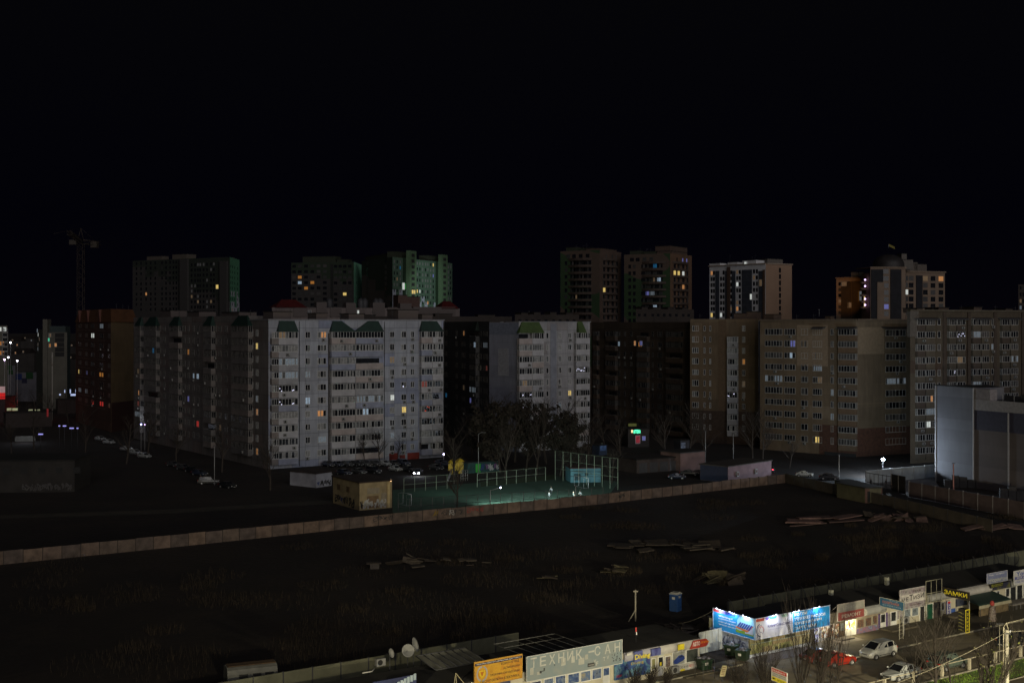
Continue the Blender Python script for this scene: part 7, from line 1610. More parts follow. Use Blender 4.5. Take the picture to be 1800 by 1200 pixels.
k.build('drape', mat('drape_brown', (.13, .095, .05), .9, .5, 1.5), t)
k = MB(); [k.tube([FS.p(x, 2.95, .1), FS.p(x, 2.95, ztc - .3)], .04, 5) for x in (s0_, (s0_ + s1_) / 2, s1_)]; k.build('post', M_iron, t)
p_ = P(1744, 1109); t = thing('clothes_stand', 'tall stand hung with patterned clothes and a red cap before the market stall', 'clothes stand', p_); hs = HH - (1055 - HV) * p_.y / F
k = MB(); k.tube([p_, p_ + Vector((0, 0, hs - .3))], .04, 5); k.tube([p_ + Vector((.5, 0, 0)), p_ + Vector((.1, 0, hs * .5))], .03, 4); k.tube([p_ + Vector((-.3, 0, 0)), p_ + Vector((-.1, 0, hs * .5))], .03, 4); k.build('frame', M_iron, t)
k = MB(); k.lathe(p_, [(.42, hs * .34), (.52, hs * .40), (.40, hs * .52), (.44, hs * .60), (.34, hs * .74), (.30, hs * .80), (.10, hs * .84)], 14); k.build('coat', printmat('camo', [(.14, .11, .08), (.05, .03, .025), (.2, .17, .15), (.09, .04, .035)], 5), t)
k = MB(); k.lathe(p_, [(.02, hs * .83), (.24, hs * .85), (.26, hs * .92), (.17, hs * .99), (.02, hs)], 12); k.build('cap', mat('cap_red', (.26, .03, .025)), t)
# right-hand shops
tR = shop('long cream shop with tall glass doors at the right edge', 1700, 1830, M_cream, s0=fs(1697), s1=fs(1840))
fascia(tR, 0, 0, mat('awning_white', (.45, .43, .40), .7, .2), s0=fs(1683), s1=fs(1736), h=1.0, d=.9); fascia(tR, 0, 0, M_awn, s0=fs(1768), s1=fs(1781), h=1.0, d=.8)
k = MB(); k.fbox(FS, fs(1736), fs(1768), .14, .8, ZR - .75, ZR - .02); k.build('fascia_print', printmat('fascia_dark', [(.02, .025, .06), (.03, .03, .05), (.2, .2, .02)], .7), tR)
a0, a1 = fs(1734, .85), fs(1769.5, .85); z0_ = (zz(1734, 1026.5, .85) + zz(1769, 1018.5, .85)) / 2; z1_ = (zz(1734, 1008, .85) + zz(1769, 1001, .85)) / 2
board('greyish blue roof sign with a big pale building-board word', FS, a0, a1, z0_, z1_, .95, printmat('sign_greyblue', [(.22, .24, .34), (.14, .16, .28), (.3, .3, .38)], .8), [('ГІПСОКАРТОН', .05, .10, .9, .28, mat('ink_creamy', (.5, .5, .38)), .03), ('буд', .1, .72, .2, .14, I_w, .01), ('матеріали', .45, .74, .4, .14, I_w, .01)], border=.02)
board('black strip with olive-yellow letters hanging below the grey-blue sign', FS, fs(1741, .9), fs(1763, .9), z0_ - .62, z0_ - .04, .96, I_k, [('ПЕНОПЛАСТ', .05, .15, .9, .6, mat('ink_olive', (.3, .3, .03)), .02)], border=0)
a0, a1 = fs(1781.5, .85), fs(1822, .85); z0_ = zz(1790, 1026, .85); z1_ = zz(1790, 1001.5, .85)
t = board('white and violet roof sign cut by the right photo edge', FS, a0, a1, z0_, z1_, .95, mat('sign_white2', (.5, .5, .52)), [('Youla', .08, .60, .62, .32, I_b, .02), ('ВСЕ ДЛЯ ВАС', .12, .40, .8, .12, I_w, .01), ('під ключ 24', .06, .12, .8, .14, I_b, .01)], border=.02); block_(t, 'violet_strip', FS, a0, a1, z0_, z1_, a1 - a0, z1_ - z0_, .02, .98, .36, .56, mat('strip_violet', (.12, .12, .32)), .945)
framed(tR, 'window', 1744.5, 1752, 1038.5, 1051, printmat('poster_bluegrey2', [(0, 0, 0)] * 2), 1); framed(tR, 'door', 1752.5, 1757.5, 1037.5, 1054, M_sgl, 1)
framed(tR, 'door', 1768, 1775, 1033, 1059, M_sgl, 1, solid=.35); framed(tR, 'window', 1776, 1786.5, 1030, 1057, M_sgl, 1); framed(tR, 'window', 1787.5, 1798, 1027, 1054, M_sgl, 1); framed(tR, 'window', 1799, 1812, 1024, 1051, M_sgl, 1)
el(tR, 'lettering_strip', 1731, 1741, 1042, 1050, mat('strip_red', (.3, .2, .18)), .05)
k = MB(); k.fbox(FS, fs(1760), fs(1800), .02, 1.6, .13, .32); tag(k.build('platform', mat('step_stone', (.2, .18, .15))), 'pale-edged step before the tall glass doors', 'step')
for (u, v) in ((1796, 1062), (1781, 1074)):
    p_ = P(u, v); t = thing('handrail', 'low metal handrail %s' % ('at the step of the glass doors' if v < 1070 else 'row of bicycle hoops on the pavement'), 'rail', p_); k = MB()
    for i in range(3): q_ = p_ + FS.ex * i * .9; k.tube([q_, q_ + Vector((0, 0, .9)), q_ + FS.ex * .6 + Vector((0, 0, .9)), q_ + FS.ex * .6], .03, 5)
    k.build('hoop', M_steel, t)
# roof clutter
for (u, v, lab) in ((1560, 1014, 'small pale chimney box on the flat roof'), (1462, 1062, 'thin vent box beside the billboard')):
    s_ = fs(u, -6); k = MB(); z_ = zz(u, v, -6); k.fbox(FS, s_ - .22, s_ + .22, -6.3, -5.9, ZR + .125, max(z_, ZR + .7)); tag(k.build('vent_box', mat('vent_cream', (.3, .3, .24))), lab, 'vent')
t = thing('roof_frame', 'leaning steel railing frame on the dark roof behind the faded banner', 'frame', FS.p(fs(900, -5), -5, ZR)); k = MB(); a0, a1 = fs(878, -6), fs(985, -6)
for i in range(7): x = a0 + (a1 - a0) * i / 6; k.tube([FS.p(x, -7, ZR + .9), FS.p(x + 1.6, -3.6, ZR + .2)], .03, 4)
k.tube([FS.p(a0, -7, ZR + .9), FS.p(a1, -7, ZR + .9)], .04, 4); k.tube([FS.p(a0 + .5, -6, ZR + .68), FS.p(a1 + .5, -6, ZR + .68)], .03, 4); k.build('bars', mat('bars_grey', (.14, .14, .13)), t)
p_ = FS.p(fs(1118, -2), -2, ZR); t = thing('flag_pole', 'thin stick with a red and white streamer on the roof above the diving poster', 'flag', p_); k = MB(); k.tube([p_, p_ + Vector((0, 0, 1.6))], .02, 4); k.build('pole', M_iron, t); k = MB(); z_ = 1.7; k.box(p_.x - .06, p_.x + .06, p_.y - .02, p_.y + .02, p_.z + 1.2, p_.z + 1.65); k.box(p_.x - .0, p_.x + .1, p_.y - .02, p_.y + .02, p_.z + .9, p_.z + 1.19, 1); k.build('streamer', [I_r, I_w], t)
# ================= street lamps along the near road (they light the shops)
for i, (x, y, pw_, lab) in enumerate(((-14, 80, 18000, 'tall street lamp by the near road, left of the camera'), (20, 79, 38000, 'tall street lamp by the near road, straight below the corner shop'), (52, 83, 92000, 'tall street lamp by the near road, right, nearest the verge'))):
    t = lamp(lab, (x, y, 0), 10.2, (1, .86, .55), 25, 0, .0, .22, polem=M_steel, rad=.13, group='tall street lamps along the near road')
    pointlight('light', t, Vector((x, y + .5, 10.0)), pw_, (1, .88, .58), .35, 150, (x + 6, y + 38, 0), .9)
# ================= railing on the verge
sa, sb_ = sp(1704, 1178)[0], sp(1793, 1155)[0]; stp = (sb_ - sa) / 2
t = thing('railing', 'low railing of pale concrete posts and a pipe rail along the grass', 'railing', FS.p(sa - stp * 6, DF)); M_cp = mat('post_concrete', (.42, .38, .28), .8, .3, 3)
for i in range(-12, 7):
    s_ = sa + i * stp; k = MB(); k.fbox(FS, s_ - .12, s_ + .12, DF - .12, DF + .12, 0, 1.3 + U(-.05, .05)); k.build('post', M_cp, t)
k = MB(); k.tube([FS.p(sa + i * stp, DF - .05, 1.18 + U(-.04, .04)) for i in range(-12, 7)], .045, 6); k.build('rail', M_cp, t)
# ================= concrete pole and cables
pb = P(1770, 1252); zt_ = HH - (1106 - HV) * pb.y / F
def pole(label, b0, h):
    t = thing('utility_pole', label, 'utility pole', b0); k = MB(); k.tube([b0, b0 + Vector((0, 0, h))], [.22, .15], 12); k.build('pole', mat('pole_concrete', (.44, .41, .33), .8, .25, 2), t)
    k = MB(); k.tube([b0 + Vector((-.34, .05, 0)), b0 + Vector((-.27, .05, h + .2))], .05, 6); k.tube([b0 + Vector((-.27, .05, h + .2)), b0 + Vector((-.05, 0, h + .65)), b0 + Vector((.12, 0, h + .05))], .04, 5); k.build('conduit', M_cp, t)
    k = MB(); k.box(b0.x - .28, b0.x + .28, b0.y - .22, b0.y - .12, h - .35, h - .27); k.build('crossarm', M_iron, t)
    k = MB(); k.lathe(b0 + Vector((.22, -.2, h - .2)), [(.02, 0), (.1, .04), (.06, .1), (.1, .16), (.02, .22)], 8); k.build('insulator', mat('insulator_white', (.8, .8, .85), .2, .05), t); return t
pole('floodlit concrete utility pole at the lower right corner', pb, zt_)
pl, pr = pb - FS.ex * 44 - FS.n * 1, pb + FS.ex * 42
pole('second concrete utility pole beyond the lower edge of the photo', pl, zt_); pole('third concrete utility pole beyond the right edge of the photo', pr, zt_)
def cable(lab, a, b_, sag, r=.03, beads=0, m=None):
    k = MB(); pts = [a.lerp(b_, i / 24) - Vector((0, 0, sag * 4 * (i / 24) * (1 - i / 24))) for i in range(25)]; k.tube(pts, r, 5)
    if beads:
        for i in range(beads): t_ = i / beads; p_ = a.lerp(b_, t_) - Vector((0, 0, sag * 4 * t_ * (1 - t_))); k.lathe(p_, [(.01, -.05), (.05, 0), (.01, .05)], 5)
    tag(k.build('cable', m or mat('cable_pale', (.24, .22, .16))), lab, 'cable')
H_ = Vector((0, 0, zt_ - .2))
cable('twisted cable running down left from the floodlit pole', pb + H_, pl + H_ - Vector((0, 0, 1.5)), 2.0, .022, 60); cable('cable running right from the floodlit pole', pb + H_ + Vector((.2, 0, 0)), pr + H_, 1.0, .03, 30)
cable('upper cable running right from the top of the floodlit pole', pb + Vector((0, 0, zt_ + .6)), pr + Vector((0, 0, zt_ + 2)), .2, .03)
thp = P(1757, 1146); hh_ = HH - (1088 - HV) * thp.y / F
lamp('thin unlit post on the pavement just left of the floodlit pole', P(1757, 1163), 3.9, (1, 1, 1), 0, 0, polem=mat('post_grey', (.28, .26, .2)), rad=.05)
cable('short cable from the thin post up to the floodlit pole', P(1757, 1163) + Vector((0, 0, 4.0)), pb + Vector((0, 0, zt_ + .6)), .1, .03)
cable('loose cable sagging from the corner billboard over the rubble', FL.p(.3, -.3, zT), P(1150, 1098) + Vector((0, 0, .3)), .8, .025)

# ================= cars
M_tyre = mat('tyre_rubber', (.02, .02, .02), .8); M_rim = mat('rim_silver', (.45, .45, .45), .35, .2, 4, .6); M_cgl = mat('car_glass', (.012, .013, .016), .08, .3, 1)
M_hl = mat('headlamp_glass', (.6, .6, .6), .15, .2, 8); M_tl = mat('tail_lamp_red', (.35, .01, .01), .25, .2, 8); M_trim = mat('car_trim_black', (.025, .025, .025), .6)
STY = {  # x station, half width, bottom, belt height ; cabin: base front/rear x, roof front/rear x, roof height
 'sedan': dict(L=4.5, st=((0, .62, .32, .58), (.12, .74, .22, .70), (.7, .85, .19, .82), (1.35, .88, .18, .93), (2.3, .885, .18, .96), (3.3, .88, .18, .97), (4.0, .84, .20, .97), (4.38, .76, .24, .90), (4.5, .66, .34, .72)), cab=(1.15, 1.95, 3.15, 3.95, 1.44), wx=(.85, 3.5)),
 'mpv': dict(L=4.35, st=((0, .66, .30, .62), (.14, .80, .22, .80), (.55, .88, .18, .95), (1.0, .90, .18, 1.06), (2.2, .91, .18, 1.08), (3.3, .90, .18, 1.10), (4.0, .87, .20, 1.10), (4.28, .82, .24, 1.02), (4.35, .76, .32, .80)), cab=(.72, 1.75, 3.75, 4.28, 1.66), wx=(.85, 3.55)),
 'hatch': dict(L=4.0, st=((0, .66, .34, .62), (.1, .76, .22, .74), (.6, .80, .18, .80), (1.2, .82, .17, .86), (2.1, .825, .17, .88), (3.0, .82, .17, .89), (3.6, .79, .19, .88), (3.92, .74, .24, .84), (4.0, .68, .34, .70)), cab=(1.15, 1.75, 2.7, 3.82, 1.38), wx=(.78, 3.2)),
 'wagon': dict(L=4.6, st=((0, .68, .38, .66), (.12, .80, .28, .84), (.7, .86, .24, .95), (1.3, .88, .23, 1.02), (2.3, .885, .23, 1.04), (3.4, .88, .23, 1.05), (4.2, .86, .25, 1.05), (4.52, .82, .28, 1.0), (4.6, .76, .36, .84)), cab=(1.2, 1.75, 4.1, 4.5, 1.68), wx=(.85, 3.6))}
def car(label, fp, rp, style, col, group=None, lit=None, camside=None, glint=1):
    """fp, rp: ground points under the front and rear wheel on the side seen"""
    S_ = STY[style]; h = (fp - rp); h.z = 0; h.normalize(); perp_ = Vector((h.y, -h.x, 0))
    if perp_.dot(-(fp)) < 0: perp_ = -perp_          # perp_ points towards the camera side
    mid = (fp + rp) / 2; wb = S_['wx'][1] - S_['wx'][0]; ctr = mid - perp_ * .80
    t = thing('parked_car' if not lit else 'car', label, 'car', ctr, group)
    xm = (S_['wx'][0] + S_['wx'][1]) / 2
    yl = Vector((-h.y, h.x, 0))
    W = lambda x, y, z: ctr + h * (xm - x) + yl * y + Vector((0, 0, z))
    pm = mat('paint_%s' % col[0], col[1], .3, .12, 2, .2, coat=.6)
    k = MB(); rings = []
    for (x, w_, zb, zt_) in S_['st']:
        hh = zt_ - zb
        rings.append([W(x, y, z) for y, z in ((0, zb), (w_ * .86, zb), (w_ * .97, zb + hh * .22), (w_, zb + hh * .5), (w_ * .985, zb + hh * .8), (w_ * .90, zt_), (w_ * .5, zt_ + .025), (0, zt_ + .03), (-w_ * .5, zt_ + .025), (-w_ * .90, zt_), (-w_ * .985, zb + hh * .8), (-w_, zb + hh * .5), (-w_ * .97, zb + hh * .22), (-w_ * .86, zb))])
    n = 14; o = len(k.v)
    for r_ in rings: k.v += r_
    def F_(f, sm=True): k.f.append(f); k.mi.append(0); k.uv.append(None); k.sm.append(sm)
    for i in range(len(rings) - 1):
        for j in range(n): F_([o + i * n + j, o + i * n + (j + 1) % n, o + (i + 1) * n + (j + 1) % n, o + (i + 1) * n + j])
    F_([o + j for j in range(n)][::-1], False); F_([o + (len(rings) - 1) * n + j for j in range(n)], False)
    bf, rf, rr_, br, zr = S_['cab']; wb_ = max(s[1] for s in S_['st']) * .92; wr = wb_ * .78
    zb_ = lambda x: [a[3] + (b_[3] - a[3]) * (x - a[0]) / (b_[0] - a[0]) for a, b_ in zip(S_['st'], S_['st'][1:]) if a[0] <= x <= b_[0]][0]
    xs = [bf, rf, (rf + rr_) / 2, rr_, br]; zs = [zb_(bf) - .02, zr - .05, zr, zr - .05, zb_(br) - .02]
    A_ = [(W(bf, s * wb_ * .93, zs[0]), W(rf, s * wr, zs[1]), W(xs[2], s * wr * 1.02, zs[2]), W(rr_, s * wr, zs[3]), W(br, s * wb_ * .93, zs[4])) for s in (1, -1)]
    Bm = [W(rf, s * wb_, zb_(rf) - .02) for s in (1, -1)], [W(rr_, s * wb_, zb_(rr_) - .02) for s in (1, -1)]
    k.add([A_[0][0], A_[0][1], A_[0][2], A_[0][3], A_[0][4], A_[1][0], A_[1][1], A_[1][2], A_[1][3], A_[1][4], Bm[0][0], Bm[0][1], Bm[1][0], Bm[1][1]],
          [(0, 1, 6, 5), (1, 2, 7, 6), (2, 3, 8, 7), (3, 4, 9, 8), (0, 10, 1), (1, 10, 12, 3, 2), (3, 12, 4), (5, 6, 11), (6, 7, 8, 13, 11), (8, 9, 13)])
    body = k.build('body', pm, t)
    def gl(nm, pts, off, inset=.1, m=M_cgl, th=.012):
        c = sum(pts, Vector((0, 0, 0))) / len(pts); nn = (pts[1] - pts[0]).cross(pts[-1] - pts[0]).normalized()
        if nn.dot(c - (ctr + Vector((0, 0, .9)))) < 0: nn = -nn
        q = [c + (p_ - c) * (1 - inset) + nn * off for p_ in pts]; k = MB(); k.add(q, [tuple(range(len(q)))]); ob = k.build(nm, m, t)
        return ob
    gl('windscreen', [A_[0][0], A_[0][1], A_[1][1], A_[1][0]], .012, .12); gl('rear_window', [A_[0][4], A_[0][3], A_[1][3], A_[1][4]], .012, .14)
    for i, s in enumerate((1, -1)):
        a = A_[i]; mb_ = (Bm[0][i] + Bm[1][i]) / 2; mt_ = (a[1] + a[3]) / 2
        gl('side_window', [a[0].lerp(Bm[0][i], .35), a[1], mt_, mb_], .014, .14); gl('side_window', [mb_, mt_, a[3], Bm[1][i]], .014, .14)
        if style in ('mpv', 'wagon', 'sedan'): gl('side_window', [Bm[1][i], a[3], a[4]], .014, .3)
        k = MB(); mp_ = W(bf + .25, s * (wb_ + .14), zb_(bf + .3) + .1); k.lathe(mp_, [(.02, -.08), (.1, -.04), (.1, .05), (.02, .09)], 8); k.build('mirror', pm, t)
        k = MB(); k.tube([W(S_['wx'][0] + .5, s * (wb_ + .055), .42), W(S_['wx'][1] - .5, s * (wb_ + .055), .42)], .03, 4); k.build('side_trim', M_trim, t)
        k = MB(); k.lathe((0, 0, 0), [(.01, -.03), (.1, -.045), (.14, 0), (.1, .045), (.01, .04)], 8)
        w0 = S_['st'][1][1]; 
        hd = MB(); hl_m = emit('headlight_on', (.8, .85, 1), 55, .02) if lit == 'head' else M_hl
        c0_, c1_ = W(.02, s * w0 * .62, .62), W(.34, s * w0 * .98, .68); u_ = Vector((0, 0, .13)); hd.add([c0_, c1_, c1_ + u_ * .9, c0_ + u_, c0_ - h * -.03, ], [(0, 1, 2, 3)]); 
        hd = MB(); hd.box(-.05, .10, -.17, .17, -.065, .075); M_ = Matrix.Translation(W(.13 if lit != 'head' else -.02, s * w0 * .74, S_['st'][1][3] - .10)) @ Matrix(((h.x, yl.x, 0, 0), (h.y, yl.y, 0, 0), (0, 0, 1, 0), (0, 0, 0, 1))) @ Matrix.Rotation(-s * .35, 4, 'Z')
        inst('headlight', hd.mesh('headlight', [hl_m]), t, M_)
        w1 = S_['st'][-2][1]; Lc = S_['L']; tm_ = emit('tail_on', (1, .04, .08), 6, .05) if lit == 'tail' else M_tl
        hd = MB(); hd.box(-.08, .05, -.14, .14, -.1, .12); M_ = Matrix.Translation(W(Lc - .09, s * w1 * .80, S_['st'][-2][3] - .14)) @ Matrix(((h.x, yl.x, 0, 0), (h.y, yl.y, 0, 0), (0, 0, 1, 0), (0, 0, 0, 1)))
        inst('tail_light', hd.mesh('tail_light', [tm_]), t, M_)
        for wx in S_['wx']:
            Mw = Matrix.Translation(W(wx, s * (wb_ * .955), .31)) @ Matrix(((h.x, yl.x, 0, 0), (h.y, yl.y, 0, 0), (0, 0, 1, 0), (0, 0, 0, 1)))
            q = MB(); q.lathe((0, -.10, 0), [(.19, .0), (.29, .0), (.315, .04), (.315, .17), (.29, .21), (.19, .21)], 18, 0, 'y'); ty = inst('wheel', q.mesh('wheel', [M_tyre]), t, Mw)
            q = MB(); q.lathe((0, 0, 0), [(.001, .09), (.06, .095), (.17, .075), (.2, .10)], 12, 0, 'y'); q.lathe((0, 0, 0), [(.001, -.09), (.06, -.095), (.17, -.075), (.2, -.10)], 12, 0, 'y')
            r_ = bpy.data.objects.new('rim', q.mesh('rim', [M_rim])); COL.objects.link(r_); r_.parent = ty
            q = MB(); q.lathe((0, 0, 0), [(.001, 0), (.39, 0)], 16, 0, 'y'); 
            q2 = MB(); q2.lathe((0, s * .085, 0), [(.33, 0), (.385, .0), (.40, -.03 * s), (.33, -.05 * s)], 18, 0, 'y'); ar = bpy.data.objects.new('wheel_arch', q2.mesh('wheel_arch', [M_trim])); COL.objects.link(ar); ar.parent = t; ar.matrix_basis = Matrix.Translation(-Vector(t['_o'])) @ Matrix.Translation(Vector((0, 0, .02))) @ Mw
    for (nm, x, zc_, m_, w_, hh2) in (('front_bumper', -.03, .40, M_trim if style != 'mpv' else pm, .62, .16), ('rear_bumper', S_['L'] + .0, .42, M_trim if style in ('hatch', 'wagon') else pm, .66, .16), ('grille', -.015, .56, M_trim, .34, .08), ('number_plate', -.065, .40, M_white, .26, .055), ('number_plate', S_['L'] + .05, .52, M_white, .26, .055)):
        q = MB(); q.box(-.035, .035, -w_, w_, -hh2 / 2, hh2 / 2); M_ = Matrix.Translation(W(x, 0, zc_)) @ Matrix(((h.x, yl.x, 0, 0), (h.y, yl.y, 0, 0), (0, 0, 1, 0), (0, 0, 0, 1))); inst(nm, q.mesh(nm, [m_]), t, M_)
    return t
CW = ('white', (.62, .62, .56)); CS = ('silver', (.42, .44, .44)); CR = ('red', (.42, .03, .015)); CG = ('green', (.10, .13, .11)); CK = ('black', (.015, .017, .02)); CD = ('dark_grey', (.06, .062, .065)); CB = ('dark_blue', (.03, .04, .07)); CR2 = ('dark_red', (.16, .02, .015))
car('white minivan parked nose left before the printing shop', P(1540, 1159), P(1569, 1152.5), 'mpv', CW)
car('small red hatchback with a sloping rear window, before the bright doorway', P(1496.5, 1168.5), P(1468, 1173.5), 'hatch', CR)
car('dark red car mostly hidden behind the dense bare shoots', P(1459, 1161), P(1436, 1166), 'hatch', CR2)
car('silver sedan behind the railing at the bottom edge', P(1580, 1198), P(1609, 1191), 'sedan', CS)
car('muddy green estate car behind the railing, nose right', P(1691, 1173.5), P(1664, 1180), 'wagon', CG)
car('black car mostly hidden by the floodlit pole', P(1806, 1133), P(1778, 1141), 'wagon', CK)
gp = 'cars parked between the grey block and the court'
side_ = lambda u, v, du=-6, dv=0: (P(u + du, v - dv), P(u - du, v + dv))
L5 = [('dark hatchback at the left end of the parked row', 566, 838, 'hatch', CD), ('dark car above the substation roof, first', 600, 835, 'sedan', CB), ('dark car right of the first above the substation', 626, 833, 'sedan', CD), ('dark estate car above the substation corner', 652, 832, 'wagon', CK),
      ('pale-roofed car in the row left of the headlights', 690, 828, 'hatch', CS), ('dark car just left of the glowing headlights', 714, 829, 'sedan', CK), ('dark car right behind the glowing headlights', 762, 826, 'sedan', CD), ('dark estate at the right end of the row under the block corner', 785, 822, 'wagon', CB)]
for lab, u, v, st_, c_ in L5:
    p_ = P(u, v); hd = (FM.n * 1.0 + FM.ex * .15).normalized(); car(lab, p_ + hd * 1.3, p_ - hd * 1.3, st_, c_, gp)
p_ = P(741, 834); hd = Vector((-.12, -1, 0)).normalized(); tc_ = car('car with both headlights glowing white, facing the camera', p_ + hd * 1.3, p_ - hd * 1.3, 'sedan', CD, None, 'head')
pointlight('light', tc_, p_ + hd * 3.4 + Vector((0, 0, .8)), 160, (.8, .85, 1), .2)
for lab, u, v, st_, c_, d_, l_ in (('pale estate car beside the unlit lamp post at the left wing', 366, 851, 'wagon', ('pale', (.13, .13, .12)), Vector((1, .1, 0)), None), ('white car parked along the yard, left of the slim pale pole', 1414, 838, 'hatch', CW, Vector((1, -.25, 0)), None), ('dark car with a lit nose just left of the slim pale pole', 1458, 843, 'sedan', CD, Vector((1, -.3, 0)), None),
                            ('grey car at the right side of the court', 1212, 836, 'sedan', CD, Vector((1, -.2, 0)), None), ('dark car behind the tall court fence', 1190, 842, 'hatch', CB, Vector((1, -.1, 0)), None), ('car with glowing red tail lights beside the pink shed', 1361, 829, 'sedan', CD, Vector((.3, 1, 0)), 'tail'), ('light car half hidden behind the mall corner', 1640, 836, 'sedan', CS, Vector((-1, 0, 0)), None)):
    p_ = P(u, v); d_ = d_.normalized(); car(lab, p_ + d_ * 1.3, p_ - d_ * 1.3, st_, c_, None, l_)
lb_ = ('its second window column', 'its third window column', 'the wide balconies, left edge', 'the first wide balcony', 'the wide balconies, left half', 'the middle of the wide balconies', 'the wide balconies, right half', 'the last wide balcony', 'the red plinth, left end', '', '', 'the last balcony column', 'its right corner')
for i in range(13):
    u = 572 + i * 16.5
    if 718 < u < 757: continue
    p_ = P(u, 820 - (u - 572) * .012); hd = (FM.n * 1.0 + FM.ex * U(-.1, .2)).normalized(); car('dark car at the foot of the grey block, below ' + lb_[i], p_ + hd * 1.3, p_ - hd * 1.3, random.choice(('sedan', 'hatch', 'wagon', 'sedan')), random.choice((CD, CK, CB, CD, CS)), gp)
for i, (u, v) in enumerate(((318, 826), (332, 830), (346, 836), (300, 820), (395, 858))):
    p_ = P(u, v); d_ = Vector((.8, -.6, 0)).normalized(); car('dark car in the left yard, %s' % ('second from the far end', 'third from the far end', 'just beyond the pale estate car', 'farthest of the row', 'right of the unlit lamp post')[i], p_ + d_ * 1.3, p_ - d_ * 1.3, ('sedan', 'hatch')[i % 2], (CD, CK, CB)[i % 3], 'dark cars in the left yard')
# row of cars along the road at the left, lit from beyond
for i in range(7):
    u, v = 172 + i * 15.5, 768 + i * 6.2; p_ = P(u, v + 6); d_ = Vector((.8, -.6, 0)).normalized()
    if i in (0, 1, 3, 4, 5): car('car in the far left row catching white light, %s' % ('farthest', 'second farthest', '', 'third from the near end', 'second from the near end', 'nearest')[i], p_ + d_ * 1.3, p_ - d_ * 1.3, 'sedan' if i % 2 else 'hatch', CS, 'cars in the far left row')
p_ = P(232, 778); pointlight('light', lamp('slim lamp post lighting the far left row of cars', p_ + Vector((2, 6, 0)), 7.5, (.8, .85, 1), 1.2, 0, headr=.12), p_ + Vector((2, 4.6, 7.0)), 160, (.8, .88, 1), .3)
for (u, v, w_, lab) in ((104.5, 748, 1.2, 'small violet lamp, leftmost of the group'), (113.5, 748, 2.6, 'violet lamp bar second in the group'), (126, 752, 3.4, 'widest violet-white lamp bar in the group'), (136.5, 752, 1.5, 'violet lamp, rightmost of the group'), (71.5, 762.5, 3.8, 'violet-white lamp bar alone at lower left')):
    p_ = Q(u, 300); z_ = zat(v, p_.y); t = thing('canopy_lamp', lab, 'lamp', p_, 'violet lamps over the far left yard'); k = MB(); k.tube([p_, p_ + Vector((0, 0, z_))], .06, 4); k.build('pole', M_iron, t)
    k = MB(); k.box(p_.x - w_ * .15, p_.x + w_ * .18, p_.y - .3, p_.y, z_ - .18, z_ + .12); k.build('lamp_head', emit('violet_bar', (.4, .38, 1), 1.0, .2, 1), t)
pointlight('light', t, P(45, 778) + Vector((0, 0, 3)), 260, (.8, .85, 1), .3)
for i, (u, v, w_) in enumerate(((35, 769, 20),)):
    p_ = P(26, 776); fr_ = Fr(p_, P(62, 775)); t = thing('low_wall', 'low pale wall catching light at the far left', 'wall', p_)
    k = MB(); k.fbox(fr_, 0, fr_.L, -.3, 0, 0, 1.6); k.build('wall', mat('low_wall_pale', (.1, .1, .09)), t)

# ================= foreground plants
M_twig = mat('twigs_near', (.03, .023, .018), 1, .5, 2); M_bark = mat('bark_near', (.03, .023, .018), 1, .5, 2)
def fgtree(label, mk, u, v, s=1, **kw):
    t = make_tree(mk, **kw); t.location = P(u, v); t.scale = (s, s, s); t.rotation_euler = (0, 0, U(0, 6)); tag(t, label, 'tree' if mk != 'bare_bush' else 'bush'); return t
fgtree('dark bare tree with upright limbs before the parked cars at the lower right', 'bare_tree', 1641, 1262, h=10, r0=.17, spread=.62, levels=3, nb=(11, 5, 4), up=.85, crown=.42, seed=31)
fgtree('second dark bare stem leaning right beside the railing', 'bare_tree', 1676, 1256, h=7, r0=.12, spread=.6, levels=2, nb=(7, 5, 3), up=.8, crown=.4, seed=32)
for i, (u, v, s, lab) in enumerate(((1408, 1232, .95, 'left stem clump of the dense bare shoots before the blue billboard'), (1436, 1236, 1.0, 'middle and tallest clump of dense bare shoots before the billboard'), (1458, 1232, .88, 'right clump of dense bare shoots beside the red cars'))):
    fgtree(lab, 'bare_tree', u, v, s, h=10.5, r0=.06, spread=.26, levels=2, nb=(11, 6, 2), up=1.35, crown=.1, seed=40 + i, trunks=5)
fgtree('slim bare poplar with a few pale leaves left of the floodlit pole', 'bare_tree', 1735, 1250, h=8.6, r0=.10, spread=.3, levels=2, nb=(20, 8, 4), up=1.1, crown=.1, seed=51, trunks=3, leaves=110, leafm=[mat('leaf_pale', (.12, .11, .05), .8), mat('leaf_olive', (.12, .13, .03), .9)])
fgtree('low twiggy bush before the corner shop', 'bare_bush', 1348, 1225, h=5.6, r0=.04, spread=.5, levels=2, nb=(12, 7, 3), up=1, crown=.1, seed=61, trunks=7)
fgtree('low twiggy bush at the left of the corner shop pavement', 'bare_bush', 1300, 1228, h=4.4, r0=.04, spread=.5, levels=2, nb=(12, 7, 3), up=1, crown=.1, seed=62, trunks=6)
fgtree('thin young bare tree at the corner of the billboard shop', 'bare_tree', 1336, 1168, h=3.3, r0=.04, spread=.5, levels=2, nb=(9, 5, 3), up=1, crown=.2, seed=63)
for i, (u, v) in enumerate(((1112, 1222), (1145, 1214), (1172, 1210))):
    fgtree('bushy pale twigs before the diving shop, %s' % ('left', 'middle', 'right')[i], 'bare_bush', u, v, h=2.9 - i * .3, r0=.04, spread=.6, levels=2, nb=(12, 7, 3), up=.9, crown=.1, seed=70 + i, trunks=7)
fgtree('tree with fine twigs behind the silver sedan', 'bare_tree', 1612, 1255, h=8.2, r0=.1, spread=.7, levels=3, nb=(9, 5, 3), up=.7, crown=.35, seed=77)

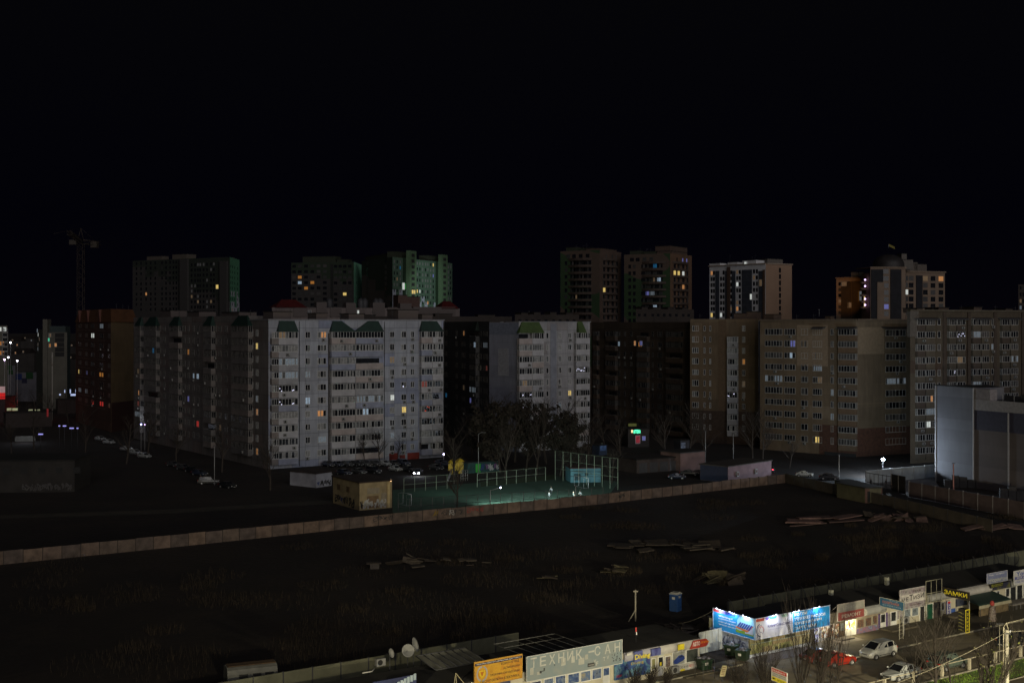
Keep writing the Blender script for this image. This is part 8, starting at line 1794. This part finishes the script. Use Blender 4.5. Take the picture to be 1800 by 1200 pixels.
# ================= bins, toilet, signs, piles
def dumpster(label, u, v, yaw=0, col='bin_green', c=(.012, .03, .014)):
    b0 = P(u, v); t = thing('waste_bin', label, 'waste bin', b0); fr_ = Fr(b0, b0 + Vector((math.cos(yaw), math.sin(yaw), 0))); M_ = mat(col, c, .6, .4, 2)
    k = MB(); p_ = [fr_.p(x, d, .2) for x, d in ((-.55, .42), (.55, .42), (.55, -.42), (-.55, -.42))] + [fr_.p(x, d, 1.25) for x, d in ((-.68, .55), (.68, .55), (.68, -.52), (-.68, -.52))]
    k.add(p_, [(0, 3, 2, 1), (0, 1, 5, 4), (1, 2, 6, 5), (2, 3, 7, 6), (3, 0, 4, 7), (4, 5, 6, 7)]); k.build('body', M_, t)
    k = MB(); k.fbox(fr_, -.72, .72, .5, .6, 1.15, 1.27); k.fbox(fr_, -.72, .72, -.6, -.5, 1.15, 1.3); k.build('rim', M_, t)
    for x in (-.5, .5): k = MB(); k.lathe(fr_.p(x, .4, .1), [(.02, -.04), (.1, -.04), (.1, .04), (.02, .04)], 10, 0, 'x'); k.build('wheel', M_tyre, t)
    k = MB(); rs = random.Random(u)
    for i in range(9): x, d, s_ = rs.uniform(-.5, .5), rs.uniform(-.4, .4), rs.uniform(.1, .25); k.lathe(fr_.p(x, d, 1.2), [(.01, s_ * 1.1), (s_, s_ * .6), (s_ * .9, 0)], 7)
    k.build('rubbish', mat('rubbish_bags', (.2, .2, .25), .5, .8, 6), t)
    k = MB(); k.fbox(fr_, -.25, .1, .56, .58, .7, .95); k.build('sticker', M_white, t)
dumpster('dark waste bin heaped with bags, left of the pair under the side billboard', 1286, 1153, -.6); dumpster('dark green waste bin, right of the pair under the side billboard', 1305, 1162, -.6)
dumpster('dark green waste container beyond the corner of the car parts shop', 1238, 1178, .4, 'bin_bright', (.01, .035, .014))
t = thing('wire_enclosure', 'thin wire-fenced enclosure around the bright green container', 'enclosure', P(1238, 1195)); k = MB(); c_ = [P(1222, 1190), P(1243, 1184), P(1256, 1192), P(1236, 1199)]
for i in range(4): k.tube([c_[i], c_[i] + Vector((0, 0, 1.9))], .03, 4); k.tube([c_[i] + Vector((0, 0, 1.9)), c_[(i + 1) % 4] + Vector((0, 0, 1.9))], .02, 4); k.tube([c_[i] + Vector((0, 0, 1)), c_[(i + 1) % 4] + Vector((0, 0, 1))], .015, 4)
k.build('bars', M_iron, t)
b0 = P(1188, 1075); t = thing('portable_toilet', 'blue portable toilet with a pale roof standing on the waste ground', 'portable toilet', b0); mt = mat('toilet_blue', (.02, .07, .22), .5, .2); yw = Fr(b0 + Vector((-.75, .25, 0)), b0 + Vector((.15, -.35, 0))); k = MB(); L_ = 1.1
yw = Fr(yw.o, yw.o + yw.ex * L_); k.fbox(yw, 0, L_, -L_, 0, .08, 2.15); k.build('cabin', mt, t); k = MB(); k.fbox(yw, -.06, L_ + .06, -L_ - .06, .06, 2.152, 2.24); k.fbox(yw, .1, L_ - .1, -L_ + .1, -.1, 2.24, 2.36); k.build('roof', mat('toilet_roof', (.36, .36, .33), .6), t)
k = MB(); k.fbox(yw, .12, L_ - .12, .0, .03, .15, 1.98); k.build('door', mat('toilet_door', (.018, .06, .18), .5, .2), t); k = MB(); k.fbox(yw, .35, .75, .031, .04, 1.55, 1.85); k.build('notice', M_white, t)
yr = Fr(yw.p(L_, 0), yw.p(L_, -L_)); k = MB(); k.fbox(yr, .3, .8, 0, .02, 1.7, 1.95); k.build('vent', mat('toilet_roof', (.36, .36, .33)), t)
b0 = P(1117, 1091); hh_ = HH - (1036 - HV) * b0.y / F; t = thing('braced_pole', 'pale wooden pole with a slanted brace on the waste ground', 'pole', b0); mp_ = mat('pole_wood_pale', (.34, .31, .24), .9)
k = MB(); k.tube([b0, b0 + Vector((0, 0, hh_))], .1, 6); k.box(b0.x - .25, b0.x + .3, b0.y - .08, b0.y + .08, hh_ - .25, hh_ - .1); k.build('pole', mp_, t); k = MB(); k.tube([b0 + Vector((-.85, -.3, 0)), b0 + Vector((0, 0, 1.35))], .07, 5); k.build('brace', mp_, t)
b0 = P(1265, 1197); fr_ = Fr(b0, b0 + Vector((1, -.2, 0))); t = thing('notice_board', 'narrow leaning yellowish notice board on the verge', 'notice board', b0); k = MB(); tl = lambda x, z: fr_.p(x + z * .22, 0, z + .5)
k.add([tl(0, 0), tl(.5, .05), tl(.5, 1.1), tl(0, 1.1), tl(0, 0) - fr_.n * .05, tl(.5, .05) - fr_.n * .05, tl(.5, 1.1) - fr_.n * .05, tl(0, 1.1) - fr_.n * .05], [(0, 1, 2, 3), (7, 6, 5, 4), (0, 4, 5, 1), (1, 5, 6, 2), (2, 6, 7, 3), (3, 7, 4, 0)]); k.build('board', mat('notice_yellow', (.5, .45, .25), .7), t)
k = MB(); 
for i in range(5): z_ = .15 + i * .18; k.add([tl(.08, z_) + fr_.n * .01, tl(.4, z_) + fr_.n * .01, tl(.4, z_ + .08) + fr_.n * .01, tl(.08, z_ + .08) + fr_.n * .01], [(0, 1, 2, 3)])
k.build('print_rows', mat('print_brown', (.2, .1, .05)), t); k = MB(); k.tube([tl(.22, .02), fr_.p(.2, 0, 0)], .03, 4); k.build('post', M_iron, t)
pA, pB = P(1357, 1240), P(1384, 1252); fA = Fr(pA, pB); zt1 = HH - (1171 - HV) * pA.y / F; zb1 = HH - (1194 - HV) * pA.y / F; Wd = fA.L; Hd = zt1 - zb1
t = board('small road sign board with red, white and yellow bands and a black arrow', fA, 0, Wd, zb1, zt1, .03, M_white, [('РЕМОНТ', .06, .74, .85, .13, I_w, .01), ('СКЛО ШИНИ', .06, .53, .85, .10, I_k, .01), ('ДИСКИ ДЗЕРКАЛА', .06, .38, .85, .10, I_k, .01), ('067 222 30 66', .38, .10, .56, .14, I_k, .01)], th=.06, posts=(Wd,), border=.02)
block_(t, 'red_band', fA, 0, Wd, zb1, zt1, Wd, Hd, .01, .99, .69, .95, I_r, .032); block_(t, 'yellow_band', fA, 0, Wd, zb1, zt1, Wd, Hd, .01, .99, .02, .32, I_y, .032)
k = MB(); z_ = zb1 + Hd * .18; k.add([fA.p(.06, .045, z_), fA.p(.3, .045, z_ + .12), fA.p(.3, .045, z_ + .05), fA.p(.55, .045, z_ + .05), fA.p(.55, .045, z_ - .05), fA.p(.3, .045, z_ - .05), fA.p(.3, .045, z_ - .12)], [(0, 6, 5, 4, 3, 2, 1)]); k.build('arrow', I_k, t)
for o_ in t.children:
    if o_.name.startswith('lettering'): o_.location += fA.n * .012
def pile(label, u0, u1, v0, v1, n, size, m, name='rubble_pile', flat=.12, seed=1, align=None):
    rs = random.Random(seed); c = P((u0 + u1) / 2, v1); t = thing(name, label, 'rubble pile', c)
    for i in range(n):
        p_ = P(rs.uniform(u0, u1), rs.uniform(v0 + (v1 - v0) * .35, v1)); L_, w_ = size * rs.uniform(.6, 1.3), size * rs.uniform(.12, .35); a = (align if align is not None else .1) + rs.gauss(0, .25)
        M_ = Matrix.Translation(p_ + Vector((0, 0, .15 + rs.uniform(0, .5)))) @ Matrix.Rotation(a, 4, 'Z') @ Matrix.Rotation(rs.gauss(0, flat), 4, 'Y') @ Matrix.Rotation(rs.gauss(0, flat * 1.5), 4, 'X')
        k = MB(); q = [(-L_ / 2, -w_), (-L_ / 6, -w_ * rs.uniform(.8, 1.2)), (L_ / 2, -w_ * rs.uniform(.6, 1)), (L_ / 2 * rs.uniform(.8, 1), w_), (0, w_ * rs.uniform(.8, 1.2)), (-L_ / 2 * rs.uniform(.8, 1), w_ * rs.uniform(.7, 1))]
        h_ = rs.uniform(.08, .2); k.add([M_ @ Vector((x, y, z)) for z in (0, h_) for x, y in q], [(5, 4, 3, 2, 1, 0), tuple(range(6, 12))] + [(j, (j + 1) % 6, 6 + (j + 1) % 6, 6 + j) for j in range(6)]); k.build('slab', m[i % len(m)], t)
sm_ = [mat('slab_pale', (.075, .06, .045), .9, .4), mat('slab_brown', (.05, .038, .028), .9, .4)]; so_ = [mat('slab_ochre', (.10, .085, .045), .9, .4), mat('slab_brown', (.06, .045, .033))]; sr_ = [mat('slab_reddish', (.22, .13, .11), .9, .3), mat('slab_reddish2', (.13, .08, .07), .9, .4)]
pile('flat pinkish slabs stacked on the right of the waste ground', 1398, 1490, 908, 924, 7, 5.5, sr_, seed=1, flat=.03, align=.2)
pile('long scatter of broken concrete slabs in the middle of the waste ground', 1090, 1285, 948, 972, 22, 3.8, sm_, seed=2, flat=.08, align=.15)
pile('small ochre slab heap left of the scattered slabs', 1050, 1108, 995, 1011, 9, 1.8, so_, seed=3); pile('ochre slab heap with an upturned piece, above the lit billboards', 1226, 1300, 1010, 1028, 12, 2.2, so_, seed=4, flat=.35)
pile('dark rubble heap with a red piece, right of the pinkish slabs', 1525, 1622, 900, 918, 16, 2.6, sr_[1:] + sm_[1:], seed=5, flat=.25); pile('faint slabs left of the centre of the waste ground', 680, 748, 975, 1004, 7, 2.2, sm_, seed=6, flat=.25)
pile('small ochre slabs on the dark centre ground', 942, 984, 1014, 1023, 4, 1.8, so_, seed=7); pile('dark rubble and timber behind the tin fence', 1180, 1250, 1096, 1122, 16, 2.2, sm_, seed=8, flat=.3)
pile('thin pale debris strewn right of the faint slabs', 750, 882, 984, 996, 7, 1.6, sm_, seed=9); pile('low slab heap at the right edge by the metal fence', 1700, 1790, 922, 936, 8, 3.5, sr_[1:], seed=10)
b0 = P(653, 1000); fr_ = Fr(b0, b0 + Vector((2, .3, 0))); t = thing('broken_cabinet', 'pale box with an overhanging top lying on the left waste ground', 'cabinet', b0); k = MB(); k.fbox(fr_, -.2, 1.1, -1, 0, 0, .75); k.build('body', mat('box_dim', (.06, .05, .045)), t); k = MB(); k.fbox(fr_, -.7, 1.4, -1.2, .1, .76, .86); k.build('top', mat('slab_pale', (.12, .095, .07)), t)
b0 = P(400, 1222); fr_ = Fr(b0, P(488, 1212)); t = thing('caravan', 'old pale caravan with a rusty roof behind the near fence, bottom left', 'caravan', b0); k = MB(); n = 10
prof = [(-.0, .5), (0, 1.9), (-.15, 2.3), (-.5, 2.5), (-1.6, 2.55), (-2.0, 2.4), (-2.2, 1.9), (-2.2, .5)]
k.add([fr_.p(0, d, z) for d, z in prof] + [fr_.p(fr_.L, d, z) for d, z in prof], [tuple(range(8)), tuple(range(8, 16))[::-1]] + [(i, 8 + i, 8 + (i + 1) % 8, (i + 1) % 8) for i in range(8)]); k.build('body', mat('caravan_pale', (.14, .14, .125), .7, .4, .8), t)
k = MB(); k.fbox(fr_, .1, fr_.L - .1, -1.6, -.5, 2.54, 2.60); k.build('roof', mat('rust_roof', (.10, .06, .03), .9, .5, 1), t)
for x in (1.2, 2.6, 3.9): k = MB(); k.fbox(fr_, x * fr_.L / 5.2, (x + .9) * fr_.L / 5.2, 0, .03, 1.3, 1.85); k.build('window', M_dark, t)

# ================= people
def person(label, pos, yaw, pose='stand', top=('coat_dark', (.02, .02, .025)), scale=1.0, holds=None):
    t = thing('person', label, 'person', pos); me = bpy.data.meshes.new('body')
    stride = .28 if pose != 'stand' else .05; arm = .5 if pose == 'run' else .12
    V = []; E = []; Rr = []
    def nv(p_, r, par=None):
        V.append(Vector(p_)); Rr.append(r)
        if par is not None: E.append((par, len(V) - 1))
        return len(V) - 1
    pel = nv((0, 0, .95), .13); ab = nv((0, 0, 1.12), .125, pel); ch = nv((0, .01, 1.32), .155, ab); nk = nv((0, .01, 1.49), .058, ch); hd = nv((0, -.01, 1.60), .085, nk); tp = nv((0, 0, 1.70), .078, hd); ns = nv((0, -.105, 1.60), .016, hd)
    for s, st_ in ((1, stride), (-1, -stride)):
        hp_ = nv((s * .10, 0, .90), .10, pel); kn = nv((s * .11, -st_ * .55 - .03, .50), .062, hp_); an = nv((s * .11, -st_ + (.12 if st_ < 0 else 0), .09), .042, kn); nv((s * .12, -st_ - .13, .04), .036, an)
        sh = nv((s * .19, 0, 1.40), .065, ch); eb = nv((s * .25, st_ * arm, 1.13), .046, sh); wr_ = nv((s * .24, st_ * arm - .14 - (.1 if pose == 'run' else 0), .92 + (.15 if pose == 'run' else 0)), .03, eb)
        w0 = V[wr_]; pl_ = nv(w0 + Vector((0, -.02, -.07)), .034, wr_)
        for j, l_ in enumerate((.075, .085, .08, .062)): f1_ = nv(w0 + Vector((s * .005, -.035 + j * .02, -.11)), .010, pl_); nv(w0 + Vector((-s * .012, -.04 + j * .02, -.11 - l_ * .7)), .008, f1_)
        th_ = nv(w0 + Vector((-s * .02, -.055, -.07)), .011, pl_); nv(w0 + Vector((-s * .03, -.075, -.10)), .008, th_)
    me.from_pydata([tuple(v * scale) for v in V], E, []); o = bpy.data.objects.new('body', me); COL.objects.link(o); md = o.modifiers.new('s', 'SKIN'); 
    for i, r in enumerate(Rr): me.skin_vertices[0].data[i].radius = (r * scale, r * scale * (.8 if i in (1, 2) else 1))
    me.skin_vertices[0].data[0].use_root = True; sb = o.modifiers.new('b', 'SUBSURF'); sb.levels = 1; sb.render_levels = 1
    m2 = bpy.data.meshes.new_from_object(o.evaluated_get(bpy.context.evaluated_depsgraph_get())); bpy.data.objects.remove(o)
    ms = [mat(*top, .9), mat('trousers_dark', (.015, .015, .02), .9), mat('skin', (.35, .2, .14), .6, .1)]
    m2.materials.clear()
    for m_ in ms: m2.materials.append(m_)
    for p_ in m2.polygons: z_ = p_.center.z / scale; r_ = abs(p_.center.x / scale); p_.material_index = 2 if z_ > 1.50 or (r_ > .19 and z_ < (.93 if pose == 'stand' else 1.05) and z_ > .7) else (1 if z_ < .93 else 0); p_.use_smooth = True
    m2.name = 'body'; c = bpy.data.objects.new('body', m2); COL.objects.link(c); c.parent = t
    k = MB(); k.lathe((0, .015 * scale, 1.665 * scale), [(.092 * scale, -.03), (.096 * scale, .02), (.08 * scale, .075), (.01, .105)], 12); h_ = MB(); h_ = k.mesh('hair', [mat('hair_dark', (.02, .013, .01))]); q = bpy.data.objects.new('hair', h_); COL.objects.link(q); q.parent = t
    t.rotation_euler = (0, 0, yaw); return t
lt = ('shirt_pale', (.2, .2, .22)); dk = ('coat_dark', (.02, .02, .025))
person('person in dark clothes with pale sleeves running near the court fence, left pair, nearer', P(965, 879), .6, 'run', lt); person('person in a pale top standing behind the nearer left player', P(969, 870), -.4, 'run', lt)
person('person crouched forward in grey, left of the right-hand pair', P(1008, 878), 1.2, 'run', ('top_grey', (.2, .2, .2))); person('person with a white top and dark trousers, right one of the right-hand pair', P(1020, 877.5), -.8, 'run', lt)
person('person in dark clothes standing at the yard gate, leftmost', P(1531, 855), 2.5); person('person in dark clothes inside the gate beside the white lamp', P(1557.5, 856), .4); person('person in dark clothes bending by the black gate leaf', P(1567, 864), -1.0, 'run')
# ================= added, unseen rooftop floodlights that brighten two skyline towers
def flood(label, pos, aim, power, col, ang):
    t = thing('roof_floodlight', label, 'floodlight', pos); p0 = Vector(pos); k = MB(); k.tube([p0 - Vector((0, 0, 3)), p0], .08, 5); k.build('pole', M_steel, t)
    k = MB(); k.box(p0.x - .3, p0.x + .3, p0.y + .1, p0.y + .3, p0.z - .2, p0.z + .3); k.build('lamp_head', M_iron, t)
    d_ = (Vector(aim) - p0).normalized(); pointlight('light', t, p0 + d_ * .8, power, col, .5, ang, aim, .7)
flood('added unseen orange floodlight aimed at the left end of the domed building', Q(1440, 478, 42), FE1.p(FE1.L * .35, 0, 50), 15000, (1, .42, .08), 26)
flood('added unseen floodlight aimed at the lit green tower', Q(930, 540, 42), FC2.p(FC2.L / 2, 0, 55), 170000, (.85, 1, .95), 24)
